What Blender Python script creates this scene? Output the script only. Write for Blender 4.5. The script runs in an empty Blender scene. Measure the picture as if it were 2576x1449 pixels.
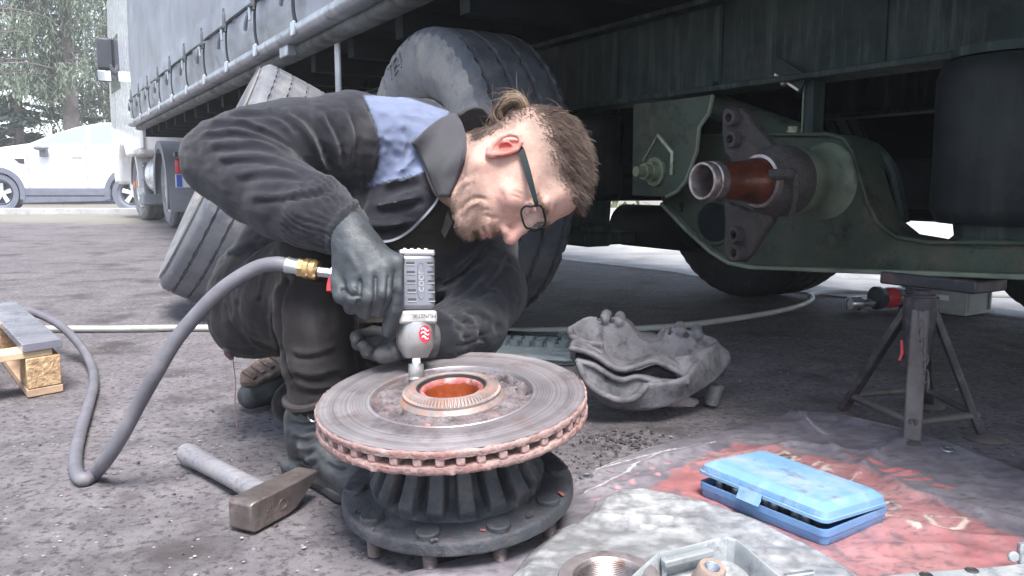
import bpy, bmesh, math, random
import numpy as np
from mathutils import Vector, Matrix

random.seed(7)
SC = bpy.context.scene
COL = SC.collection

# ------------------------------------------------------------------ camera
FPX, CXP, CYP = 2023.0, 1288.0, 724.5          # focal length and centre, in photo pixels at 2576 wide
CAM_H = 0.56
PITCH = math.atan((CYP - 462.0) / FPX)
cam_d = bpy.data.cameras.new('camera')
cam_d.sensor_width = 36.0
cam_d.lens = 36.0 * FPX / 2576.0
cam_d.clip_start = 0.05
cam_d.clip_end = 2000.0
cam = bpy.data.objects.new('camera', cam_d)
cam.location = (0, 0, CAM_H)
cam.rotation_euler = (math.pi / 2 - PITCH, 0, 0)
COL.objects.link(cam)
SC.camera = cam

# ------------------------------------------------------------------ world, sun, exposure
SUN_EL, SUN_AZ = math.radians(64), math.radians(-195)   # azimuth from +Y towards +X: behind the camera, along the trailer
world = bpy.data.worlds.new('World')
SC.world = world
world.use_nodes = True
wn = world.node_tree
for n in list(wn.nodes):
    wn.nodes.remove(n)
w_out = wn.nodes.new('ShaderNodeOutputWorld')
w_bg = wn.nodes.new('ShaderNodeBackground')
w_sky = wn.nodes.new('ShaderNodeTexSky')
w_sky.sky_type = 'NISHITA'
w_sky.sun_disc = False
w_sky.sun_elevation = SUN_EL
w_sky.sun_rotation = SUN_AZ
w_sky.air_density = 1.0
w_sky.dust_density = 1.0
w_sky.ozone_density = 1.0
w_bg.inputs['Strength'].default_value = 0.078
# overcast: the sky's own light, most of its blue taken out evenly over the whole dome
w_bw = wn.nodes.new('ShaderNodeRGBToBW'); w_mx = wn.nodes.new('ShaderNodeMix'); w_mx.data_type = 'RGBA'; w_mx.inputs['Factor'].default_value = 0.50
wn.links.new(w_sky.outputs['Color'], w_bw.inputs['Color']); wn.links.new(w_sky.outputs['Color'], w_mx.inputs[6]); wn.links.new(w_bw.outputs['Val'], w_mx.inputs[7])
wn.links.new(w_mx.outputs[2], w_bg.inputs['Color'])
wn.links.new(w_bg.outputs['Background'], w_out.inputs['Surface'])

sun_d = bpy.data.lights.new('sun', 'SUN')
sun_d.energy = 1.5
sun_d.angle = math.radians(25)
sun_d.color = (1.0, 0.965, 0.93)
sun = bpy.data.objects.new('sun', sun_d)
_sd = Vector((math.sin(SUN_AZ) * math.cos(SUN_EL), math.cos(SUN_AZ) * math.cos(SUN_EL), math.sin(SUN_EL)))
sun.rotation_euler = _sd.to_track_quat('Z', 'Y').to_euler()
COL.objects.link(sun)

SC.view_settings.view_transform = 'Standard'
SC.view_settings.look = 'None'
SC.view_settings.exposure = 2.4
SC.view_settings.gamma = 1.0
SC.view_settings.use_curve_mapping = False
SC.render.engine = 'CYCLES'
SC.cycles.use_denoising = True
SC.cycles.max_bounces = 5
SC.cycles.diffuse_bounces = 3
SC.cycles.use_adaptive_sampling = True
SC.cycles.adaptive_threshold = 0.02
SC.cycles.glossy_bounces = 2
SC.cycles.transmission_bounces = 4
SC.cycles.transparent_max_bounces = 8
SC.cycles.caustics_reflective = False
SC.cycles.caustics_refractive = False

# ------------------------------------------------------------------ measuring helpers
cP, sP = math.cos(PITCH), math.sin(PITCH)
RGT = np.array([1.0, 0, 0]); UPV = np.array([0, sP, cP]); FWD = np.array([0, cP, -sP])
CAMP = np.array([0, 0, CAM_H])

def ray(x, y):
    return RGT * ((x - CXP) / FPX) + UPV * ((CYP - y) / FPX) + FWD

def P(x, y, d):
    """world point seen at photo position x,y at distance d along the viewing axis"""
    return CAMP + ray(x, y) * d

def G(x, y, z=0.0):
    r = ray(x, y)
    return CAMP + r * ((z - CAM_H) / r[2])

def proj(V):
    V = np.asarray(V, float) - CAMP
    d = V @ FWD
    return np.stack([CXP + FPX * (V @ RGT) / d, CYP - FPX * (V @ UPV) / d, d], 1)

# trailer frame: local x = inboard from the wheel-spindle end, y = forward along the trailer, z up
T_ANG = math.radians(31.03)
T_O = P(1765, 455, 1.90); T_O = np.array([T_O[0], T_O[1], 0.0])
T_M = np.array([math.cos(T_ANG), math.sin(T_ANG), 0]); T_T = np.array([-math.sin(T_ANG), math.cos(T_ANG), 0])

def TL(x, y, L):
    """trailer-frame point where the line of sight meets the plane at inboard distance L"""
    r = ray(x, y)
    k = (L - (CAMP - T_O) @ T_M) / (r @ T_M)
    p = CAMP + r * k - T_O
    return np.array([p @ T_M, p @ T_T, p[2]])

# ------------------------------------------------------------------ object helpers
def nrm(v):
    v = np.asarray(v, float)
    return v / (np.linalg.norm(v) + 1e-12)

def perp(d):
    d = nrm(d)
    a = np.array([0, 0, 1.0]) if abs(d[2]) < 0.9 else np.array([1.0, 0, 0])
    u = nrm(np.cross(a, d))
    return u, np.cross(d, u)

def rot_axis(v, ax, a):
    return np.array(Matrix.Rotation(a, 3, Vector(ax)) @ Vector(v))

def spline(pts, n=8):
    pts = [np.asarray(p, float) for p in pts]
    q = [2 * pts[0] - pts[1]] + pts + [2 * pts[-1] - pts[-2]]
    out = []
    for i in range(1, len(q) - 2):
        p0, p1, p2, p3 = q[i - 1], q[i], q[i + 1], q[i + 2]
        for k in range(n):
            t = k / n
            out.append(0.5 * ((2 * p1) + (-p0 + p2) * t + (2 * p0 - 5 * p1 + 4 * p2 - p3) * t * t + (-p0 + 3 * p1 - 3 * p2 + p3) * t ** 3))
    out.append(pts[-1])
    return out

class MB:
    def __init__(self):
        self.v = []; self.f = []
    def add(self, vs, fs):
        o = len(self.v)
        self.v.extend([tuple(map(float, p)) for p in vs])
        self.f.extend([tuple(i + o for i in f) for f in fs])
        return self
    def box(self, c, s, R=None):
        c = np.asarray(c, float); h = np.asarray(s, float) / 2
        R = np.eye(3) if R is None else np.asarray(R)
        vs = [c + R @ (h * np.array(k)) for k in ((-1,-1,-1),(1,-1,-1),(1,1,-1),(-1,1,-1),(-1,-1,1),(1,-1,1),(1,1,1),(-1,1,1))]
        return self.add(vs, [(0,3,2,1),(4,5,6,7),(0,1,5,4),(1,2,6,5),(2,3,7,6),(3,0,4,7)])
    def hexa(self, vs):
        return self.add(vs, [(0,3,2,1),(4,5,6,7),(0,1,5,4),(1,2,6,5),(2,3,7,6),(3,0,4,7)])
    def lathe(self, prof, o=(0,0,0), ax=(0,0,1), seg=48, caps=True, a0=0.0, u=None):
        o = np.asarray(o, float); ax = nrm(ax)
        if u is None:
            u, w = perp(ax)
        else:
            u = nrm(u); w = np.cross(ax, u)
        vs = []; n = len(prof)
        for k in range(seg):
            a = a0 + 2 * math.pi * k / seg
            d = u * math.cos(a) + w * math.sin(a)
            for r, h in prof:
                vs.append(o + ax * h + d * r)
        fs = []
        for k in range(seg):
            k2 = (k + 1) % seg
            for i in range(n - 1):
                fs.append((k*n+i, k2*n+i, k2*n+i+1, k*n+i+1))
        if caps:
            if prof[0][0] > 1e-6: fs.append(tuple(k*n for k in range(seg))[::-1])
            if prof[-1][0] > 1e-6: fs.append(tuple(k*n+n-1 for k in range(seg)))
        return self.add(vs, fs)
    def cyl(self, a, b, r, r2=None, seg=20):
        a = np.asarray(a, float); b = np.asarray(b, float)
        L = np.linalg.norm(b - a)
        return self.lathe([(r, 0), (r if r2 is None else r2, L)], a, b - a, seg)
    def ball(self, c, r, seg=16, rings=8, R=None):
        c = np.asarray(c, float); r = np.asarray([r, r, r] if np.isscalar(r) else r, float)
        R = np.eye(3) if R is None else np.asarray(R)
        vs = []
        for i in range(rings + 1):
            t = math.pi * i / rings
            for k in range(seg):
                a = 2 * math.pi * k / seg
                vs.append(c + R @ (r * np.array([math.sin(t)*math.cos(a), math.sin(t)*math.sin(a), math.cos(t)])))
        fs = [(i*seg+k, (i+1)*seg+k, (i+1)*seg+(k+1) % seg, i*seg+(k+1) % seg) for i in range(rings) for k in range(seg)]
        return self.add(vs, fs)
    def tube(self, path, r, seg=10, caps=True, closed=False):
        path = [np.asarray(p, float) for p in path]; n = len(path)
        rs = [r] * n if np.isscalar(r) else list(r)
        d0 = nrm(path[1] - path[0]); u, w = perp(d0)
        vs = []
        for i, p in enumerate(path):
            if closed:
                d = nrm(path[(i+1) % n] - path[i-1])
            else:
                d = nrm(path[min(i+1, n-1)] - path[max(i-1, 0)])
            u = nrm(u - d * (u @ d)); w = np.cross(d, u)
            for k in range(seg):
                a = 2 * math.pi * k / seg
                vs.append(p + (u * math.cos(a) + w * math.sin(a)) * rs[i])
        fs = []
        for i in range(n if closed else n - 1):
            j = (i + 1) % n
            for k in range(seg):
                k2 = (k + 1) % seg
                fs.append((i*seg+k, i*seg+k2, j*seg+k2, j*seg+k))
        if caps and not closed:
            fs.append(tuple(range(seg))[::-1]); fs.append(tuple(range((n-1)*seg, n*seg)))
        return self.add(vs, fs)
    def prism(self, pts, fr, c0, c1):
        """outline pts (a,b) extruded from c0 to c1; fr = (origin, A, B, C)"""
        o, A, B, C = [np.asarray(q, float) for q in fr]
        n = len(pts)
        area = sum(pts[i][0]*pts[(i+1) % n][1] - pts[(i+1) % n][0]*pts[i][1] for i in range(n))
        if area * np.dot(np.cross(A, B), C) * (c1 - c0) < 0: pts = pts[::-1]
        vs = [o + A*a + B*b + C*c0 for a, b in pts] + [o + A*a + B*b + C*c1 for a, b in pts]
        fs = [tuple(range(n))[::-1], tuple(range(n, 2*n))] + [(i, (i+1) % n, n+(i+1) % n, n+i) for i in range(n)]
        return self.add(vs, fs)
    def strip(self, path_a, path_b):
        n = len(path_a)
        return self.add(list(path_a) + list(path_b), [(i, i+1, n+i+1, n+i) for i in range(n-1)])

FR_TZ = ((0,0,0), (0,1,0), (0,0,1), (1,0,0))     # prism in the trailer frame: outline in (forward, up), thickness inboard
ROOTM = {}

def frame_of(o):
    while o.parent is not None: o = o.parent
    return ROOTM.get(o.name, Matrix.Identity(4))

def link(name, me, mat=None, parent=None, smooth=None, bevel=0.0, bseg=2, subsurf=0):
    o = bpy.data.objects.new(name, me)
    COL.objects.link(o)
    if mat is not None:
        me.materials.clear(); me.materials.append(MATS[mat] if isinstance(mat, str) else mat)
    if parent is not None: o.parent = parent
    if smooth is not None:
        me.polygons.foreach_set('use_smooth', [True] * len(me.polygons))
        if smooth < 180: me.set_sharp_from_angle(angle=math.radians(smooth))
    if bevel > 0:
        m = o.modifiers.new('bevel', 'BEVEL'); m.width = bevel; m.segments = bseg; m.limit_method = 'ANGLE'; m.angle_limit = math.radians(35)
    if subsurf:
        m = o.modifiers.new('sub', 'SUBSURF'); m.levels = m.render_levels = subsurf
    return o

def build(mb, name, mat, parent=None, world=False, smooth=40, bevel=0.0, bseg=2, subsurf=0):
    vs = mb.v
    if world and parent is not None:
        M = frame_of(parent).inverted()
        vs = [tuple(M @ Vector(p)) for p in vs]
    me = bpy.data.meshes.new(name)
    me.from_pydata(vs, [], mb.f)
    me.validate(clean_customdata=False)
    me.update()
    return link(name, me, mat, parent, smooth, bevel, bseg, subsurf)

def mesh_np(name, V, F, mat, parent=None, world=True, smooth=180, col=None):
    if world and parent is not None:
        M = np.array(frame_of(parent).inverted())
        V = V @ M[:3, :3].T + M[:3, 3]
    me = bpy.data.meshes.new(name)
    F = np.asarray(F, np.int32)
    me.vertices.add(len(V)); me.vertices.foreach_set('co', np.asarray(V, np.float32).ravel())
    k = F.shape[1]
    me.loops.add(F.size); me.loops.foreach_set('vertex_index', F.ravel())
    me.polygons.add(len(F)); me.polygons.foreach_set('loop_start', np.arange(0, F.size, k, dtype=np.int32))
    me.update(calc_edges=True)
    me.validate()
    if col is not None:
        ca = me.color_attributes.new('Col', 'FLOAT_COLOR', 'POINT')
        c4 = np.ones((len(V), 4), np.float32); c4[:, :3] = col
        ca.data.foreach_set('color', c4.ravel())
    return link(name, me, mat, parent, smooth)

def tag(o, label=None, cat=None, group=None, kind=None):
    if label: o['label'] = label
    if cat: o['category'] = cat
    if group: o['group'] = group
    if kind: o['kind'] = kind
    return o

def thing(name, label, cat, loc=(0, 0, 0), rz=0.0, group=None):
    o = bpy.data.objects.new(name, None)
    o.empty_display_size = 0.1
    COL.objects.link(o)
    o.location = tuple(map(float, loc)); o.rotation_euler = (0, 0, rz)
    ROOTM[o.name] = Matrix.Translation(Vector(o.location)) @ Matrix.Rotation(rz, 4, 'Z')
    return tag(o, label, cat, group)

def place(o, M):
    o.matrix_local = M
    return o

def dup(o, parent, M=None):
    c = o.copy(); COL.objects.link(c); c.parent = parent
    if M is not None: c.matrix_local = M
    return c

def text_mb(s, size, depth, fr, align='CENTER'):
    """raised lettering as mesh data in the frame fr = (origin, A right, B up, C out)"""
    cu = bpy.data.curves.new('t', 'FONT'); cu.body = s; cu.size = size; cu.extrude = depth / 2; cu.align_x = align; cu.align_y = 'CENTER'
    cu.resolution_u = 3
    o = bpy.data.objects.new('t', cu); COL.objects.link(o)
    dg = bpy.context.evaluated_depsgraph_get()
    me = o.evaluated_get(dg).to_mesh()
    vs = [tuple(v.co) for v in me.vertices]; fs = [tuple(p.vertices) for p in me.polygons]
    o.evaluated_get(dg).to_mesh_clear()
    bpy.data.objects.remove(o); bpy.data.curves.remove(cu)
    O, A, B, C = [np.asarray(q, float) for q in fr]
    mb = MB(); mb.add([O + A*v[0] + B*v[1] + C*v[2] for v in vs], fs)
    return mb

# ------------------------------------------------------------------ materials
MATS = {}

def mat(name, col, rough=0.6, metal=0.0, var=0.25, vscale=6.0, dirt=None, bump=0.15, bscale=80.0, bdist=0.002, spec=0.5, attr=False,
        streak=None, trans=0.0, wear=None, rvar=0.15, coat=0.0, sheen=0.0, sss=0.0):
    """base colour with soft large variation, an optional second colour in patches (dirt = colour, amount, scale), fine relief"""
    m = bpy.data.materials.new(name); m.use_nodes = True
    nt = m.node_tree; N = nt.nodes; Lk = nt.links
    b = N['Principled BSDF']
    tc = N.new('ShaderNodeTexCoord')
    def noise(scale, detail=4, rough_=0.6, vec=None):
        n = N.new('ShaderNodeTexNoise'); n.inputs['Scale'].default_value = scale; n.inputs['Detail'].default_value = detail
        n.inputs['Roughness'].default_value = rough_
        Lk.new(vec if vec is not None else tc.outputs['Object'], n.inputs['Vector']); return n
    def ramp(sock, lo, hi, c0=(0,0,0,1), c1=(1,1,1,1)):
        r = N.new('ShaderNodeValToRGB'); r.color_ramp.elements[0].position = lo; r.color_ramp.elements[1].position = hi
        r.color_ramp.elements[0].color = c0; r.color_ramp.elements[1].color = c1
        Lk.new(sock, r.inputs['Fac']); return r.outputs['Color']
    def mixc(fac, a, b_, blend='MIX'):
        x = N.new('ShaderNodeMix'); x.data_type = 'RGBA'; x.blend_type = blend
        for s, v in ((x.inputs['Factor'], fac), (x.inputs[6], a), (x.inputs[7], b_)):
            if hasattr(v, 'is_output') or isinstance(v, bpy.types.NodeSocket): Lk.new(v, s)
            else: s.default_value = v if not isinstance(v, tuple) else (*v[:3], 1.0)
        return x.outputs[2]
    if attr:
        a = N.new('ShaderNodeAttribute'); a.attribute_name = 'Col'; base = a.outputs['Color']
    else:
        base = (*col, 1.0)
    n1 = noise(vscale, 3)
    v1 = ramp(n1.outputs['Fac'], 0.3, 0.7, (1-var,)*3 + (1,), (1+var,)*3 + (1,))
    c = mixc(1.0, base, v1, 'MULTIPLY')
    if dirt:
        for dcol, amt, ds in (dirt if isinstance(dirt, list) else [dirt]):
            nd = noise(ds, 5, 0.7)
            c = mixc(ramp(nd.outputs['Fac'], 0.62 - 0.3*amt, 0.82 - 0.3*amt), c, dcol)
    if streak:
        scol, amt, svec = streak
        mp = N.new('ShaderNodeMapping'); mp.inputs['Scale'].default_value = svec; Lk.new(tc.outputs['Object'], mp.inputs['Vector'])
        ns = noise(1.0, 4, 0.65, mp.outputs['Vector'])
        c = mixc(ramp(ns.outputs['Fac'], 0.62 - 0.3*amt, 0.85 - 0.3*amt), c, scol)
    if wear:
        wcol, amt, ws = wear
        vo = N.new('ShaderNodeTexVoronoi'); vo.inputs['Scale'].default_value = ws; Lk.new(tc.outputs['Object'], vo.inputs['Vector'])
        c = mixc(ramp(vo.outputs['Distance'], amt*0.8, amt, (1,1,1,1), (0,0,0,1)), c, wcol)
    Lk.new(c, b.inputs['Base Color'])
    nr = noise(vscale*3.1, 2)
    rr = N.new('ShaderNodeMapRange'); rr.inputs['To Min'].default_value = max(0.03, rough-rvar); rr.inputs['To Max'].default_value = min(1, rough+rvar)
    Lk.new(nr.outputs['Fac'], rr.inputs['Value']); Lk.new(rr.outputs['Result'], b.inputs['Roughness'])
    b.inputs['Metallic'].default_value = metal
    b.inputs['Specular IOR Level'].default_value = spec
    if coat: b.inputs['Coat Weight'].default_value = coat; b.inputs['Coat Roughness'].default_value = 0.08
    if sheen: b.inputs['Sheen Weight'].default_value = sheen; b.inputs['Sheen Roughness'].default_value = 0.5
    if sss:
        b.inputs['Subsurface Weight'].default_value = sss; b.inputs['Subsurface Radius'].default_value = (0.012, 0.004, 0.002); b.inputs['Subsurface Scale'].default_value = 1.0
    if trans:
        b.inputs['Transmission Weight'].default_value = trans
    if bump > 0:
        nb = noise(bscale, 3, 0.65)
        bp = N.new('ShaderNodeBump'); bp.inputs['Strength'].default_value = bump; bp.inputs['Distance'].default_value = bdist
        Lk.new(nb.outputs['Fac'], bp.inputs['Height']); Lk.new(bp.outputs['Normal'], b.inputs['Normal'])
    MATS[name] = m
    return m
_tab = np.random.RandomState(3).rand(65536).astype(np.float32)

def vnoise(V, scale, seed=0):
    """smooth value noise in 0..1 for points V (n,3)"""
    Q = np.asarray(V, np.float64) * scale + 1000.0 + seed * 17.31
    I = np.floor(Q).astype(np.int64); f = Q - I; f = f * f * (3 - 2 * f)
    def h(dx, dy, dz):
        k = (I[:, 0]+dx) * 73856093 ^ (I[:, 1]+dy) * 19349663 ^ (I[:, 2]+dz) * 83492791
        return _tab[(k + seed * 7919) & 65535]
    x, y, z = f[:, 0], f[:, 1], f[:, 2]
    c00 = h(0,0,0)*(1-x) + h(1,0,0)*x; c10 = h(0,1,0)*(1-x) + h(1,1,0)*x
    c01 = h(0,0,1)*(1-x) + h(1,0,1)*x; c11 = h(0,1,1)*(1-x) + h(1,1,1)*x
    return (c00*(1-y) + c10*y)*(1-z) + (c01*(1-y) + c11*y)*z

def fbm(V, scale, oct=4, seed=0):
    s = 0; a = 0.5; t = 0
    for i in range(oct):
        s = s + a * vnoise(V, scale * 2**i, seed + i); t += a; a *= 0.5
    return s / t

# --- materials of the place
mat('curtain', (0.215, 0.225, 0.262), 0.42, 0, 0.10, 1.2, dirt=((0.165, 0.172, 0.20), 0.35, 3.0), bump=0.12, bscale=40, streak=((0.28, 0.30, 0.35), 0.5, (3, 3, 0.4)))
mat('curtain_hem', (0.27, 0.29, 0.34), 0.5, 0, 0.15, 3, bump=0.1)
mat('aluminium', (0.42, 0.45, 0.50), 0.38, 0.55, 0.25, 5, dirt=((0.16, 0.17, 0.18), 0.4, 9), bump=0.1, bscale=50)
mat('alu_dirty', (0.16, 0.18, 0.19), 0.55, 0.3, 0.3, 5, dirt=((0.05, 0.055, 0.055), 0.6, 7))
mat('strap', (0.035, 0.04, 0.055), 0.75, 0, 0.2, 10)
mat('buckle', (0.5, 0.52, 0.56), 0.35, 0.8, 0.2, 12)
mat('white_dirty', (0.55, 0.56, 0.58), 0.5, 0, 0.15, 6, dirt=((0.3, 0.3, 0.3), 0.4, 8))
mat('chassis', (0.016, 0.028, 0.0275), 0.62, 0, 0.45, 5, dirt=((0.032, 0.040, 0.037), 0.5, 9), streak=((0.060, 0.078, 0.072), 0.42, (30, 30, 3.0)), bump=0.5, bscale=120, bdist=0.003, spec=0.2)
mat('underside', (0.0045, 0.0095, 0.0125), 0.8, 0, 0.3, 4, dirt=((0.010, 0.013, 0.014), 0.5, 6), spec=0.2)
mat('arm_paint', (0.042, 0.060, 0.045), 0.5, 0, 0.35, 6, dirt=[((0.085, 0.080, 0.060), 0.42, 7), ((0.014, 0.016, 0.014), 0.35, 12)], bump=0.4, bscale=110, spec=0.2)
mat('arm_lit', (0.135, 0.165, 0.125), 0.5, 0, 0.25, 8, dirt=((0.07, 0.08, 0.06), 0.4, 10), bump=0.3)  # lighter arm colour carrying the highlights of upward faces and edges
mat('cast_brown', (0.044, 0.039, 0.040), 0.75, 0, 0.35, 20, dirt=[((0.085, 0.058, 0.052), 0.38, 25), ((0.018, 0.017, 0.018), 0.42, 40)], bump=0.9, bscale=90, bdist=0.006)
mat('grease_red', (0.090, 0.021, 0.010), 0.34, 0.1, 0.5, 22, dirt=[((0.030, 0.008, 0.006), 0.5, 26), ((0.12, 0.055, 0.04), 0.25, 45)], bump=0.6, bscale=60, bdist=0.003, coat=0.25)
mat('steel_bright', (0.36, 0.32, 0.32), 0.36, 0.8, 0.3, 25, dirt=((0.17, 0.10, 0.085), 0.42, 34), bump=0.25)
mat('bolt_green', (0.24, 0.27, 0.19), 0.45, 0.4, 0.3, 25, dirt=((0.08, 0.09, 0.06), 0.4, 40))
mat('rubber_bellow', (0.010, 0.014, 0.016), 0.6, 0, 0.3, 6, dirt=((0.018, 0.023, 0.024), 0.5, 7), streak=((0.022, 0.028, 0.028), 0.4, (20, 20, 2)), bump=0.4, spec=0.2)
mat('tyre_dusty', (0.175, 0.178, 0.188), 0.72, 0, 0.22, 5, dirt=[((0.285, 0.265, 0.24), 0.42, 7), ((0.085, 0.092, 0.105), 0.32, 11)], bump=0.25, bscale=90)
mat('tyre_tread', (0.075, 0.083, 0.10), 0.75, 0, 0.3, 8, dirt=((0.13, 0.13, 0.135), 0.4, 10), bump=0.35, bscale=90)
mat('tyre_dark', (0.018, 0.020, 0.024), 0.75, 0, 0.3, 8, dirt=((0.055, 0.055, 0.055), 0.3, 12), bump=0.3, bscale=90, spec=0.2)
mat('rim_silver', (0.5, 0.5, 0.5), 0.4, 0.6, 0.2, 8, dirt=((0.2, 0.19, 0.18), 0.4, 12))
mat('rim_dark', (0.05, 0.05, 0.05), 0.6, 0.3, 0.3, 8)
mat('plastic_grey', (0.22, 0.235, 0.27), 0.55, 0, 0.12, 6, bump=0.1)
mat('white_paint', (0.80, 0.80, 0.82), 0.25, 0, 0.04, 3, bump=0, coat=0.5)
mat('car_paint', (0.78, 0.79, 0.82), 0.22, 0, 0.03, 2, bump=0, coat=0.6)
mat('cladding', (0.16, 0.17, 0.22), 0.6, 0, 0.12, 8, bump=0.1)
mat('dark_plastic', (0.045, 0.05, 0.065), 0.5, 0, 0.2, 8, bump=0.1)
mat('mirror_glass', (0.75, 0.78, 0.8), 0.06, 1.0, 0.02, 3, bump=0, rvar=0.02)
mat('car_glass', (0.30, 0.33, 0.36), 0.04, 0, 0.02, 3, bump=0, spec=1.0, rvar=0.02, coat=1.0)  # pale base colour stands in for bright reflections and light through the panes
mat('lamp_red', (0.55, 0.03, 0.05), 0.2, 0, 0.1, 8, bump=0)
mat('lamp_orange', (0.7, 0.2, 0.06), 0.25, 0, 0.1, 8, bump=0)
mat('plate_white', (0.75, 0.77, 0.8), 0.4, 0, 0.05, 8, bump=0)
mat('plate_blue', (0.05, 0.13, 0.55), 0.4, 0, 0.05, 8, bump=0)
mat('alloy', (0.75, 0.76, 0.8), 0.25, 0.5, 0.05, 5, bump=0)
mat('bark', (0.20, 0.17, 0.165), 0.9, 0, 0.35, 3, dirt=((0.10, 0.085, 0.08), 0.4, 5), bump=0.8, bscale=14, bdist=0.02)
mat('needles_a', (0.16, 0.195, 0.145), 0.7, 0, 0.35, 0.8, bump=0)
mat('needles_b', (0.10, 0.145, 0.125), 0.7, 0, 0.35, 0.9, bump=0)
mat('hedge', (0.12, 0.16, 0.05), 0.7, 0, 0.4, 1.2, bump=0)
mat('kerb', (0.45, 0.45, 0.46), 0.8, 0, 0.2, 4, dirt=((0.25, 0.25, 0.25), 0.4, 8))
mat('grass', (0.13, 0.15, 0.06), 0.8, 0, 0.4, 3, bump=0)

def ground_material():
    m = bpy.data.materials.new('asphalt'); m.use_nodes = True
    nt = m.node_tree; N = nt.nodes; Lk = nt.links; b = N['Principled BSDF']
    tc = N.new('ShaderNodeTexCoord')
    def noise(scale, detail=6, r=0.6):
        n = N.new('ShaderNodeTexNoise'); n.inputs['Scale'].default_value = scale; n.inputs['Detail'].default_value = detail; n.inputs['Roughness'].default_value = r
        Lk.new(tc.outputs['Object'], n.inputs['Vector']); return n.outputs['Fac']
    def ramp(s, a, b_, c0, c1):
        r = N.new('ShaderNodeValToRGB'); e = r.color_ramp.elements
        e[0].position, e[1].position = a, b_; e[0].color = (*c0, 1); e[1].color = (*c1, 1); Lk.new(s, r.inputs['Fac']); return r.outputs['Color']
    def mix(f, a, b_, t='MIX'):
        x = N.new('ShaderNodeMix'); x.data_type = 'RGBA'; x.blend_type = t
        if isinstance(f, float): x.inputs['Factor'].default_value = f
        else: Lk.new(f, x.inputs['Factor'])
        for s, v in ((x.inputs[6], a), (x.inputs[7], b_)):
            if isinstance(v, tuple): s.default_value = (*v, 1)
            else: Lk.new(v, s)
        return x.outputs[2]
    c = ramp(noise(1.3, 5), 0.3, 0.7, (0.100, 0.090, 0.099), (0.185, 0.168, 0.181))
    c = mix(ramp(noise(9, 6, 0.7), 0.42, 0.70, (0,0,0), (1,1,1)), c, (0.215, 0.198, 0.208))
    c = mix(ramp(noise(60, 5, 0.75), 0.38, 0.50, (1,1,1), (0,0,0)), c, (0.060, 0.052, 0.057))
    c = mix(ramp(noise(3.1, 5, 0.65), 0.52, 0.66, (0,0,0), (1,1,1)), c, (0.070, 0.061, 0.064))
    vo = N.new('ShaderNodeTexVoronoi'); vo.inputs['Scale'].default_value = 70; Lk.new(tc.outputs['Object'], vo.inputs['Vector'])
    sepc = N.new('ShaderNodeSeparateColor'); Lk.new(vo.outputs['Color'], sepc.inputs['Color'])
    stone = N.new('ShaderNodeMath'); stone.operation = 'MULTIPLY'
    Lk.new(ramp(vo.outputs['Distance'], 0.16, 0.24, (1,1,1), (0,0,0)), stone.inputs[0]); Lk.new(ramp(sepc.outputs['Red'], 0.88, 0.90, (0,0,0), (1,1,1)), stone.inputs[1])
    c = mix(stone.outputs['Value'], c, (0.30, 0.28, 0.295))
    # verge: thin grass and earth far from the trailer
    sx = N.new('ShaderNodeSeparateXYZ'); Lk.new(tc.outputs['Object'], sx.inputs['Vector'])
    ad = N.new('ShaderNodeMath'); ad.operation = 'ADD'
    nn = N.new('ShaderNodeMath'); nn.operation = 'MULTIPLY'; nn.inputs[1].default_value = 3.0; Lk.new(noise(0.9, 4), nn.inputs[0])
    Lk.new(sx.outputs['Y'], ad.inputs[0]); Lk.new(nn.outputs['Value'], ad.inputs[1])
    mr = N.new('ShaderNodeMapRange'); mr.inputs['From Min'].default_value = 12.6; mr.inputs['From Max'].default_value = 14.0; Lk.new(ad.outputs['Value'], mr.inputs['Value'])
    c = mix(mr.outputs['Result'], c, ramp(noise(2.2, 6, 0.7), 0.4, 0.62, (0.23, 0.21, 0.195), (0.205, 0.20, 0.155)))
    Lk.new(c, b.inputs['Base Color'])
    b.inputs['Roughness'].default_value = 0.82; b.inputs['Specular IOR Level'].default_value = 0.35
    ad2 = N.new('ShaderNodeMath'); ad2.operation = 'ADD'
    h2 = N.new('ShaderNodeMath'); h2.operation = 'MULTIPLY'; h2.inputs[1].default_value = 0.6
    Lk.new(noise(130, 5, 0.7), ad2.inputs[0]); Lk.new(noise(38, 5, 0.7), h2.inputs[0]); Lk.new(h2.outputs['Value'], ad2.inputs[1])
    bp = N.new('ShaderNodeBump'); bp.inputs['Strength'].default_value = 0.6; bp.inputs['Distance'].default_value = 0.005
    Lk.new(ad2.outputs['Value'], bp.inputs['Height']); Lk.new(bp.outputs['Normal'], b.inputs['Normal'])
    MATS['asphalt'] = m
ground_material()
# ------------------------------------------------------------------ ground
def axis_pts(lo, hi, step, far):
    a = list(np.arange(lo, hi + 1e-6, step))
    e = []; d = step
    x = hi
    while x < far: d *= 1.45; x += d; e.append(x)
    f = []; d = step; x = lo
    while x > -far: d *= 1.45; x -= d; f.append(x)
    return np.array(f[::-1] + a + e)

def make_ground():
    xs = axis_pts(-1.6, 1.9, 0.012, 45); ys = axis_pts(0.85, 3.2, 0.012, 45)
    X, Y = np.meshgrid(xs, ys, indexing='ij')
    V = np.stack([X.ravel(), Y.ravel(), np.zeros(X.size)], 1)
    near = np.clip((6 - np.hypot(V[:, 0], V[:, 1] - 1.8)) / 3.0, 0, 1)
    z = (fbm(V, 14, 4, 1) - 0.5) * 0.007 + (fbm(V, 1.6, 3, 5) - 0.5) * 0.012
    V[:, 2] = np.minimum(z * near, 0.004) - 0.002
    nx, ny = X.shape
    idx = np.arange(nx * ny).reshape(nx, ny)
    F = np.stack([idx[:-1, :-1], idx[1:, :-1], idx[1:, 1:], idx[:-1, 1:]], -1).reshape(-1, 4)
    o = mesh_np('ground', V, F, 'asphalt', None, smooth=180)
    tag(o, kind='structure')
make_ground()

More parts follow.
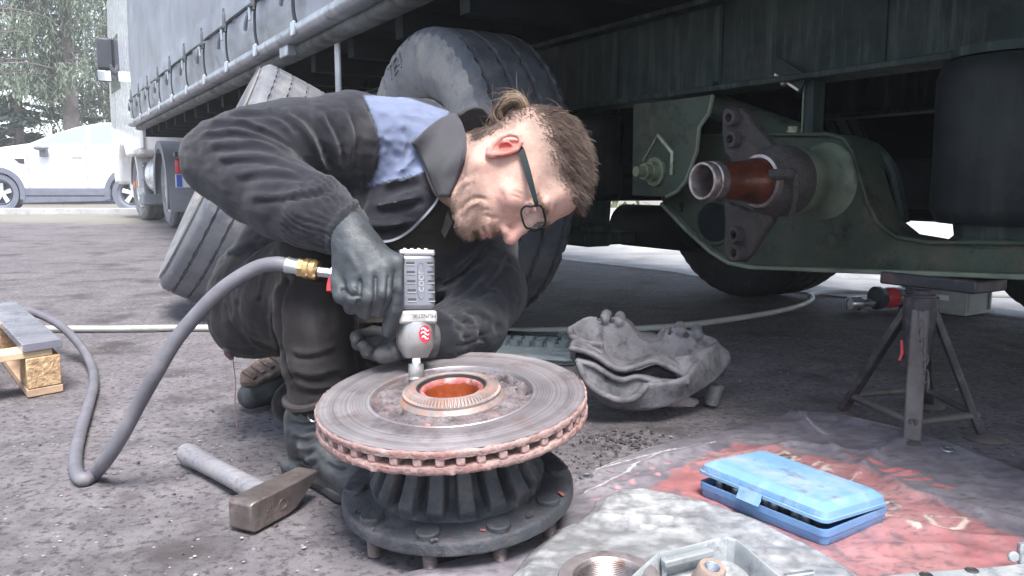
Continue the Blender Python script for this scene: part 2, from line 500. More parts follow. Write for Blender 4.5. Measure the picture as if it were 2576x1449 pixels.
k = build(MB().box((-6, 15.0, 0.05), (60, 0.22, 0.12)), 'kerb', 'kerb', bevel=0.01); tag(k, kind='structure')

mat('stone_a', (0.30, 0.285, 0.29), 0.85, 0, 0.5, 30, bump=0.3)
def scatter_stones(name, n, region, smin, smax, matn, seed, label=None):
    rs = np.random.RandomState(seed)
    base = np.array([(0,0,1),(0.9,0,0.2),(0.3,0.85,0.1),(-0.7,0.5,0.2),(-0.7,-0.5,0.1),(0.3,-0.85,0.2),(0,0,-0.6)], float)
    tri = np.array([(0,1,2),(0,2,3),(0,3,4),(0,4,5),(0,5,1),(6,2,1),(6,3,2),(6,4,3),(6,5,4),(6,1,5)])
    Vs = []; Fs = []
    for i in range(n):
        x, y = region(rs)
        s = smin * (smax / smin) ** (rs.rand() ** 2.2)
        a = rs.rand() * 6.28; ca, sa = math.cos(a), math.sin(a)
        B = base * (1 + 0.35 * (rs.rand(7, 1) - 0.5)) * np.array([s, s * (0.55 + 0.4 * rs.rand()), s * (0.3 + 0.35 * rs.rand())])
        Vs.append(np.stack([x + B[:, 0]*ca - B[:, 1]*sa, y + B[:, 0]*sa + B[:, 1]*ca, B[:, 2] + 0.15*s], 1)); Fs.append(tri + 7*i)
    o = mesh_np(name, np.concatenate(Vs), np.concatenate(Fs), matn, None, smooth=30)
    tag(o, label, None, None, 'stuff')
    return o
def reg_all(rs):
    while True:
        x = rs.uniform(-2.6, 2.6); y = rs.uniform(0.75, 4.5)
        if rs.rand() < 1.2 / y: return x, y
scatter_stones('gravel', 1700, reg_all, 0.0016, 0.0060, 'stone_a', 11, 'small loose stones scattered over the asphalt')
mat('crumb_dark', (0.05, 0.043, 0.045), 0.95, 0, 0.4, 40, bump=0.3)
def reg_crumb(rs):
    k = rs.rand()
    if k < 0.35: c = G(1560, 1110); s_ = 0.05
    elif k < 0.55: c = G(1400, 1180); s_ = 0.10
    elif k < 0.75: c = G(1000, 1160); s_ = 0.16
    else: c = G(520, 1250); s_ = 0.45
    return c[0] + rs.randn()*s_, c[1] + rs.randn()*s_*0.7
scatter_stones('dirt_crumbs', 1100, reg_crumb, 0.0016, 0.0065, 'crumb_dark', 12, 'dark crumbs of rust and dirt round the brake disc')

mat('lit_ground_pale', (0.46, 0.45, 0.45), 0.9, 0, 0.25, 2.0, dirt=((0.30, 0.29, 0.29), 0.42, 3.5), bump=0.5, bscale=40, bdist=0.006)  # pale sheet added so the far ground reads as brightly lit
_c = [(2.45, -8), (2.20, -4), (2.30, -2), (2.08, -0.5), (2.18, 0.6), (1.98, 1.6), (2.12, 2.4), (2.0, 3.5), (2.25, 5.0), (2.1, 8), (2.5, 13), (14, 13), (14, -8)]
m = MB(); m.prism([(a, b) for a, b in _c], (T_O, T_M, T_T, (0, 0, 1)), -0.01, 0.006); o = build(m, 'bright_ground_sheet', 'lit_ground_pale', None, smooth=None); tag(o, kind='structure')
# ------------------------------------------------------------------ tyres
def tyre_mb(R=0.535, W=0.385, rim=0.288, seg=160, grooves=(-0.30, -0.10, 0.10, 0.30), gw=0.012, gd=0.014, zig=0.0, nz=40, shoulder=True):
    """tyre around local x; profile from the outer bead (-x side) over the tread to the inner bead"""
    hw = W / 2; tw = hw * 0.83
    side = [(-hw*0.55, rim), (-hw*0.66, rim+0.012), (-hw*0.80, rim+0.035), (-hw*0.93, rim+0.075), (-hw, rim+0.120), (-hw*1.0, rim+0.150), (-hw*0.985, R-0.070), (-hw*0.95, R-0.046), (-hw*0.90, R-0.025), (-tw, R-0.010)]
    prof = [(x, r, 0) for x, r in side]
    prof.append((-tw*0.93, R-0.004, 0))
    for g in grooves:
        c = g * W; rr = R - 0.004 * (c / hw) ** 2
        prof += [(c, rr, -1.0), (c, rr-gd, -0.62), (c, rr-gd, 0.62), (c, rr, 1.0)]
    prof.append((tw*0.93, R-0.004, 0))
    prof += [(-x, r, 0) for x, r in side[::-1]]
    vs = []; n = len(prof)
    for k in range(seg):
        a = 2*math.pi*k/seg
        ph = (a*nz/(2*math.pi)) % 1.0
        hwid = gw*0.5*(1.0 + (zig*1.3 if ph < 0.30 else 0.0))
        for i, (x, r, gs) in enumerate(prof):
            rr = r
            if gs == 0 and shoulder and zig and abs(x) > tw*0.8 and R-0.050 < r < R-0.003 and ph < 0.25: rr = r - 0.011*zig
            vs.append((x + gs*hwid, rr*math.cos(a), rr*math.sin(a)))
    mb = MB(); fs = []
    for k in range(seg):
        k2 = (k+1) % seg
        for i in range(n-1): fs.append((k*n+i, k*n+i+1, k2*n+i+1, k2*n+i))
    mb.tread = [1 if 8 <= i <= n-10 else 0 for k in range(seg) for i in range(n-1)]
    return mb.add(vs, fs)

def tread_mat(o, mb, matn):
    o.data.materials.append(MATS[matn])
    if len(o.data.polygons) == len(mb.tread): o.data.polygons.foreach_set('material_index', mb.tread)
    return o

def rim_mb(rim=0.288, W=0.30, dish=-0.02, hub=0.14):
    mb = MB()
    prof = [(rim-0.035, W/2-0.01), (rim+0.018, W/2), (rim+0.018, W/2-0.012), (rim-0.012, W/2-0.03), (rim-0.03, 0), (rim-0.012, -W/2+0.03), (rim+0.018, -W/2+0.012), (rim+0.018, -W/2), (rim-0.005, -W/2+0.004), (rim-0.028, -W/2+0.06), (rim-0.05, dish-0.02), (rim-0.085, dish), (hub, dish+0.01), (hub-0.01, dish-0.05), (0.0, dish-0.06)]
    mb.lathe([(r, h) for r, h in prof], (0,0,0), (1,0,0), 64, caps=False)
    for k in range(10):
        a = 2*math.pi*k/10
        mb.cyl((dish-0.03, 0.1675*math.cos(a), 0.1675*math.sin(a)), (dish+0.01, 0.1675*math.cos(a), 0.1675*math.sin(a)), 0.016, seg=6)
    return mb

# ------------------------------------------------------------------ trailer
TR = thing('semi_trailer', 'grey curtain-sided semi-trailer jacked up with one wheel removed from its axle', 'trailer', T_O, T_ANG)
S_FRONT, S_REAR = 9.45, -3.2
L_SIDE = -0.20
Z_RAIL = 1.215

# curtain with slack between the straps
def curtain():
    ss = np.linspace(S_REAR, S_FRONT, 330); zz = np.concatenate([np.linspace(1.285, 1.75, 26), np.linspace(1.80, 4.0, 24)])
    S, Z = np.meshgrid(ss, zz, indexing='ij')
    low = np.clip((1.72 - Z) / 0.5, 0, 1)
    V0 = np.stack([S.ravel(), Z.ravel(), np.zeros(S.size)], 1)
    ph = (S - 2.41) / 0.72
    bul = 0.028 * np.abs(np.sin(np.pi * ph)) ** 0.8 * np.sin(np.pi * np.clip(low, 0, 1)) 
    w = (fbm(V0 * np.array([1, 2.2, 1]), 2.3, 4, 3).reshape(S.shape) - 0.5) * 0.05 + (fbm(V0 * np.array([1.0, 4.0, 1]), 6, 3, 9).reshape(S.shape) - 0.5) * 0.02 * low
    vert = 0.012 * np.sin(S * 5.2 + 2 * np.sin(S * 1.3)) * np.clip((Z - 1.6) / 0.5, 0, 1)
    Lx = L_SIDE - bul - w - vert
    V = np.stack([Lx.ravel(), S.ravel(), Z.ravel()], 1)
    nx, ny = S.shape; idx = np.arange(nx*ny).reshape(nx, ny)
    F = np.stack([idx[:-1, :-1], idx[:-1, 1:], idx[1:, 1:], idx[1:, :-1]], -1).reshape(-1, 4)
    o = mesh_np('curtain', V, F, 'curtain', TR, world=False)
    # hem seam
    mb = MB()
    pts = [(L_SIDE - 0.012 - 0.010*abs(math.sin(math.pi*((s-2.41)/0.72))), s, 1.565 - 0.012*abs(math.sin(math.pi*((s-2.41)/0.72)))) for s in np.linspace(S_REAR, S_FRONT, 260)]
    mb.tube(pts, 0.010, 6)
    build(mb, 'hem', 'strap', o)
curtain()

body = MB()
body.box((1.09, (S_FRONT+S_REAR)/2, 2.64), (2.50, S_FRONT-S_REAR-0.02, 2.64))
build(body, 'cargo_body', 'white_paint', TR)
fl = MB(); fl.box((1.10, (S_FRONT+S_REAR)/2, 1.25), (2.40, S_FRONT-S_REAR-0.04, 0.05))
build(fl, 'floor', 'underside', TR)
rail = MB()
rail.prism([(-0.205, 1.308), (-0.232, 1.3054), (-0.25, 1.2923), (-0.257, 1.274), (-0.25, 1.2557), (-0.232, 1.2426), (-0.19, 1.24), (-0.12, 1.2446), (-0.12, 1.308)], ((0,0,0),(1,0,0),(0,0,1),(0,1,0)), S_REAR, S_FRONT)
build(rail, 'side_rail', 'aluminium', TR, smooth=60)
rail2 = MB()
rail2.prism([(-0.175, 1.238), (-0.185, 1.220), (-0.165, 1.199), (-0.10, 1.196), (-0.09, 1.238)], ((0,0,0),(1,0,0),(0,0,1),(0,1,0)), S_REAR, S_FRONT-0.1)
build(rail2, 'lower_rail', 'alu_dirty', TR, smooth=60)
blk = MB(); p = TL(722, 128, -0.20); blk.box((-0.195, p[1], 1.215), (0.05, 0.14, 0.055)); build(blk, 'rail_bracket', 'aluminium', TR, bevel=0.006)

# straps, each with buckle, lever and rail hook
st_proto = None
for i in range(-4, 10):
    s = 2.41 + 0.72*i
    if s > S_FRONT - 0.1 or s < S_REAR+0.2 or (-0.2 < s < 2.2): continue
    x0 = L_SIDE - 0.045
    if st_proto is None:
        mb = MB(); n = 8
        pa = [(x0 - 0.012*math.sin(k/n*3.1), -0.022 + 0.006*math.sin(k*1.1), 1.300 + 0.22*k/n) for k in range(n+1)]
        pb = [(q[0], q[1]+0.044, q[2]) for q in pa]
        mb.strip(pb, pa)
        mb.strip([(q[0]+0.004, q[1], q[2]) for q in pa], [(q[0]+0.004, q[1], q[2]) for q in pb])
        a = build(mb, 'strap', 'strap', TR)
        b1 = MB(); b1.box((x0-0.016, 0, 1.535), (0.014, 0.046, 0.11)); b1.cyl((x0-0.03, -0.03, 1.505), (x0-0.03, 0.03, 1.505), 0.012, seg=8); b1.box((x0-0.016, 0, 1.60), (0.010, 0.028, 0.04))
        b = build(b1, 'buckle', 'alu_dirty', a, bevel=0.003)
        b2 = MB(); b2.box((x0-0.030, 0.012, 1.470), (0.012, 0.030, 0.085)); c = build(b2, 'buckle_plate', 'buckle', a, bevel=0.003)
        b3 = MB(); b3.tube([(x0-0.03, 0.03, 1.48), (x0-0.035, 0.085, 1.43), (x0-0.03, 0.11, 1.425), (x0-0.028, 0.135, 1.40)], 0.011, 6); d = build(b3, 'strap_tail', 'curtain_hem', a)
        b4 = MB(); b4.box((x0-0.012, 0, 1.272), (0.016, 0.05, 0.065)); e = build(b4, 'rail_hook', 'buckle', a, bevel=0.004)
        st_proto = [a, b, c, d, e]
        a.location = (0, s, 0)
    else:
        a = dup(st_proto[0], TR); a.location = (0, s, 0)
        for q in st_proto[1:]: dup(q, a)

# underframe
cm0 = None
for s in np.arange(S_REAR+0.4, S_FRONT, 0.55):
    if cm0 is None:
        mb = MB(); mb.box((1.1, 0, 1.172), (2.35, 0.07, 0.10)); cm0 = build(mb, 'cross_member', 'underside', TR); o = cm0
    else: o = dup(cm0, TR)
    o.location = (0, s, 0)

L_B = 0.50
zb = 0.855
def beam(L, name, z0):
    mb = MB()
    mb.box((L, (S_REAR+6.8)/2, (z0+1.11)/2), (0.014, 6.8-S_REAR, 1.11-z0))
    web = build(mb, name, 'chassis', TR)
    f = MB(); f.box((L, (S_REAR+6.8)/2, z0-0.008), (0.13, 6.8-S_REAR, 0.018)); build(f, 'bottom_flange', 'chassis', web, bevel=0.004)
    f = MB(); f.box((L, (S_REAR+6.8)/2, 1.112), (0.13, 6.8-S_REAR, 0.016)); build(f, 'top_flange', 'chassis', web)
    return web
web = beam(L_B, 'chassis_beam', zb)
beam(1.68, 'chassis_beam', zb)
# gusset pieces and a hole on the web
h = MB(); p = TL(1410, 110, L_B-0.02); h.lathe([(0.0, 0), (0.020, 0), (0.020, 0.004), (0.0, 0.004)], (L_B-0.011, p[1], p[2]), (-1, 0, 0), 16, caps=False); build(h, 'web_hole', 'underside', web)
for px in (1560, 1820, 2230):
    p = TL(px, 120, L_B)
    seam = MB().box((L_B-0.010, p[1], (zb+1.11)/2), (0.006, 0.012, 1.10-zb))
    build(seam, 'weld_seam', 'chassis', web)

# spare carrier post (pale strip) hanging from the rail
mb = MB(); p = TL(848, 90, -0.10); mb.box((-0.10, p[1], 0.86), (0.012, 0.060, 0.68)); mb.box((0.15, p[1]+0.02, 0.55), (0.5, 0.05, 0.05)); build(mb, 'guard_post', 'white_dirty', TR, bevel=0.004)
mb = MB()
for q in range(6): mb.box((0.25 + 0.02*q, p[1]+0.25 + 0.09*q, 0.86), (0.02, 0.02, 0.36))
mb.box((0.3, p[1]+0.5, 1.03), (0.03, 0.65, 0.03)); mb.box((0.3, p[1]+0.5, 0.70), (0.03, 0.65, 0.03))
build(mb, 'pallet_rack', 'alu_dirty', TR)

# --- axles: s = 0 (wheel off, near side) and s = 1.31
R_T = 0.535
def wheel(s, L_out, z, name='wheel', dirty=True, flip=False, rotx=0.0, txt=False):
    W = 0.385
    xc = L_out + W/2 if not flip else L_out - W/2
    t = tyre_mb(R_T, W, 0.268, 240 if dirty else 120, (-0.33, -0.115, 0.115, 0.33), 0.014, 0.016, 0.9 if dirty else 0.4, 48)
    if flip: t.v = [(-x, y, zz) for x, y, zz in t.v]; t.f = [f[::-1] for f in t.f]
    o = tread_mat(build(t, name, 'tyre_dusty' if dirty else 'tyre_dark', TR, smooth=50), t, 'tyre_tread' if dirty else 'tyre_dark')
    o.location = (xc, s, z); o.rotation_euler = (rotx, 0, 0)
    r = rim_mb(rim=0.268)
    if flip: r.v = [(-x, y, zz) for x, y, zz in r.v]; r.f = [f[::-1] for f in r.f]
    ro = build(r, 'rim', 'rim_silver' if dirty else 'rim_dark', o, smooth=40)
    if txt:
        for a, sx, sz in ((math.radians(70), 'TE4', 0.085), (math.radians(55), '1', 0.065)):
            rr = 0.435
            y, zc = math.cos(a)*rr, math.sin(a)*rr
            B = np.array([0, math.cos(a), math.sin(a)]); A = np.array([0, math.sin(a), -math.cos(a)])
            # seen from outside (-x) the letters read with A to the right
            tm = text_mb(sx, sz, 0.008, ((-W/2-0.0005, y, zc), -A, B, (-1, 0, 0)))
            build(tm, 'raised_lettering', 'tyre_dusty', o, smooth=None)
    return o
ZN = 0.60
wheel(1.31, -0.155, 0.580, txt=True)
wheel(1.42, 1.98, R_T, dirty=False, flip=True)
wheel(0.0, 2.36, R_T, dirty=False, flip=True)
z_sp = T_O[2] + P(1765, 455, 1.90)[2]

ax = MB(); ax.cyl((0.30, 0, z_sp), (2.0, 0, z_sp-0.02), 0.073, seg=32); build(ax, 'axle_beam', 'underside', TR)
ax = MB(); ax.cyl((0.12, 1.31, 0.565), (2.2, 1.31, 0.55), 0.073, seg=24); build(ax, 'axle_beam', 'underside', TR)

# spindle: hollow nose, thread ring, greasy bearing seats
sp = MB()
sp.lathe([(0.0365, 0.075), (0.0365, 0.004), (0.039, 0.0), (0.0435, 0.0), (0.0455, 0.003), (0.0455, 0.018), (0.0435, 0.020), (0.0435, 0.024), (0.0465, 0.026), (0.0465, 0.046), (0.0445, 0.050)], (0, 0, z_sp), (1, 0, 0), 48, caps=False)
spo = build(sp, 'spindle', 'steel_bright', TR, smooth=35)
sp = MB(); sp.cyl((0.074, 0, z_sp), (0.078, 0, z_sp), 0.0364, seg=32); build(sp, 'spindle_bore', 'rim_dark', spo)
sp = MB(); sp.lathe([(0.0448, 0.049), (0.0450, 0.095), (0.047, 0.105), (0.050, 0.150), (0.056, 0.165), (0.0565, 0.205)], (0, 0, z_sp), (1, 0, 0), 48, caps=False); build(sp, 'bearing_seat', 'grease_red', spo)
sp = MB(); sp.lathe([(0.058, 0.188), (0.0655, 0.190), (0.067, 0.196), (0.067, 0.206), (0.060, 0.210)], (0, 0, z_sp), (1, 0, 0), 48, caps=False); build(sp, 'seal_ring', 'steel_bright', spo)

# brake carrier casting
def brake_carrier():
    Lc = 0.245
    root = MB()
    # central ring
    root.lathe([(0.055, -0.040), (0.066, -0.040), (0.072, -0.030), (0.080, -0.022), (0.088, -0.010), (0.090, 0.012), (0.090, 0.038), (0.084, 0.060), (0.078, 0.085), (0.05, 0.085)], (Lc, 0, z_sp), (1, 0, 0), 48, caps=False)
    ring = build(root, 'brake_carrier', 'cast_brown', TR, smooth=50)
    def lug(pts, th0, th1):
        q = [TL(x, y, Lc-0.01) for x, y in pts]
        m = MB(); m.prism([(a[1], a[2]) for a in q], FR_TZ, Lc+th0, Lc+th1)
        return m
    top = lug([(1817, 276), (1832, 270), (1862, 272), (1884, 292), (1900, 322), (1930, 352), (1952, 380), (1950, 405), (1900, 420), (1845, 412), (1822, 385), (1815, 330)], -0.012, 0.020)
    build(top, 'upper_lug', 'cast_brown', ring, bevel=0.008)
    bot = lug([(1820, 505), (1880, 530), (1950, 520), (1935, 560), (1900, 610), (1885, 640), (1862, 660), (1828, 658), (1820, 630), (1823, 560)], -0.012, 0.020)
    build(bot, 'lower_lug', 'cast_brown', ring, bevel=0.008)
    for x, y in ((1835, 296), (1838, 350), (1846, 590), (1848, 636)):
        q = TL(x, y, Lc-0.03)
        m = MB(); m.lathe([(0.0115, 0.01), (0.0115, -0.026), (0.0205, -0.026), (0.0225, -0.022), (0.023, 0.015)], (Lc-0.008, q[1], q[2]), (1, 0, 0), 24, caps=False)
        m.cyl((Lc-0.0, q[1], q[2]), (Lc+0.004, q[1], q[2]), 0.0114, seg=20)
        b = build(m, 'bolt_boss', 'cast_brown', ring, smooth=40)
        if y < 360:
            m = MB(); m.lathe([(0, 0), (0.0110, 0)], (Lc-0.003, q[1]+0.001, q[2]-0.003), (-1, 0, 0), 20, caps=False); 
            build(m, 'bore_glint', 'arm_lit', b)
    # abs sensor and elbow fitting
    q = TL(1932, 440, 0.175); q2 = TL(1988, 437, 0.195); q3 = TL(2003, 470, 0.205); q4 = TL(1988, 550, 0.235)
    m = MB(); m.cyl(q, q2, 0.0135, seg=14); m.ball(q2, 0.015, 12, 8)
    s = build(m, 'sensor', 'cast_brown', ring)
    m = MB(); m.tube(spline([q2, q2 + np.array([0.008, -0.012, -0.004]), q3, (q3+q4)/2 + np.array([0,-0.006,0]), q4], 5), 0.0075, 8); build(m, 'sensor_cable', 'cast_brown', s)
brake_carrier()

# hanger bracket with pivot bolt
LH = 0.345
hb = [(1592, 262), (1700, 250), (1790, 238), (1780, 285), (1756, 320), (1750, 380), (1735, 420), (1722, 455), (1700, 482), (1672, 495), (1590, 492)]
q = [TL(x, y, LH) for x, y in hb]
m = MB(); m.prism([(a[1], a[2]) for a in q], FR_TZ, LH, LH+0.014)
hang = build(m, 'hanger_bracket', 'arm_paint', TR, bevel=0.003)
m = MB()
e = [TL(x, y, LH-0.006) for x, y in hb[2:10]]
m.tube([(a[0]+0.006, a[1], a[2]) for a in e], 0.006, 6); build(m, 'bracket_edge', 'arm_lit', hang)
pv = TL(1652, 432, LH)
m = MB(); m.lathe([(0.0, -0.085), (0.016, -0.085), (0.017, -0.055), (0.026, -0.055), (0.026, -0.034), (0.031, -0.034), (0.033, -0.012), (0.046, -0.012), (0.046, 0.002)], (LH, pv[1], pv[2]), (1, 0, 0), 12, caps=False); build(m, 'pivot_bolt', 'bolt_green', hang)
m = MB(); a0, a1, a2 = TL(1655, 340, LH-0.004), TL(1692, 385, LH-0.004), TL(1690, 440, LH-0.004)
m.tube([a0, a1, a2], 0.008, 6); a3 = TL(1618, 405, LH-0.004); m.tube([a0, a3], 0.004, 6); build(m, 'stop_bar', 'bolt_green', hang)

# trailing arm
LA = 0.44
up = [(1660, 500), (1688, 440), (1715, 350), (1760, 342), (1900, 338), (2090, 338), (2125, 350), (2148, 385), (2160, 430), (2180, 500), (2205, 555), (2250, 592), (2330, 606), (2576, 606), (2720, 606)]
lo = [(2720, 700), (2560, 694), (2400, 688), (2200, 682), (2000, 676), (1880, 668), (1830, 655), (1790, 628), (1740, 590), (1680, 530)]
q = [TL(x, y, LA) for x, y in up + lo]
m = MB(); m.prism([(a[1], a[2]) for a in q], FR_TZ, LA, LA+0.11)
arm = build(m, 'trailing_arm', 'arm_paint', TR, bevel=0.006)
# raised flanges along both edges
fl_lo = [TL(x, y, LA-0.012) for x, y in [(1668, 512), (1730, 578), (1790, 632), (1835, 660), (1890, 672), (2100, 680), (2400, 690), (2720, 702)]]
m = MB()
for a, b in zip(fl_lo[:-1], fl_lo[1:]):
    mid = (a+b)/2; d = b-a; L_ = np.linalg.norm(d); th = math.atan2(d[2], d[1])
    R = np.array([[1,0,0],[0,math.cos(th),-math.sin(th)],[0,math.sin(th),math.cos(th)]])
    m.box((LA-0.008, mid[1], mid[2]), (0.032, L_+0.004, 0.012), R)
build(m, 'lower_flange', 'arm_lit', arm, bevel=0.003)
fl_up = [TL(x, y, LA-0.01) for x, y in [(1750, 342), (1900, 338), (2085, 338), (2122, 350), (2146, 385), (2160, 435), (2180, 505), (2207, 560), (2252, 596), (2335, 610), (2720, 612)]]
m = MB()
for a, b in zip(fl_up[:-1], fl_up[1:]):
    mid = (a+b)/2; d = b-a; L_ = np.linalg.norm(d); th = math.atan2(d[2], d[1])
    R = np.array([[1,0,0],[0,math.cos(th),-math.sin(th)],[0,math.sin(th),math.cos(th)]])
    m.box((LA-0.003, mid[1], mid[2]), (0.022, L_+0.004, 0.010), R)
build(m, 'upper_flange', 'arm_paint', arm, bevel=0.003)
# axle seat sleeve where the axle passes the arm
m = MB(); m.lathe([(0.080, 0.30), (0.084, 0.302), (0.084, 0.345), (0.080, 0.35), (0.079, 0.40), (0.088, 0.425), (0.105, 0.445)], (0, 0, z_sp), (1, 0, 0), 40, caps=False); build(m, 'axle_seat', 'arm_lit', arm)
# elongated dark opening in the arm's front web and a keyhole
kh = MB(); a = TL(1715, 517, LA-0.001)
kh.lathe([(0, 0), (0.011, 0)], (LA-0.0025, a[1], a[2]), (-1, 0, 0), 16, caps=False); kh.box((LA-0.001, a[1], a[2]-0.013), (0.003, 0.007, 0.016)); build(kh, 'keyhole', 'underside', arm)
a = TL(1800, 560, LA-0.001); m = MB()
m.prism([(a[1]+0.075*math.cos(t), a[2]+0.062*math.sin(t)) for t in np.linspace(0, 2*math.pi, 28)[:-1]], FR_TZ, LA-0.004, LA+0.002); op = build(m, 'arm_opening', 'underside', arm)
m = MB(); m.tube([(LA-0.004, a[1]+0.078*math.cos(t), a[2]+0.065*math.sin(t)) for t in np.linspace(0, 2*math.pi, 28)[:-1]], 0.006, 6, closed=True); build(m, 'opening_lip', 'arm_paint', arm)
# bolt on the arm's upper flange
a = TL(1995, 333, LA+0.03); m = MB(); m.cyl((LA+0.03, a[1], a[2]-0.006), (LA+0.03, a[1], a[2]+0.004), 0.019, seg=20); m.cyl((LA+0.03, a[1], a[2]+0.004), (LA+0.03, a[1], a[2]+0.016), 0.014, seg=6); build(m, 'flange_bolt', 'bolt_green', arm)
# second inner bend plate
m = MB(); pp = spline([TL(x, y, LA+0.13) for x, y in [(2110, 350), (2200, 372), (2245, 430), (2262, 500), (2275, 560)]], 5)
m.tube(pp, 0.014, 8); build(m, 'inner_flange', 'chassis', arm)
# shock absorber tube and upright hanger strip
a, b = TL(1790, 262, 0.57), TL(2010, 345, 0.57)
m = MB(); m.cyl(a + (a-b)*0.15, b + (b-a)*0.25, 0.040, seg=24); build(m, 'shock_absorber', 'arm_paint', TR)
a, b = TL(2045, 205, 0.50), TL(2048, 340, 0.50)
m = MB(); m.box(((a+b)/2) + np.array([0.0, 0, 0]), (0.05, 0.034, abs(a[2]-b[2])+0.02)); po = build(m, 'hanger_strip', 'chassis', TR, bevel=0.004)
m = MB(); m.box(((a+b)/2) + np.array([-0.028, 0.012, 0]), (0.004, 0.004, abs(a[2]-b[2]))); build(m, 'strip_edge', 'arm_lit', po)
a = TL(1985, 188, 0.46); m = MB(); m.box(a, (0.006, 0.12, 0.05), np.array(Matrix.Rotation(0.55, 3, 'X'))); cl = build(m, 'cable_clip', 'chassis', TR)
m = MB(); m.box(a + np.array([-0.004, 0.004, -0.020]), (0.004, 0.10, 0.006), np.array(Matrix.Rotation(0.55, 3, 'X'))); m.ball(a + np.array([-0.008, 0.012, -0.022]), 0.009, 8, 6); build(m, 'clip_edge', 'steel_bright', cl)
a = TL(1787, 212, 0.47); m = MB(); m.cyl(a, a + np.array([0.03, 0, 0]), 0.012, seg=8); build(m, 'web_bolt', 'chassis', TR)

# air springs
def air_spring(c, r, z0, z1, zp):
    m = MB(); h = z1 - z0
    m.lathe([(r*0.55, 0), (r*0.9, 0.006), (r, 0.04), (r*1.0, h*0.45), (r*1.01, h-0.05), (r*0.94, h-0.012), (r*0.7, h)], (c[0], c[1], z0), (0, 0, 1), 40)
    o = build(m, 'air_spring', 'rubber_bellow', TR, smooth=60)
    m = MB(); m.lathe([(r*0.72, 0), (r*0.72, 0.01), (r*0.66, 0.02), (r*0.70, z0-zp+0.02)], (c[0], c[1], zp), (0, 0, 1), 32); build(m, 'piston', 'chassis', o)
    m = MB(); m.lathe([(r*0.9, 0), (r*0.9, 0.02)], (c[0], c[1], z1-0.004), (0, 0, 1), 32); build(m, 'top_plate', 'chassis', o)
    return o
c = TL(2545, 380, 0.50)
air_spring((0.55, c[1]+0.02), 0.165, TL(2450, 572, 0.42)[2], zb-0.012, 0.42)
c = TL(1475, 400, 0.62)
air_spring((0.62, c[1]), 0.150, TL(1475, 508, 0.55)[2], zb-0.012, TL(1475, 582, 0.55)[2])
m = MB(); z0 = TL(1475, 596, 0.6)[2]; m.box((0.62, c[1], z0), (0.26, 0.34, 0.05)); m.box((0.60, c[1]+0.2, z0+0.01), (0.12, 0.65, 0.09)); build(m, 'trailing_arm', 'chassis', TR, bevel=0.01)
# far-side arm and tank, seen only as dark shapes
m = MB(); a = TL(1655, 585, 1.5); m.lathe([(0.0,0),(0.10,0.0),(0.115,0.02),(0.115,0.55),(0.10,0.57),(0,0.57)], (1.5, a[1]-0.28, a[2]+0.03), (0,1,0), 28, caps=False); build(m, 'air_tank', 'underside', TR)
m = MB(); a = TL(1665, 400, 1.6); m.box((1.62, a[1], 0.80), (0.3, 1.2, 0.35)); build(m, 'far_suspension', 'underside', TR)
m = MB(); m.box((2.33, -0.6, 0.755), (0.02, 5.2, 0.75)); build(m, 'gap_blocker', 'underside', TR)  # dark panel added to block the bright gap behind the arm
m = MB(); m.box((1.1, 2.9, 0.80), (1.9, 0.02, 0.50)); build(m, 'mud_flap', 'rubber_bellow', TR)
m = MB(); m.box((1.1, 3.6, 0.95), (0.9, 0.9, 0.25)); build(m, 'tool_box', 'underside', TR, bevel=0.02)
m = MB(); m.cyl((0.35, 6.3, 0.0), (0.35, 6.3, 1.1), 0.05, seg=12); m.cyl((1.85, 6.3, 0.0), (1.85, 6.3, 1.1), 0.05, seg=12); m.box((1.1, 6.3, 0.8), (1.5, 0.05, 0.05)); build(m, 'landing_leg', 'underside', TR)
# ------------------------------------------------------------------ truck tractor in front of the trailer
def W2T(p):
    q = np.asarray(p) - T_O
    return np.array([q @ T_M, q @ T_T, p[2]])

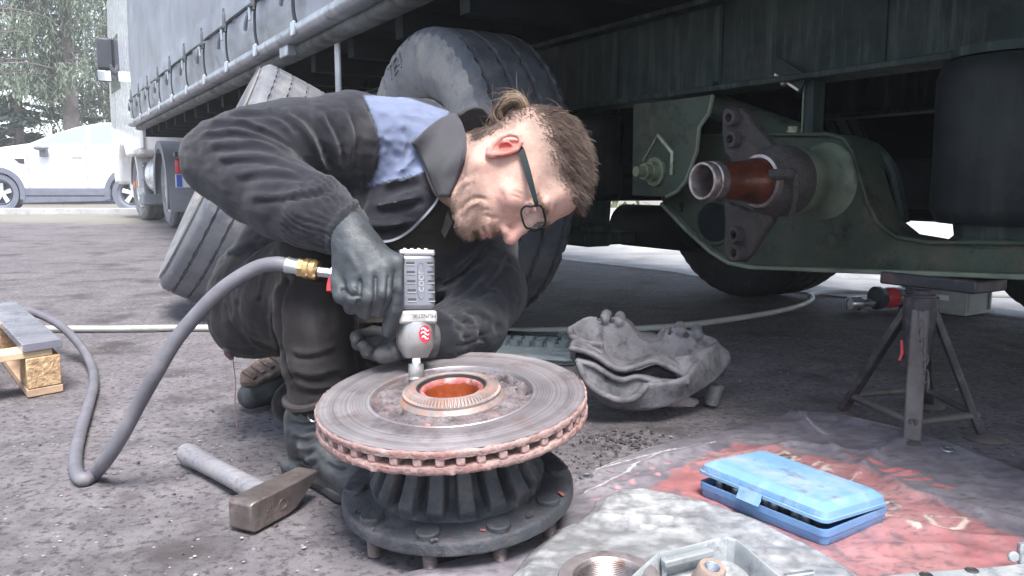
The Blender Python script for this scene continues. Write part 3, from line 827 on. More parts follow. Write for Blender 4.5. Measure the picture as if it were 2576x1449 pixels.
TK = thing('truck_tractor', 'white truck tractor with grey mudguards coupled to the curtain-sided trailer', 'truck', T_O, T_ANG)
def truck():
    # cab
    sec = [(10.05, 0.95), (10.05, 3.75), (12.2, 3.80), (13.3, 3.45), (13.75, 2.3), (13.85, 1.2), (13.75, 0.55), (12.95, 0.55), (12.85, 0.95), (12.6, 1.12), (12.1, 1.12), (11.85, 0.95)]
    m = MB(); m.prism(sec, FR_TZ, -0.06, 2.30)
    cab = build(m, 'cab', 'white_paint', TK, bevel=0.06, bseg=3)
    m = MB(); m.prism([(11.9, 1.95), (11.9, 2.75), (13.1, 2.75), (13.38, 2.0)], FR_TZ, -0.064, -0.055); build(m, 'side_window', 'car_glass', cab)
    m = MB(); m.box((-0.04, 10.35, 2.3), (0.05, 0.75, 2.6)); build(m, 'air_deflector', 'white_paint', cab, bevel=0.02)
    # mirrors
    a = W2T(P(262, 150, 12.4))
    def mirror(c, sx, sz, mt):
        m = MB(); m.box(c, (sx, 0.14, sz)); h = build(m, 'mirror', 'dark_plastic', TK, bevel=0.04, bseg=3)
        m = MB(); m.box(c + np.array([0, -0.074, 0]), (sx*0.84, 0.006, sz*0.88)); build(m, 'mirror_glass', mt, h, bevel=0.02)
        return h
    m1 = mirror(W2T(P(263, 136, 12.4)), 0.22, 0.48, 'dark_plastic')
    m2 = mirror(W2T(P(262, 192, 12.4)), 0.22, 0.17, 'mirror_glass')
    m = MB()
    m.tube([W2T(P(280, 100, 12.4)), W2T(P(312, 106, 12.5))], 0.03, 8); m.tube(spline([W2T(P(276, 165, 12.4)), W2T(P(290, 185, 12.4)), W2T(P(312, 200, 12.5))], 4), 0.035, 8)
    build(m, 'mirror_arm', 'dark_plastic', m1)
    # frame
    m = MB(); m.box((0.75, 10.4, 0.85), (0.10, 6.6, 0.28)); m.box((1.5, 10.4, 0.85), (0.10, 6.6, 0.28)); build(m, 'frame_rail', 'underside', TK)
    # wheels
    d = W2T(P(418, 462, 10.3)); f = W2T(P(350, 474, 12.5))
    def wh(c, W, mt, rimm, n=100, turn=0):
        t = tyre_mb(0.5, W, 0.288, n, (-0.25, 0.0, 0.25), 0.016, 0.012, 0)
        o = build(t, 'wheel', mt, TK, smooth=50); o.location = (c[0]+W/2, c[1], 0.5); o.rotation_euler = (0, 0, turn)
        r = build(rim_mb(W=W*0.85), 'rim', rimm, o)
        return o
    wh(d, 0.31, 'tyre_dusty', 'rim_silver'); wh(f, 0.33, 'tyre_dusty', 'rim_silver', turn=0.10)
    for L_ in (1.75,): 
        o = wh(np.array([L_, d[1], 0]), 0.31, 'tyre_dark', 'rim_dark'); o = wh(np.array([L_, f[1], 0]), 0.33, 'tyre_dark', 'rim_dark')
    # mudguard over the drive wheel
    def guard(c, r, L0, L1, a0, a1, name, mt, drop=0.0):
        n = 22; out = []; inn = []
        m = MB()
        for k in range(n+1):
            t = a0 + (a1-a0)*k/n
            out.append((c[1] + r*math.cos(t), 0.5 + r*math.sin(t))); inn.append((c[1] + (r-0.025)*math.cos(t), 0.5 + (r-0.025)*math.sin(t)))
        m.prism(out + inn[::-1], FR_TZ, L0, L1)
        o = build(m, name, mt, TK, smooth=50)
        m = MB(); inn2 = [(c[1] + (r-0.10)*math.cos(a0+(a1-a0)*k/n), 0.5 + (r-0.10)*math.sin(a0+(a1-a0)*k/n)) for k in range(n+1)]
        m.prism(out + inn2[::-1], FR_TZ, L0-0.015, L0); build(m, 'guard_lip', mt, o, smooth=50)
        return o
    g = guard(d, 0.60, d[0]-0.06, d[0]+0.62, math.radians(-8), math.radians(205), 'mudguard', 'plastic_grey')
    m = MB(); m.box((d[0]+0.26, d[1]-0.62, 0.42), (0.62, 0.03, 0.40)); build(m, 'mud_flap', 'plastic_grey', g)
    g2 = guard(f, 0.60, f[0]-0.05, f[0]+0.42, math.radians(5), math.radians(178), 'mudguard', 'white_paint')
    # chassis fairing, tank, brackets between the axles
    a = W2T(P(350, 340, 11.4)); b = W2T(P(372, 352, 10.9))
    m = MB(); m.box((a[0]+0.25, 11.15, 1.17), (0.55, 1.5, 0.20)); build(m, 'side_fairing', 'white_paint', TK, bevel=0.03)
    t = W2T(P(380, 450, 11.2))
    m = MB(); m.lathe([(0.0, 0), (0.28, 0.0), (0.32, 0.03), (0.32, 0.60), (0.28, 0.63), (0, 0.63)], (t[0]+0.30, 10.78, 0.68), (0, 1, 0), 32, caps=False); tk = build(m, 'fuel_tank', 'alloy', TK)
    m = MB(); m.lathe([(0.332, 0.10), (0.332, 0.15)], (t[0]+0.30, 10.78, 0.68), (0, 1, 0), 32, caps=False); build(m, 'tank_band', 'white_paint', tk)
    m = MB()
    for k in range(2): m.box((t[0]+0.02, 11.55+0.16*k, 0.62), (0.03, 0.03, 0.5))
    for k in range(3): m.box((t[0]+0.02, 11.63, 0.42+0.2*k), (0.06, 0.30, 0.03))
    build(m, 'step', 'plastic_grey', TK)
    m = MB(); q = W2T(P(340, 465, 11.9)); m.box(q, (0.03, 0.05, 0.10)); build(m, 'side_marker', 'lamp_orange', TK)
    m = MB(); m.box((t[0]+0.2, 11.7, 0.33), (0.5, 0.45, 0.16)); build(m, 'battery_box', 'plastic_grey', TK, bevel=0.02)
    # tail lamp and number plate at the rear end of the frame
    q = W2T(P(466, 418, 9.2)); m = MB(); m.box(q, (0.22, 0.06, 0.17)); build(m, 'tail_lamp', 'lamp_red', TK, bevel=0.03)
    q = W2T(P(466, 388, 9.2)); m = MB(); m.box(q + np.array([0.03,0,0]), (0.30, 0.08, 0.05)); build(m, 'lamp_bracket', 'dark_plastic', TK)
    q = W2T(P(472, 455, 9.25)); m = MB(); m.box(q, (0.26, 0.02, 0.15)); pl = build(m, 'number_plate', 'plate_white', TK)
    m = MB(); m.box(q + np.array([-0.09, -0.012, 0]), (0.06, 0.006, 0.14)); build(m, 'plate_band', 'plate_blue', pl)
truck()

# ------------------------------------------------------------------ parked car
CY = 16.4
CX0 = P(8, 487, CY)[0]
CAR = thing('parked_car', 'white crossover car with dark lower cladding parked beyond the kerb', 'car', (CX0, CY+0.9, 0))
def car():
    ar = lambda c, r, a0, a1, n=14: [(c + r*math.cos(t), 0.36 + r*math.sin(t)) for t in np.linspace(a0, a1, n)]
    wb = 2.66
    XZ = ((0,0,0), (1,0,0), (0,0,1), (0,1,0))
    top = [(-0.86, 0.50), (-0.88, 0.85), (-0.78, 1.06), (-0.45, 1.20), (0.15, 1.30), (0.62, 1.36), (3.55, 1.34), (3.62, 1.05), (3.66, 0.55), (3.55, 0.40)]
    bot = [(wb+0.52, 0.40)] + ar(wb, 0.46, 0.1, math.pi-0.1) + [(wb-0.55, 0.44), (0.55, 0.44)] + ar(0, 0.46, 0.1, math.pi-0.1) + [(-0.52, 0.42)]
    m = MB(); m.prism(top + bot, XZ, -0.90, 0.90)
    body = build(m, 'body', 'car_paint', CAR, bevel=0.05, bseg=3)
    # greenhouse
    prof = [(0.55, 1.33), (1.00, 1.52), (1.55, 1.70), (2.05, 1.785), (2.7, 1.80), (3.25, 1.74), (3.6, 1.33)]
    inn = 0.17
    lo = [(x, z) for x, z in prof]
    m = MB(); n = len(prof); vs = []
    for sgn in (-1, 1):
        for x, z in prof: vs.append((x, sgn*(0.86 - inn*((z-1.33)/0.47)), z))
    fs = [tuple(range(n)), tuple(range(n, 2*n))[::-1]] + [(i, n+i, n+i+1, i+1) for i in range(n-1)] + [(0, n-1, 2*n-1, n)]
    m.add(vs, fs); gh = build(m, 'greenhouse', 'car_paint', CAR, bevel=0.03, bseg=3)
    def yq(z): return -(0.86 - inn*((z-1.33)/0.47)) - 0.006
    def pane(pts, name, mt='car_glass', off=0.0):
        m = MB(); v = [(x, yq(z)-off, z) for x, z in pts]; m.add(v, [tuple(range(len(v)))]); m.add([(x, y+0.004, z) for x, y, z in v], [tuple(range(len(v)))[::-1]]); return build(m, name, mt, gh)
    pane([(0.85, 1.36), (1.75, 1.36), (1.75, 1.715), (1.55, 1.66), (1.1, 1.52)], 'side_window')
    pane([(1.86, 1.36), (2.62, 1.36), (2.62, 1.745), (2.1, 1.74), (1.86, 1.72)], 'side_window')
    pane([(2.72, 1.36), (3.3, 1.36), (3.1, 1.66), (2.72, 1.73)], 'side_window')
    # arches, cladding, sill
    def archp(c):
        m = MB(); m.prism(ar(c, 0.53, -0.25, math.pi+0.25, 24) + ar(c, 0.43, math.pi+0.25, -0.25, 24), XZ, -0.925, -0.885); return build(m, 'wheel_arch', 'cladding', CAR, smooth=40)
    archp(0); archp(wb)
    m = MB(); m.prism([(0.40, 0.47), (2.25, 0.47), (2.25, 0.20), (0.46, 0.16)], XZ, -0.915, -0.80); cl = build(m, 'sill_cladding', 'cladding', CAR, bevel=0.02)
    m = MB(); m.prism([(0.46, 0.33), (2.25, 0.33), (2.25, 0.31), (0.46, 0.31)], XZ, -0.921, -0.916); build(m, 'sill_groove', 'dark_plastic', cl)
    m = MB(); m.box((1.35, -0.87, 0.20), (1.9, 0.05, 0.10)); build(m, 'underside', 'dark_plastic', CAR)
    # door lines
    for x in (0.62, 1.80): 
        m = MB(); m.box((x, -0.9015, 0.90), (0.012, 0.004, 0.84)); build(m, 'door_gap', 'cladding', body)
    m = MB(); m.box((1.2, -0.903, 0.56), (1.15, 0.012, 0.05)); build(m, 'door_crease', 'car_paint', body)
    m = MB(); m.box((1.62, -0.915, 1.10), (0.20, 0.03, 0.035)); build(m, 'door_handle', 'car_paint', body, bevel=0.01)
    m = MB(); m.prism([(0.34, 1.06), (0.55, 1.06), (0.55, 0.95), (0.44, 0.97)], XZ, -0.906, -0.90); build(m, 'side_vent', 'dark_plastic', body)
    # mirror
    m = MB(); m.ball((0.98, -1.03, 1.27), (0.15, 0.10, 0.055), 14, 8); mi = build(m, 'wing_mirror', 'plastic_grey', CAR)
    m = MB(); m.box((0.98, -0.95, 1.17), (0.13, 0.12, 0.16)); build(m, 'mirror_foot', 'plastic_grey', mi, bevel=0.02)
    # wheels
    def cw(x):
        t = tyre_mb(0.36, 0.235, 0.235, 64, (-0.2, 0.2), 0.012, 0.008, 0)
        t.v = [(y, xx, z) for xx, y, z in t.v]; t.f = [f[::-1] for f in t.f]
        o = build(t, 'wheel', 'cladding', CAR, smooth=50); o.location = (x, -0.78, 0.36)
        m = MB(); m.lathe([(0.236, -0.06), (0.225, -0.075), (0.20, -0.06), (0.19, -0.02), (0.0, -0.02)], (0,0,0), (0,1,0), 32, caps=False); build(m, 'rim', 'dark_plastic', o)
        for k in range(5):
            a = math.pi/2 + 2*math.pi*k/5
            d = np.array([math.cos(a), 0, math.sin(a)]); pdir = np.array([-math.sin(a), 0, math.cos(a)])
            m = MB(); m.hexa([d*0.03 - pdir*0.035 + (0,-0.05,0), d*0.215 - pdir*0.05 + (0,-0.07,0), d*0.215 - pdir*0.05 + (0,-0.05,0), d*0.03 - pdir*0.035 + (0,-0.03,0), d*0.03 + pdir*0.035 + (0,-0.05,0), d*0.215 + pdir*0.05 + (0,-0.07,0), d*0.215 + pdir*0.05 + (0,-0.05,0), d*0.03 + pdir*0.035 + (0,-0.03,0)])
            build(m, 'spoke', 'alloy', o, bevel=0.008)
        m = MB(); m.cyl((0,-0.065,0), (0,-0.03,0), 0.045, seg=20); build(m, 'hub_cap', 'alloy', o)
    cw(0); cw(wb)
car()

# ------------------------------------------------------------------ trees
def tree(name, label, px, Y, H, mode, seed, matn, z_lo, trunk_r):
    rs = np.random.RandomState(seed)
    x0 = (px - CXP) / FPX * Y
    T = thing(name, label, 'tree', (x0, Y, 0), group='conifers beyond the car')
    m = MB()
    m.tube([(0.12*math.sin(z*0.4), 0.05*z*0.2, z) for z in np.linspace(-0.1, H, 16)], [trunk_r*(1.25 if z < 0.3 else 1)*(1 - 0.9*z/H)+0.02 for z in np.linspace(-0.1, H, 16)], 14)
    build(m, 'trunk', 'bark', T, smooth=60)
    qv = []; limbs = MB()
    def leaf(p, d, l, w):
        d = nrm(d); s = nrm(np.cross(d, rs.randn(3)))
        qv.append([p - s*w, p + s*w, p + d*l + s*w*0.5, p + d*l - s*w*0.5])
    nb = 120 if mode == 'weep' else 120
    for i in range(nb):
        t = (i + rs.rand()) / nb
        z = z_lo + (H - z_lo) * t ** 1.15
        az = rs.rand() * 6.283
        Lb = (2.9 if mode == 'weep' else 2.6) * (1 - 0.75 * t) * rs.uniform(0.7, 1.15)
        d = np.array([math.cos(az), math.sin(az), 0])
        pts = []
        for k in range(9):
            u = k / 8
            drop = -0.16*Lb*u*u + 0.10*Lb*u if mode == 'weep' else -0.30*Lb*u + 0.18*Lb*u*u
            pts.append(np.array([0, 0, z + drop]) + d * Lb * u)
        limbs.tube(pts, [0.035*(1-0.85*k/8)*(1-0.6*t)+0.006 for k in range(9)], 5)
        side = np.array([-d[1], d[0], 0])
        for k in range(int(24 if mode == 'weep' else 22)):
            u = rs.uniform(0.12, 1.0); kk = min(int(u*8), 7); p = pts[kk] + (pts[kk+1]-pts[kk])*(u*8-kk)
            if mode == 'weep':
                hl = rs.uniform(0.35, 1.15) * (1.1 - 0.4*u)
                q = p + side * rs.uniform(-0.35, 0.35)*(1-u*0.4)
                nseg = int(hl / 0.065)
                for j in range(nseg):
                    pp = q + np.array([rs.randn()*0.03, rs.randn()*0.03, -hl*j/nseg])
                    leaf(pp, np.array([rs.randn()*0.5, rs.randn()*0.5, -1]), rs.uniform(0.08, 0.15), rs.uniform(0.014, 0.028))
            else:
                sg = rs.choice([-1, 1]); tl = rs.uniform(0.2, 0.6) * (1.15 - 0.5*u)
                for j in range(int(tl/0.035)):
                    pp = p + (side*sg*0.8 + d*0.55) * (tl*j/(tl/0.035)*0.035/0.035/ max(1,int(tl/0.035)) * int(tl/0.035) if False else j*0.035) + np.array([0, 0, -0.15*j*0.035])
                    leaf(pp + rs.randn(3)*0.012, side*sg*rs.uniform(0.3, 1) + d*rs.uniform(0.2, 0.9) + np.array([0, 0, rs.uniform(-0.6, 0.25)]), rs.uniform(0.10, 0.18), rs.uniform(0.02, 0.042))
    V = np.array(qv).reshape(-1, 3); F = np.arange(len(V)).reshape(-1, 4)
    cr = mesh_np('crown', V, F, matn, T, world=False, smooth=30)
    build(limbs, 'limb', 'bark', cr)
tree('conifer_tree', 'tall weeping conifer with bare straight trunk behind the white car', 190, 22.0, 13.0, 'weep', 1, 'needles_a', 3.3, 0.21)
tree('conifer_tree', 'dense dark spruce left of the bare trunk', 62, 24.0, 9.0, 'layer', 2, 'needles_b', 0.7, 0.11)
tree('conifer_tree', 'weeping conifer half hidden behind the truck mirror', 330, 27.0, 13.0, 'weep', 3, 'needles_a', 2.6, 0.18)

# low hedge far beyond the other side of the trailer
def hedge():
    rs = np.random.RandomState(5)
    n = 5000
    P0 = np.stack([rs.uniform(-6, 26, n), 19 + rs.randn(n)*0.6, rs.uniform(0.0, 1.0, n)**0.7*1.1], 1)
    d = rs.randn(n, 3); d /= np.linalg.norm(d, axis=1)[:, None]; e = np.cross(d, rs.randn(n, 3)); e /= np.linalg.norm(e, axis=1)[:, None]
    V = np.stack([P0 - e*0.05, P0 + e*0.05, P0 + d*0.2 + e*0.03, P0 + d*0.2 - e*0.03], 1).reshape(-1, 3)
    o = mesh_np('hedge_foliage', V, np.arange(len(V)).reshape(-1, 4), 'hedge', None, smooth=30)
    tag(o, 'low yellow-green hedge far beyond the trailer', None, None, 'stuff')
hedge()
# ------------------------------------------------------------------ small distance-field modeller for cast and organic shapes
class Field:
    def __init__(self, lo, hi, h):
        self.lo = np.asarray(lo, float); self.h = h
        self.n = np.ceil((np.asarray(hi, float) - self.lo) / h).astype(int) + 1
        self.ax = [(self.lo[i] + h*np.arange(self.n[i])).astype(np.float32) for i in range(3)]
        self.F = np.full(tuple(self.n), 0.2, np.float32)
    def sub(self, lo, hi, m):
        sl = []
        for i in range(3):
            a = int(np.clip(np.floor((lo[i]-m-self.lo[i])/self.h), 0, self.n[i]))
            b = int(np.clip(np.ceil((hi[i]+m-self.lo[i])/self.h)+1, 0, self.n[i]))
            sl.append(slice(a, b))
        sl = tuple(sl)
        return sl, self.ax[0][sl[0]][:, None, None], self.ax[1][sl[1]][None, :, None], self.ax[2][sl[2]][None, None, :]
    def comb(self, sl, d, k, op):
        if any(s.stop <= s.start for s in sl): return
        A = self.F[sl]
        if op == 'u':
            if k > 0:
                hh = np.clip(0.5 + 0.5*(A - d)/k, 0, 1); R = A*(1-hh) + d*hh - k*hh*(1-hh)
            else: R = np.minimum(A, d)
        elif op == 's':
            d = -d
            if k > 0:
                hh = np.clip(0.5 - 0.5*(A - d)/k, 0, 1); R = A*(1-hh) + d*hh + k*hh*(1-hh)
            else: R = np.maximum(A, d)
        self.F[sl] = R
    def cone(self, a, b, ra, rb=None, k=0.0, op='u'):
        rb = ra if rb is None else rb
        a = np.asarray(a, float); b = np.asarray(b, float); r = max(ra, rb)
        sl, X, Y, Z = self.sub(np.minimum(a, b)-r, np.maximum(a, b)+r, k + 3*self.h)
        ba = b - a; L2 = float(ba @ ba) + 1e-12
        t = np.clip(((X-a[0])*ba[0] + (Y-a[1])*ba[1] + (Z-a[2])*ba[2])/L2, 0, 1)
        d = np.sqrt((X-a[0]-t*ba[0])**2 + (Y-a[1]-t*ba[1])**2 + (Z-a[2]-t*ba[2])**2) - (ra + t*(rb-ra))
        self.comb(sl, d, k, op); return self
    def chain(self, pts, k=0.0, op='u'):
        for (a, ra), (b, rb) in zip(pts[:-1], pts[1:]): self.cone(a, b, ra, rb, k, op)
        return self
    def ell(self, c, r, R=None, k=0.0, op='u'):
        """ellipsoid; rows of R are its axes in world space"""
        c = np.asarray(c, float); r = np.asarray(r, float)
        R = np.eye(3) if R is None else np.asarray(R, float)
        e = np.sqrt(((R * r[:, None])**2).sum(0))
        sl, X, Y, Z = self.sub(c-e, c+e, k + 3*self.h)
        dx, dy, dz = X-c[0], Y-c[1], Z-c[2]
        q = [(dx*R[i,0] + dy*R[i,1] + dz*R[i,2]) for i in range(3)]
        k0 = np.sqrt(sum((q[i]/r[i])**2 for i in range(3))); k1 = np.sqrt(sum((q[i]/r[i]**2)**2 for i in range(3))) + 1e-9
        self.comb(sl, k0*(k0-1)/k1, k, op); return self
    def box(self, c, s, R=None, rd=0.0, k=0.0, op='u'):
        c = np.asarray(c, float); s = np.asarray(s, float)/2 - rd
        R = np.eye(3) if R is None else np.asarray(R, float)
        e = np.sqrt(((R * (s+rd)[:, None])**2).sum(0))*1.8
        sl, X, Y, Z = self.sub(c-e, c+e, k + 3*self.h)
        dx, dy, dz = X-c[0], Y-c[1], Z-c[2]
        q = [np.abs(dx*R[i,0] + dy*R[i,1] + dz*R[i,2]) - s[i] for i in range(3)]
        d = np.sqrt(sum(np.maximum(v, 0)**2 for v in q)) + np.minimum(np.maximum(q[0], np.maximum(q[1], q[2])), 0) - rd
        self.comb(sl, d, k, op); return self
    def half(self, p, n, k=0.0):
        """keep only the side of the plane that n points away from"""
        n = nrm(n); p = np.asarray(p, float)
        sl, X, Y, Z = self.sub(self.lo, self.lo + self.h*self.n, 0)
        d = (X-p[0])*n[0] + (Y-p[1])*n[1] + (Z-p[2])*n[2]
        self.comb(sl, -d, k, 's'); return self
    def mesh(self):
        F = self.F; F[0], F[-1] = 0.2, 0.2; F[:, 0], F[:, -1] = 0.2, 0.2; F[:, :, 0], F[:, :, -1] = 0.2, 0.2
        S = F < 0
        c = np.zeros(tuple(self.n - 1), np.int8)
        for dx in (0, 1):
            for dy in (0, 1):
                for dz in (0, 1):
                    c += S[dx:self.n[0]-1+dx, dy:self.n[1]-1+dy, dz:self.n[2]-1+dz]
        act = (c > 0) & (c < 8)
        I = np.argwhere(act); idx = np.full(act.shape, -1, np.int64); idx[act] = np.arange(len(I))
        pos = np.zeros((len(I), 3)); cnt = np.zeros(len(I))
        for a in range(3):
            o1, o2 = [q for q in range(3) if q != a]
            for b in (0, 1):
                for d in (0, 1):
                    st = np.zeros(3, int); st[o1] = b; st[o2] = d
                    J = I + st; K = J.copy(); K[:, a] += 1
                    v0 = F[J[:,0], J[:,1], J[:,2]]; v1 = F[K[:,0], K[:,1], K[:,2]]
                    m = (v0 < 0) != (v1 < 0)
                    t = np.where(m, v0/(v0-v1+1e-20), 0)
                    q = J.astype(float); q[:, a] += t
                    pos[m] += q[m]; cnt[m] += 1
        V = self.lo + self.h*pos/cnt[:, None]
        faces = []
        for a in range(3):
            o1, o2 = [(a+1) % 3, (a+2) % 3]
            s0 = [slice(None)]*3; s1 = [slice(None)]*3; s0[a] = slice(0, -1); s1[a] = slice(1, None)
            A, B = S[tuple(s0)], S[tuple(s1)]
            E = np.argwhere(A != B)
            E = E[(E[:, o1] > 0) & (E[:, o2] > 0) & (E[:, o1] < self.n[o1]-1) & (E[:, o2] < self.n[o2]-1)]
            if not len(E): continue
            ins = A[E[:,0], E[:,1], E[:,2]]
            def cell(d1, d2):
                Q = E.copy(); Q[:, o1] += d1; Q[:, o2] += d2
                return idx[Q[:,0], Q[:,1], Q[:,2]]
            q = np.stack([cell(-1,-1), cell(0,-1), cell(0,0), cell(-1,0)], 1)
            q[~ins] = q[~ins][:, ::-1]
            faces.append(q)
        return V, np.concatenate(faces)

def smooth_verts(V, F, it=1, lam=0.5):
    n = len(V)
    e = np.concatenate([F[:, [0,1]], F[:, [1,2]], F[:, [2,3]], F[:, [3,0]]])
    for _ in range(it):
        acc = np.zeros_like(V); cnt = np.zeros(n)
        for i in range(3):
            acc[:, i] = np.bincount(e[:,0], V[e[:,1], i], n) + np.bincount(e[:,1], V[e[:,0], i], n)
        cnt = np.bincount(e[:,0], minlength=n) + np.bincount(e[:,1], minlength=n)
        V = V + lam*(acc/np.maximum(cnt,1)[:, None] - V)
    return V

def vnormals(V, F):
    fn = np.cross(V[F[:,2]]-V[F[:,0]], V[F[:,3]]-V[F[:,1]])
    N = np.zeros_like(V)
    for k in range(4):
        for i in range(3): N[:, i] += np.bincount(F[:, k], fn[:, i], len(V))
    return N/(np.linalg.norm(N, axis=1)[:, None]+1e-12)

def seg_dist(Q, poly):
    """distance of 2-d points Q to a polyline"""
    best = np.full(len(Q), 1e9)
    for a, b in zip(poly[:-1], poly[1:]):
        a = np.asarray(a, float); b = np.asarray(b, float); ba = b-a
        t = np.clip(((Q-a) @ ba)/(ba @ ba + 1e-9), 0, 1)
        best = np.minimum(best, np.linalg.norm(Q - a - t[:, None]*ba, axis=1))
    return best

def in_poly(Q, poly):
    x, y = Q[:, 0], Q[:, 1]; r = np.zeros(len(Q), bool); n = len(poly)
    for i in range(n):
        (x0, y0), (x1, y1) = poly[i], poly[(i+1) % n]
        c = ((y0 > y) != (y1 > y)) & (x < (x1-x0)*(y-y0)/(y1-y0+1e-12)+x0)
        r ^= c
    return r
# ------------------------------------------------------------------ brake disc on its hub
mat('disc_face', (0.44, 0.415, 0.435), 0.42, 0.6, 0.28, 7, dirt=[((0.17, 0.14, 0.15), 0.36, 9), ((0.33, 0.24, 0.22), 0.24, 20)], bump=0.25, bscale=160, bdist=0.0008, rvar=0.12)
def add_scoring(m, dark, lite):
    nt = m.node_tree; N = nt.nodes; Lk = nt.links; b = N['Principled BSDF']
    tc = N.new('ShaderNodeTexCoord'); mp = N.new('ShaderNodeMapping'); mp.inputs['Scale'].default_value = (1, 1, 0); Lk.new(tc.outputs['Object'], mp.inputs['Vector'])
    ln = N.new('ShaderNodeVectorMath'); ln.operation = 'LENGTH'; Lk.new(mp.outputs['Vector'], ln.inputs[0])
    n1 = N.new('ShaderNodeTexNoise'); n1.noise_dimensions = '1D'; n1.inputs['Scale'].default_value = 260; n1.inputs['Detail'].default_value = 4; Lk.new(ln.outputs['Value'], n1.inputs['W'])
    n2 = N.new('ShaderNodeTexNoise'); n2.noise_dimensions = '1D'; n2.inputs['Scale'].default_value = 38; n2.inputs['Detail'].default_value = 3; Lk.new(ln.outputs['Value'], n2.inputs['W'])
    ad = N.new('ShaderNodeMath'); ad.operation = 'ADD'; Lk.new(n1.outputs['Fac'], ad.inputs[0]); Lk.new(n2.outputs['Fac'], ad.inputs[1])
    r = N.new('ShaderNodeValToRGB'); r.color_ramp.elements[0].position = 0.40; r.color_ramp.elements[1].position = 0.62; r.color_ramp.elements[0].color = (*dark, 1); r.color_ramp.elements[1].color = (*lite, 1)
    hf_ = N.new('ShaderNodeMath'); hf_.operation = 'MULTIPLY'; hf_.inputs[1].default_value = 0.5; Lk.new(ad.outputs['Value'], hf_.inputs[0]); Lk.new(hf_.outputs['Value'], r.inputs['Fac'])
    old = b.inputs['Base Color'].links[0].from_socket
    mx = N.new('ShaderNodeMix'); mx.data_type = 'RGBA'; mx.blend_type = 'MULTIPLY'; mx.inputs['Factor'].default_value = 1.0; Lk.new(old, mx.inputs[6]); Lk.new(r.outputs['Color'], mx.inputs[7]); Lk.new(mx.outputs[2], b.inputs['Base Color'])
    bp = N.new('ShaderNodeBump'); bp.inputs['Strength'].default_value = 0.25; bp.inputs['Distance'].default_value = 0.0006; Lk.new(n1.outputs['Fac'], bp.inputs['Height'])
    if b.inputs['Normal'].links: Lk.new(b.inputs['Normal'].links[0].from_socket, bp.inputs['Normal'])
    Lk.new(bp.outputs['Normal'], b.inputs['Normal'])
add_scoring(MATS['disc_face'], (0.72, 0.70, 0.70), (1.15, 1.12, 1.12))
mat('disc_edge', (0.33, 0.215, 0.20), 0.85, 0.0, 0.3, 25, dirt=[((0.25, 0.115, 0.105), 0.42, 18), ((0.43, 0.33, 0.30), 0.35, 35), ((0.12, 0.075, 0.07), 0.25, 50)], bump=0.9, bscale=110, bdist=0.004)
mat('disc_inner', (0.10, 0.075, 0.08), 0.9, 0.0, 0.4, 30, bump=0.6, bscale=80)
mat('crust', (0.165, 0.140, 0.147), 0.85, 0.1, 0.4, 40, dirt=[((0.20, 0.11, 0.095), 0.32, 30), ((0.045, 0.038, 0.042), 0.42, 50)], bump=0.9, bscale=120, bdist=0.004)
mat('tone_ring', (0.29, 0.235, 0.225), 0.6, 0.35, 0.25, 30, dirt=((0.42, 0.22, 0.15), 0.4, 25), bump=0.3, bscale=120)
mat('rust_bore', (0.25, 0.055, 0.018), 0.35, 0.0, 0.4, 25, dirt=((0.36, 0.10, 0.04), 0.4, 40), bump=0.4, coat=0.4)
mat('rust_red', (0.34, 0.10, 0.09), 0.6, 0.0, 0.4, 40, dirt=((0.5, 0.33, 0.32), 0.4, 50), bump=0.6)
mat('hub_cast', (0.050, 0.054, 0.064), 0.66, 0.1, 0.35, 14, dirt=[((0.095, 0.092, 0.10), 0.42, 14), ((0.10, 0.07, 0.062), 0.22, 30), ((0.022, 0.023, 0.027), 0.3, 40)], bump=0.8, bscale=170, bdist=0.003)
mat('stud_steel', (0.20, 0.16, 0.15), 0.5, 0.6, 0.3, 30, bump=0.2)

tx, ty = math.radians(-2.6), math.radians(6.2)
HN = nrm((math.sin(tx), -math.sin(ty), 1.0))
D0 = P(1137, 991, 1.285)
HUBT = thing('wheel_hub', 'wheel hub lying on its studs with a rusty ventilated brake disc on top', 'wheel hub', (D0[0], D0[1], 0))
hu = nrm(np.cross((0, 1, 0), HN)) ; hw = np.cross(HN, hu)
def hub_pt(r, a, h): return D0 + HN*h + (hu*math.cos(a) + hw*math.sin(a))*r

def rough_lathe(prof, seg, amp=0.0, sc=60, seed=0, off=0.0):
    """lathe around the hub axis with uneven surface"""
    vs = []; n = len(prof)
    for k in range(seg):
        a = 2*math.pi*k/seg
        for r, h in prof: vs.append(hub_pt(r, a, h+off))
    V = np.array(vs)
    if amp:
        nz = (fbm(V, sc, 3, seed)-0.5)*2*amp
        c = V - D0; rad = c - np.outer(c @ HN, HN); rad /= np.linalg.norm(rad, axis=1)[:, None]+1e-9
        V = V + rad*nz[:, None] + HN*((fbm(V, sc, 3, seed+4)-0.5)*2*amp)[:, None]
    fs = [(k*n+i, ((k+1) % seg)*n+i, ((k+1) % seg)*n+i+1, k*n+i+1) for k in range(seg) for i in range(n-1)]
    m = MB(); m.add(V, fs); return m

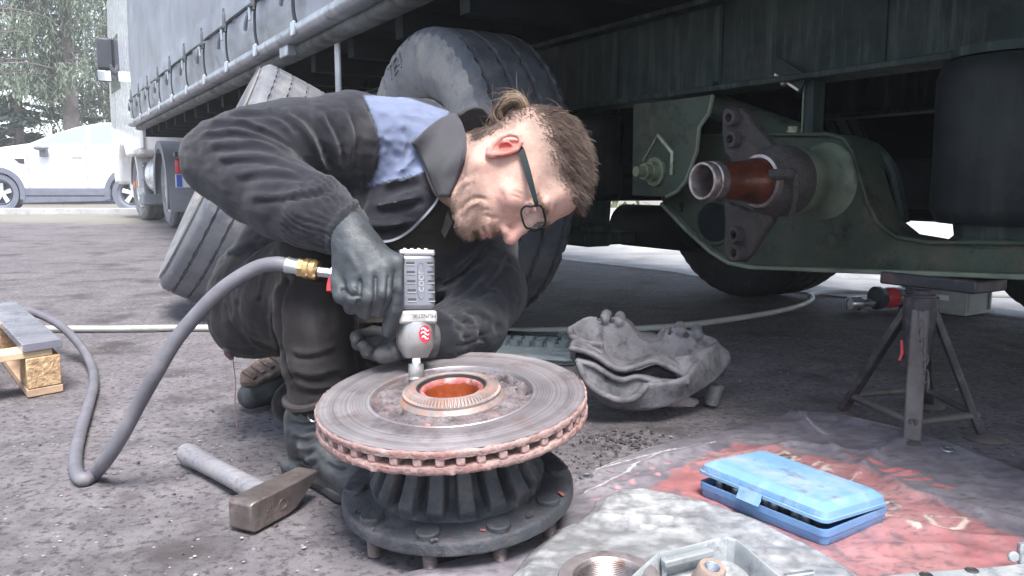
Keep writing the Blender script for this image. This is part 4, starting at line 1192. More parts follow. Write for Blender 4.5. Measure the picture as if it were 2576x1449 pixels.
RD = 0.2145
dt = build(rough_lathe([(0.130, -0.016), (0.130, -0.003), (0.1335, 0.0), (0.150, 0.0003), (0.175, -0.0006), (0.195, 0.0), (RD-0.003, 0.0)], 160), 'brake_disc', 'disc_face', HUBT, world=True, smooth=30)
lip = build(rough_lathe([(0.1345, 0.0004), (0.1335, 0.0018), (0.1310, 0.0019), (0.1290, 0.0003), (0.128, -0.014)], 160), 'disc_lip', 'disc_face', dt, world=True, smooth=60)
build(rough_lathe([(RD-0.003, 0.0), (RD-0.0005, -0.0015), (RD+0.0005, -0.003), (RD, -0.007), (RD-0.0005, -0.0105), (RD-0.006, -0.0118), (RD-0.06, -0.0118)], 420, 0.0019, 110, 1), 'upper_edge', 'disc_edge', dt, world=True, smooth=60)
build(rough_lathe([(RD-0.06, -0.0228), (RD-0.006, -0.0228), (RD, -0.0242), (RD+0.001, -0.029), (RD+0.0005, -0.0335), (RD-0.003, -0.0355), (RD-0.03, -0.036), (0.10, -0.036)], 420, 0.0021, 110, 5), 'lower_edge', 'disc_edge', dt, world=True, smooth=60)
build(rough_lathe([(RD-0.050, -0.0112), (RD-0.050, -0.0235)], 80), 'inner_wall', 'disc_inner', dt, world=True)
NV = 42
vp = None
for k in range(NV):
    a = 2*math.pi*(k+0.3)/NV
    if vp is None:
        m = MB(); m.box((RD-0.024, 0, -0.0173), (0.045, 0.0125, 0.0135)); vp = build(m, 'vane', 'disc_edge', dt, bevel=0.002); o = vp
    else: o = dup(vp, dt)
    a += 0.018*math.sin(k*5.3)
    R3 = np.stack([hu*math.cos(a)+hw*math.sin(a), -hu*math.sin(a)+hw*math.cos(a), HN], 1)
    M = Matrix(np.block([[R3, np.zeros((3,1))], [np.zeros((1,3)), np.ones((1,1))]]).tolist()); M.translation = Vector(D0 - np.array([D0[0], D0[1], 0]))
    o.matrix_local = M

# crusted well between disc and tone ring
def crust():
    nr, na = 34, 330
    vs = []
    for k in range(na):
        a = 2*math.pi*k/na
        for i in range(nr): vs.append((0.074 + (0.1285-0.074)*i/(nr-1), a))
    RA = np.array(vs)
    V = np.array([hub_pt(r, a, 0) for r, a in RA])
    lump = 0.6*fbm(V, 60, 4, 2) + 0.4*fbm(V, 190, 3, 8)
    bolt = np.abs(((RA[:,1]*10/(2*math.pi)) % 1.0)-0.5)*2            # 0 at a bolt
    blk = np.clip(1.3-bolt*2.2, 0, 1) * np.exp(-((RA[:,0]-0.103)/0.013)**2)
    lump = 0.55*lump + 0.45*np.floor(lump*9)/9
    h = -0.0075 + 0.0040*np.clip((lump-0.36)*4, 0, 1) + 0.0030*np.clip(blk*1.6, 0, 0.75)
    hole = np.zeros(len(V))
    for ha, hr, w in ((2.35, 0.115, 0.30), (0.80, 0.114, 0.26), (0.25, 0.116, 0.20), (3.3, 0.116, 0.12), (1.25, 0.112, 0.12), (3.75, 0.098, 0.1)):
        da = np.angle(np.exp(1j*(RA[:,1]-ha)))
        hole = np.maximum(hole, np.exp(-(da/w)**4 - ((RA[:,0]-hr)/0.010)**4))
    h = h - 0.022*hole*(0.5+lump)
    V = V + HN*h[:, None]
    idx = np.arange(na*nr).reshape(na, nr); i2 = np.roll(idx, -1, 0)
    F = np.stack([idx[:, :-1], i2[:, :-1], i2[:, 1:], idx[:, 1:]], -1).reshape(-1, 4)
    mesh_np('crusted_well', V, F, 'crust', HUBT, smooth=40)
crust()
bp = None
for k in range(10):
    a = 2*math.pi*(k+0.5)/10 + 0.02
    m = MB(); c = hub_pt(0.102, a, -0.010)
    m.lathe([(0.0105, 0), (0.0105, 0.0055), (0.009, 0.0068), (0, 0.0068)], c, HN, 6, caps=False); build(m, 'disc_bolt', 'crust', HUBT, world=True)
for r, a in ((0.113, 4.45), (0.117, 4.93), (0.111, 5.4), (0.1, 1.75)):
    m = MB(); m.ball(hub_pt(r, a, -0.0065), (0.006, 0.005, 0.0035), 10, 6); build(m, 'rust_spot', 'rust_red', HUBT, world=True)
# tone ring with teeth
def tone():
    seg = 320; prof0 = [(0.086, -0.014), (0.0845, -0.004), (0.080, 0.0015), (0.0785, 0.003), (0.0785, 0.007), (0.0755, 0.0095), (0.0705, 0.0135), (0.064, 0.0158), (0.0585, 0.0162), (0.0565, 0.015), (0.0555, 0.012)]
    vs = []; n = len(prof0)
    for k in range(seg):
        a = 2*math.pi*k/seg; gap = (k % 4) < 2
        for i, (r, h) in enumerate(prof0):
            if gap and i in (5, 6): r -= 0.0035; h -= 0.0015
            vs.append(hub_pt(r, a, h))
    fs = [(k*n+i, ((k+1) % seg)*n+i, ((k+1) % seg)*n+i+1, k*n+i+1) for k in range(seg) for i in range(n-1)]
    m = MB(); m.add(vs, fs); return build(m, 'tone_ring', 'tone_ring', HUBT, world=True, smooth=25)
tr_ = tone()
build(rough_lathe([(0.0560, 0.0135), (0.0545, 0.0135), (0.0535, 0.0085), (0.0505, 0.0080)], 120), 'seal_lip', 'rim_dark', tr_, world=True)
build(rough_lathe([(0.0507, 0.0085), (0.0495, 0.0100), (0.0455, 0.0095), (0.0435, 0.005), (0.0432, 0.001)], 120, 0.0006, 120, 3), 'red_seal', 'rust_red', tr_, world=True, smooth=60)
build(rough_lathe([(0.0434, 0.003), (0.0420, -0.004), (0.0415, -0.035), (0.036, -0.040), (0.0, -0.041)], 96, 0.0004, 80, 7), 'bore', 'rust_bore', tr_, world=True, smooth=60)

# ribbed hub casting: trumpet with ribs, flange, stud heads and studs
HF = -0.151         # flange top below the disc face
def hub_cast():
    seg = 540; nr = 18
    hs = np.linspace(0, 1, 30)
    vs = []
    for k in range(seg):
        a = 2*math.pi*k/seg
        c = math.cos(a*nr); rib = 1/(1+math.exp(-(c+0.30)*11.0))
        for t in hs:
            h = HF + (0 - 0.035 - HF)*t
            r_out = 0.107 + 0.050*(1-t)**1.7
            r_in = 0.086 + 0.034*(1-t)**2.2
            g_ = min(1, t*5); g_ = g_*g_*(3-2*g_); d = rib*g_ + (1-g_)*0.55
            vs.append(hub_pt(r_in + (r_out-r_in)*d, a, h))
    n = len(hs)
    fs = [(k*n+i, ((k+1) % seg)*n+i, ((k+1) % seg)*n+i+1, k*n+i+1) for k in range(seg) for i in range(n-1)]
    m = MB(); m.add(vs, fs)
    o = build(m, 'hub_body', 'hub_cast', HUBT, world=True, smooth=70)
    fl = build(rough_lathe([(0.10, HF+0.003), (0.140, HF+0.002), (0.150, HF), (0.183, HF-0.0015), (0.1865, HF-0.0035), (0.1885, HF-0.007), (0.1890, HF-0.021), (0.1872, HF-0.0235), (0.10, HF-0.024)], 200, 0.0005, 90, 2), 'hub_flange', 'hub_cast', HUBT, world=True, smooth=32)
    for k in range(10):
        a = 2*math.pi*(k+0.18)/10
        m = MB(); m.lathe([(0.0180, -0.002), (0.0178, 0.0065), (0.0160, 0.0085), (0, 0.0088)], hub_pt(0.1665, a, HF-0.001), HN, 20, caps=False); build(m, 'stud_head', 'hub_cast', fl, world=True)
        b0 = hub_pt(0.1665, a, HF-0.023); L_ = min(0.062, max(0.012, b0[2]+0.004))
        prof = []
        for q in range(int(L_/0.0024)): prof += [(0.0112, -q*0.0024), (0.0101, -q*0.0024-0.0012)]
        m = MB(); m.lathe(prof + [(0.0, prof[-1][1])], b0, HN, 14, caps=False); m.f = [f[::-1] for f in m.f]; build(m, 'wheel_stud', 'stud_steel', fl, world=True, smooth=25)
    # chips lying on the flange
    rs = np.random.RandomState(4)
    for q in range(6):
        a = rs.uniform(3.5, 6.0); m = MB(); p = hub_pt(rs.uniform(0.168, 0.185), a, HF+0.002); m.box(p, (rs.uniform(.004,.013), rs.uniform(.003,.006), .002), np.array(Matrix.Rotation(rs.rand()*3, 3, 'Z'))); build(m, 'rust_flake', ['rust_red', 'crust', 'hub_cast'][q % 3], fl, world=True)
hub_cast()

# ------------------------------------------------------------------ brake caliper
mat('caliper_cast', (0.15, 0.145, 0.160), 0.7, 0.1, 0.35, 14, dirt=[((0.205, 0.195, 0.205), 0.42, 18), ((0.045, 0.042, 0.046), 0.35, 24)], bump=0.6, bscale=120, bdist=0.003)
mat('caliper_dark', (0.018, 0.018, 0.021), 0.85, 0, 0.3, 20, bump=0.7, bscale=90, bdist=0.004)
CAL = thing('brake_caliper', 'grey cast brake caliper lying open side up on the asphalt', 'brake caliper', G(1620, 1000))
def caliper():
    f = Field((P(1395, 1000, 1.9)[0], 1.74, 0.0), (P(1860, 1000, 2.1)[0], 2.30, 0.30), 0.0031)
    q = lambda a: [P(*t) for t in a]
    def surf(e0, e1, r, n=60, r1=None):
        """thin-walled sheet between two edge curves"""
        a = spline(q(e0), 6); b = spline(q(e1), 6)
        def at(c, t): t = t*(len(c)-1); i = min(int(t), len(c)-2); return c[i]*(1-(t-i)) + c[i+1]*(t-i)
        for k in range(n+1):
            A, B = at(a, k/n), at(b, k/n)
            f.cone(A, B, r, r1, 0.0)
    def rim(pts, r, k=0.003):
        s = spline(q(pts), 4); f.chain([(p, r) for p in s], k)
    T = [(1434,827,2.02),(1474,804,2.05),(1500,803,2.06),(1530,804,2.06),(1570,812,2.06),(1584,826,2.06),(1604,851,2.06),(1624,864,2.06),(1650,867,2.06),(1668,858,2.06),(1676,842,2.06),(1700,832,2.06),(1740,838,2.06),(1774,848,2.06),(1799,858,2.05),(1803,871,2.04)]
    surf(T, [(1445,905,2.00),(1496,920,2.03),(1560,930,2.04),(1620,938,2.04),(1700,938,2.03),(1790,925,2.03)], 0.0062, 120)
    # saddle: broad half-pipe behind the wall
    surf([(1566,812,2.06),(1584,828,2.06),(1604,852,2.06),(1624,865,2.06),(1650,868,2.06),(1668,859,2.06),(1676,842,2.06)], [(1574,806,2.13),(1590,820,2.13),(1606,838,2.13),(1628,846,2.13),(1652,848,2.13),(1668,838,2.13),(1682,826,2.13)], 0.0058, 60)
    surf([(1436,832,2.05),(1500,806,2.13),(1574,806,2.13),(1606,838,2.13),(1652,848,2.13),(1682,828,2.13),(1790,855,2.11)], [(1440,900,2.05),(1500,920,2.12),(1574,930,2.12),(1606,930,2.12),(1652,930,2.12),(1682,930,2.12),(1800,920,2.11)], 0.006, 90)
    for x, y in ((1521, 802), (1556, 807), (1711, 832), (1753, 840)):
        a = P(x, y+3, 2.057); f.cone(a, a + np.array([0.012, 0.060, 0.004]), 0.0148, 0.0145, 0.006)
    # left end and its rolled rim
    L = [(1434,829,2.02),(1436,845,1.99),(1450,853,1.97),(1472,863,1.95),(1512,868,1.93)]
    surf(L, [(1440,895,2.00),(1448,905,1.97),(1460,912,1.95),(1485,915,1.94),(1520,915,1.93)], 0.0058, 50)
    rim(L, 0.0075)
    # dusty wavy ledge
    W = [(1438,877),(1474,885),(1504,899),(1530,917),(1550,927),(1578,929),(1614,917),(1644,909),(1680,922),(1722,945)]
    surf([(x, y, 1.905) for x, y in W], [(x+6, y-15, 1.958) for x, y in W], 0.0075, 90)
    # floor of the cavity
    surf([(1470,905,2.02),(1560,930,2.02),(1640,938,2.02),(1760,925,2.02)], [(1470,900,1.95),(1560,950,1.94),(1640,940,1.94),(1735,945,1.92)], 0.0075, 60)
    # lower shell: upper rim, recessed face, rolled bottom rim
    S = [(1452,909),(1494,921),(1534,947),(1564,957),(1604,949),(1660,961),(1730,962)]
    rim([(x, y, 1.884) for x, y in S], 0.0062)
    surf([(x, y, 1.884) for x, y in S], [(x+4, y-6, 1.935) for x, y in S], 0.0055, 70)
    Bm = [(1456,918),(1468,948),(1490,975),(1530,998),(1566,1007),(1600,998),(1624,974)]
    surf([(1454,911,1.884),(1480,920,1.890),(1510,935,1.894),(1540,950,1.896),(1570,957,1.896),(1604,951,1.892),(1640,958,1.884)], [(x, y, 1.890) for x, y in Bm], 0.0055, 70)
    rim([(x, y, 1.864) for x, y in Bm], 0.0078)
    surf([(x, y, 1.866) for x, y in Bm], [(1470,960,1.98),(1490,985,1.95),(1515,1006,1.92),(1545,1020,1.90),(1590,1026,1.895),(1650,1022,1.90),(1700,1005,1.93)], 0.0070, 70)
    # right cheek, its thick rim and the end block
    surf([(1622,972,1.872),(1680,966,1.876),(1726,952,1.886),(1758,910,1.94),(1803,873,2.03)], [(1570,1020,1.885),(1668,1016,1.895),(1740,984,1.93),(1800,944,1.99),(1826,905,2.07)], 0.0085, 90)
    rim([(1803,871,2.04),(1782,884,1.99),(1745,902,1.945),(1706,908,1.93)], 0.0105)
    surf([(1803,871,2.04),(1782,884,1.99),(1745,902,1.945),(1712,908,1.93)], [(1800,900,2.03),(1780,915,1.98),(1745,930,1.93),(1718,944,1.905)], 0.008, 50)
    f.cone(P(1808, 900, 2.05), P(1806, 925, 2.10), 0.030, 0.026, 0.012)
    surf([(1560,1015,1.90),(1640,1015,1.90),(1720,990,1.94),(1800,944,2.00)], [(1500,960,2.08),(1620,960,2.08),(1720,950,2.10),(1810,920,2.10)], 0.007, 60)
    for x, y in ((1512, 812), (1543, 818), (1694, 847), (1736, 854)):
        a = P(x, y, 2.00); f.cone(a, a + np.array([0.004, 0.085, 0.0]), 0.0066, 0.0066, 0.0, 's')
    V, F = f.mesh()
    V = smooth_verts(V, F, 1, 0.3)
    N = vnormals(V, F); V = V + N*((fbm(V, 90, 3, 3)-0.5)*0.0016)[:, None]
    V[:, 2] = np.maximum(V[:, 2], 0.004)
    mesh_np('casting', V, F, 'caliper_cast', CAL)
    ch = [(1447, 902), (1490, 908), (1540, 934), (1580, 947), (1615, 945), (1650, 933), (1700, 945)]
    m = MB(); m.tube(spline([P(x, y, 1.935) for x, y in ch], 4), 0.015, 8); build(m, 'gap_shade', 'caliper_dark', CAL, world=True)  # dark filler tube stands in for the deep shade of the gap
    a = P(1800, 968, 2.02); m = MB(); m.cyl(a, a + np.array([-0.01, 0.0, -0.050]), 0.022, 0.017, 14); build(m, 'guide_pin', 'caliper_cast', CAL, world=True)
    a = P(1628, 838, 2.20); m = MB(); m.lathe([(0.0,0.022),(0.024,0.018),(0.03,0.004),(0.03,-0.06),(0,-0.06)], a-(0,0,0.02), (0,0,1), 16, caps=False); build(m, 'piston_cap', 'caliper_cast', CAL, world=True)
caliper()
mat('stone_pink', (0.33, 0.27, 0.265), 0.9, 0, 0.3, 20, dirt=((0.45, 0.36, 0.34), 0.4, 30), bump=0.8, bscale=60, bdist=0.004)
def stone(px, py, sx, sy, sz, seed, label):
    V0 = MB(); V0.ball((0,0,0), 1.0, 14, 9); V = np.array(V0.v)
    V = V*(1+ (fbm(V, 1.1, 3, seed)-0.5)[:, None]*1.1)*np.array([sx, sy, sz])
    g = G(px, py); V[:, 2] = np.maximum(V[:, 2], -sz*0.6)
    m = MB(); m.add(V + np.array([0,0,sz*0.6]), V0.f); o = build(m, 'stone', 'stone_pink', None, smooth=25); o.location = tuple(g); tag(o, label, 'stone')
stone(1705, 1020, 0.042, 0.028, 0.016, 3, 'broken pinkish stone lying under the caliper')
stone(1650, 1022, 0.014, 0.012, 0.008, 6, 'small stone chip beside the pinkish stone under the caliper')

# ------------------------------------------------------------------ hammer
mat('wood_handle', (0.24, 0.235, 0.255), 0.62, 0, 0.2, 9, dirt=((0.33, 0.31, 0.30), 0.4, 14), streak=((0.14, 0.13, 0.14), 0.4, (10, 120, 120)), bump=0.25, bscale=60)
mat('hammer_steel', (0.22, 0.185, 0.175), 0.45, 0.65, 0.25, 22, dirt=[((0.12, 0.10, 0.10), 0.42, 30), ((0.30, 0.16, 0.13), 0.18, 26), ((0.40, 0.36, 0.33), 0.2, 16)], bump=0.3, bscale=90)
HB = G(690, 1290)
HAM = thing('hammer', 'heavy hammer with grey wooden handle lying in front of the boot', 'hammer', HB)
def hammer():
    e0, e1 = G(640, 1346), G(812, 1252)
    ax_ = nrm((e1-e0)*np.array([1,1,0])); si = np.cross(ax_, (0,0,1.0)); L_ = np.linalg.norm((e1-e0)[:2])
    b = e0 + np.array([0,0,0.028]) + si*-0.020 + ax_*(0.42*L_); a = G(470, 1165, 0.0) + (0, 0, 0.021)
    d = b - a; n = 14
    m = MB(); m.tube([a + d*k/n for k in range(n+1)], [0.0205, 0.0225] + [0.0215 - 0.0035*math.sin(k/n*3.14) for k in range(2, n)] + [0.018], 16)
    build(m, 'handle', 'wood_handle', HAM, world=True, smooth=50)
    e0, e1 = G(640, 1346), G(812, 1252)
    ax_ = nrm((e1-e0)*np.array([1,1,0])); up = np.array([0,0,1.0]); si = np.cross(ax_, up)
    L_ = np.linalg.norm((e1-e0)[:2]); o = e0 + np.array([0,0,0.003]) + si*-0.026 + ax_*-0.004
    # profile along the head: square face to a blunt wedge that tapers to its upper edge
    secs = [(0.0, 0.023, 0.004, 0.046), (0.006, 0.026, 0.0, 0.050), (0.02, 0.026, 0.0, 0.050), (0.5*L_, 0.026, 0.0, 0.050), (0.62*L_, 0.026, 0.004, 0.050), (L_*0.98, 0.022, 0.040, 0.050), (L_, 0.021, 0.044, 0.049)]
    m = MB(); vs = []
    for t, w, z0, z1 in secs: vs += [o + ax_*t - si*w + up*z0, o + ax_*t + si*w + up*z0, o + ax_*t + si*w + up*z1, o + ax_*t - si*w + up*z1]
    fs = [(4*i+j, 4*i+(j+1) % 4, 4*i+4+(j+1) % 4, 4*i+4+j)[::-1] for i in range(len(secs)-1) for j in range(4)] + [(0,1,2,3), tuple(4*(len(secs)-1)+j for j in range(4))[::-1]]
    m.add(vs, fs); hd = build(m, 'head', 'hammer_steel', HAM, world=True, bevel=0.0022)
    m = MB(); c = o + ax_*0.42*L_ + si*0.0262 + up*0.024; m.lathe([(0.0095, 0), (0.0095, 0.0012), (0.0075, 0.0012), (0.0075, 0)], c, si, 24, caps=False); build(m, 'stamp', 'hammer_steel', hd, world=True)
    build(text_mb('100', 0.013, 0.0012, (o + ax_*0.22*L_ + si*0.0264 + up*0.024, -up, ax_, si)), 'stamped_number', 'hammer_steel', hd, world=True, smooth=None)
hammer()

# ------------------------------------------------------------------ pallet corner
mat('board_dark', (0.22, 0.22, 0.26), 0.22, 0, 0.25, 6, dirt=((0.10, 0.10, 0.13), 0.4, 9), bump=0.1, spec=0.6)
mat('chipboard', (0.50, 0.33, 0.19), 0.9, 0, 0.3, 40, dirt=[((0.72, 0.56, 0.36), 0.35, 60), ((0.28, 0.17, 0.10), 0.35, 70)], bump=1.0, bscale=90, bdist=0.006)
mat('plywood', (0.52, 0.36, 0.24), 0.8, 0, 0.2, 20, streak=((0.38, 0.24, 0.15), 0.5, (8, 8, 200)), bump=0.4)
mat('lath', (0.62, 0.47, 0.31), 0.75, 0, 0.2, 12, bump=0.3)
PAL = thing('pallet', 'corner of a wooden pallet with pressed chipboard block and grey top boards', 'pallet', G(115, 1000))
def pallet():
    z1 = 0.146
    A0 = G(70, 1003); A1 = G(160, 986)
    e = nrm((A1-A0)*np.array([1,1,0])); up = np.array([0,0,1.0])
    b_far = G(66, 786, z1)
    t0 = G(145, 852, z1)
    d = nrm((b_far - t0)*np.array([1,1,0]))
    w = np.linalg.norm(A1-A0)
    def slab(o, wid, z0, z1_, ln, name, mt, parent=PAL, bevel=0.0015):
        m = MB(); m.hexa([o+up*z0, o+e*wid+up*z0, o+e*wid+d*ln+up*z0, o+d*ln+up*z0, o+up*z1_, o+e*wid+up*z1_, o+e*wid+d*ln+up*z1_, o+d*ln+up*z1_])
        return build(m, name, mt, parent, world=True, bevel=bevel)
    slab(A0, w, 0.002, 0.022, 0.9, 'skid_board', 'plywood')
    slab(A0 + e*0.002, w-0.004, 0.023, 0.105, 0.14, 'block', 'chipboard', bevel=0.003)
    slab(A0 + d*0.55, w-0.004, 0.023, 0.105, 0.14, 'block', 'chipboard', bevel=0.003)
    slab(A0 - e*1.0 + d*0.004, w+0.98, 0.106, 0.123, 0.10, 'cross_lath', 'lath')
    slab(A0 - e*1.0 + d*0.55, w+0.98, 0.106, 0.123, 0.10, 'cross_lath', 'lath')
    slab(A0 - e*0.004 - d*0.004, w+0.008, 0.124, z1, 0.9, 'deck_board', 'board_dark')
    slab(A0 - e*0.16 - d*0.002, 0.09, 0.124, z1-0.001, 0.9, 'deck_board', 'board_dark')
    slab(A0 - e*0.32 - d*0.003, 0.09, 0.124, z1, 0.9, 'deck_board', 'board_dark')
    slab(A0 - e*0.5, w, 0.002, 0.022, 0.9, 'skid_board', 'plywood')
    slab(A0 - e*0.5, w, 0.023, 0.105, 0.14, 'block', 'chipboard')
pallet()

# ------------------------------------------------------------------ hoses
mat('hose_grey', (0.145, 0.142, 0.165), 0.6, 0, 0.18, 7, dirt=((0.20, 0.19, 0.20), 0.4, 14), bump=0.25, bscale=160)
mat('hose_pale', (0.46, 0.46, 0.43), 0.5, 0, 0.12, 6, dirt=((0.33, 0.33, 0.30), 0.4, 9), bump=0.15)
mat('brass', (0.60, 0.42, 0.20), 0.3, 0.85, 0.15, 20, bump=0.1)
mat('zinc', (0.55, 0.57, 0.60), 0.3, 0.85, 0.15, 20, bump=0.1)
HOSE = thing('air_hose', 'grey rubber air hose looping from the impact wrench over the asphalt', 'hose', G(205, 1212))
r_h = 0.0130
hp = [P(722, 667, 1.395), P(690, 664, 1.395), P(640, 676, 1.40), P(565, 723, 1.40), P(500, 786, 1.41), P(442, 856, 1.42), P(395, 935, 1.43), P(350, 1015, 1.45), P(310, 1090, 1.465), P(272, 1150, 1.485)]
gz = lambda x, y: G(x, y, 0.0125)
hp += [gz(238, 1192), gz(210, 1206), gz(193, 1190), gz(190, 1150), gz(203, 1085), gz(222, 1022), gz(236, 965), P(228, 915, 2.42), P(196, 862, 2.52), P(150, 818, 2.62), P(95, 790, 2.70), P(40, 779, 2.75), P(-60, 778, 2.8), P(-260, 800, 2.8)]
m = MB(); m.tube(spline(hp, 9), r_h, 14); build(m, 'tube', 'hose_grey', HOSE, world=True, smooth=70)
h0, h1 = P(718, 666, 1.395), P(845, 688, 1.385)
hd = nrm(h1-h0); seg_ = np.linalg.norm(h1-h0)
m = MB(); m.lathe([(0.0125, 0.0), (0.0150, 0.004), (0.0140, 0.008), (0.0140, 0.022), (0.0155, 0.023), (0.0155, 0.027)], h0, hd, 24); build(m, 'ferrule', 'zinc', HOSE, world=True, smooth=30)
m = MB(); m.lathe([(0.0135, 0.024), (0.0165, 0.025), (0.0165, 0.034)], h0, hd, 6); m.lathe([(0.015, 0.034), (0.0180, 0.036), (0.0180, 0.044), (0.0165, 0.046), (0.0180, 0.048), (0.0180, 0.056), (0.0150, 0.060)], h0, hd, 28); build(m, 'brass_coupling', 'brass', HOSE, world=True, smooth=30)

PH = thing('hose', 'pale air line running straight across the asphalt behind the mechanic', 'hose', G(340, 832))
pts = [G(x, y, 0.0125) for x, y in [(-80, 824), (70, 826), (150, 827), (300, 827), (420, 825), (540, 825), (720, 829), (900, 832), (1080, 833), (1215, 833), (1320, 832), (1430, 830), (1540, 829), (1640, 825), (1740, 816), (1850, 801), (1930, 788), (1990, 775), (2028, 762), (2044, 750), (2038, 742), (2070, 736), (2120, 735), (2180, 737), (2330, 742), (2700, 748)]]
m = MB(); m.tube(spline(pts, 6), 0.0122, 12); build(m, 'tube', 'hose_pale', PH, world=True, smooth=70)

# ------------------------------------------------------------------ plastic socket tray behind the disc
mat('tray_teal', (0.17, 0.205, 0.215), 0.5, 0, 0.15, 10, dirt=((0.30, 0.33, 0.34), 0.3, 16), bump=0.15)
TRAY = thing('socket_tray', 'teal plastic socket insert tray on the ground behind the brake disc', 'tray', G(1320, 880))
def tray():
    o = G(1195, 905); ex = nrm((G(1440, 915)-G(1200, 905))*np.array([1,1,0])); ey = np.array([-ex[1], ex[0], 0]); up = np.array([0,0,1.0])
    W_, D_ = 0.36, 0.42
    outl = [(0, 0), (0.30, -0.03), (W_, 0.02), (W_-0.02, 0.16), (0.22, D_), (0.0, D_)]
    fr = (o, ex, ey, up)
    m = MB(); m.prism(outl, fr, 0.002, 0.010); base = build(m, 'tray_floor', 'tray_teal', TRAY, world=True)
    for k, s in enumerate((1.0, 0.86)):
        c = np.mean(np.array(outl), 0); pts = [o + ex*(c[0]+(x-c[0])*s) + ey*(c[1]+(y-c[1])*s) + up*0.016 for x, y in outl]
        m = MB(); m.tube(pts, 0.0065, 6, closed=True); build(m, 'rim', 'tray_teal', TRAY, world=True)
    cup = None
    for i in range(6):
        for j in range(2):
            p = o + ex*(0.05+0.042*i) + ey*(0.20+0.055*j) + up*0.009
            m = MB(); m.lathe([(0.017, 0), (0.017, 0.022), (0.0145, 0.022), (0.0145, 0.004), (0, 0.004)], p, up, 18, caps=False); build(m, 'cup', 'tray_teal', TRAY, world=True)
    for i in range(3):
        p = o + ex*(0.27+0.0*i) + ey*(0.06+0.07*i) + up*0.014
        m = MB(); m.box(p, (0.075, 0.012, 0.012)); build(m, 'rib', 'tray_teal', TRAY, world=True)
tray()

# ------------------------------------------------------------------ axle stand
mat('stand_paint', (0.034, 0.034, 0.042), 0.5, 0.2, 0.3, 10, dirt=[((0.12, 0.105, 0.10), 0.4, 14), ((0.13, 0.06, 0.055), 0.2, 20)], bump=0.3)
mat('stand_rust_lit', (0.115, 0.10, 0.10), 0.6, 0.2, 0.3, 14, dirt=((0.09, 0.07, 0.065), 0.4, 18), bump=0.3)
mat('red_paint', (0.55, 0.05, 0.06), 0.5, 0, 0.2, 20)
STD = thing('axle_stand', 'dark steel axle stand under the trailing arm', 'axle stand', G(2310, 1070))
def stand():
    feet = [G(2108, 1040), G(2292, 1128), G(2480, 1104), G(2330, 1022)]
    top = P(2318, 745, 1.79); c = np.array([top[0], top[1], 0])
    zt = TL(2350, 690, LA)[2]-0.004
    m = MB(); m.cyl((c[0], c[1], 0.17), (c[0], c[1], zt-0.03), 0.030, seg=24); m.cyl((c[0], c[1], 0.235), (c[0], c[1], zt-0.035), 0.036, seg=24); col_ = build(m, 'column', 'stand_paint', STD, world=True)
    m = MB(); m.cyl((c[0], c[1], zt-0.10), (c[0], c[1], zt-0.02), 0.021, seg=20); build(m, 'ram', 'stand_paint', col_, world=True)
    # wide saddle under the arm
    R = np.stack([T_M, T_T, (0,0,1)], 1)
    a = TL(2350, 700, LA); pw = T_O + T_M*(LA+0.03) + T_T*a[1]
    m = MB(); m.box((pw[0], pw[1], zt-0.013), (0.13, 0.235, 0.030), R); build(m, 'saddle', 'stand_paint', STD, world=True, bevel=0.005)
    for k, f in enumerate(feet):
        d = nrm((f-c)*np.array([1,1,0])); s = np.cross((0,0,1), d)
        a0 = c + d*0.026 + np.array([0,0,0.285]); a1 = f + np.array([0,0,0.012]) - d*0.012
        ax_ = nrm(a1-a0); n_ = np.cross(ax_, s)
        m = MB(); R = np.stack([s, n_, ax_], 1); m.box((a0+a1)/2, (0.036, 0.016, np.linalg.norm(a1-a0)), R); lg = build(m, 'leg', 'stand_paint' if k != 1 else 'stand_rust_lit', STD, world=True, bevel=0.004)  # front leg takes the lighter colour, painting in its lit look
        m = MB(); m.lathe([(0.0, 0.016), (0.018, 0.014), (0.040, 0.006), (0.043, 0.001), (0.0, 0.001)], f, (0,0,1), 24, caps=False); build(m, 'foot', 'stand_rust_lit', lg, world=True)
    for i, j in ((0, 1), (1, 2), (2, 3), (3, 0)):
        a = feet[i]*0.86 + c*0.14 + np.array([0,0,0.052]); b = feet[j]*0.86 + c*0.14 + np.array([0,0,0.052])
        m = MB(); m.cyl(a, b, 0.0085, seg=12); build(m, 'tie_bar', 'stand_rust_lit', STD, world=True)
    # chain
    for k in range(9):
        p = P(2312 + 3*math.sin(k*1.7) + k*2.5, 800 + 21*k, 1.70)
        m = MB(); ring = [p + (np.array([0.0065*math.cos(t), 0, 0.015*math.sin(t)]) if k % 2 else np.array([0.002*math.cos(t), 0.0065*math.cos(t), 0.015*math.sin(t)])) for t in np.linspace(0, 2*math.pi, 13)[:-1]]
        m.tube(ring, 0.0019, 6, closed=True); build(m, 'chain_link', 'stand_rust_lit', STD, world=True)
    p = P(2268, 855, 1.745); m = MB(); m.tube([p, p+np.array([0.003,0,-0.03]), p+np.array([-0.002,0,-0.045])], 0.003, 6); build(m, 'paint_mark', 'red_paint', STD, world=True)
stand()

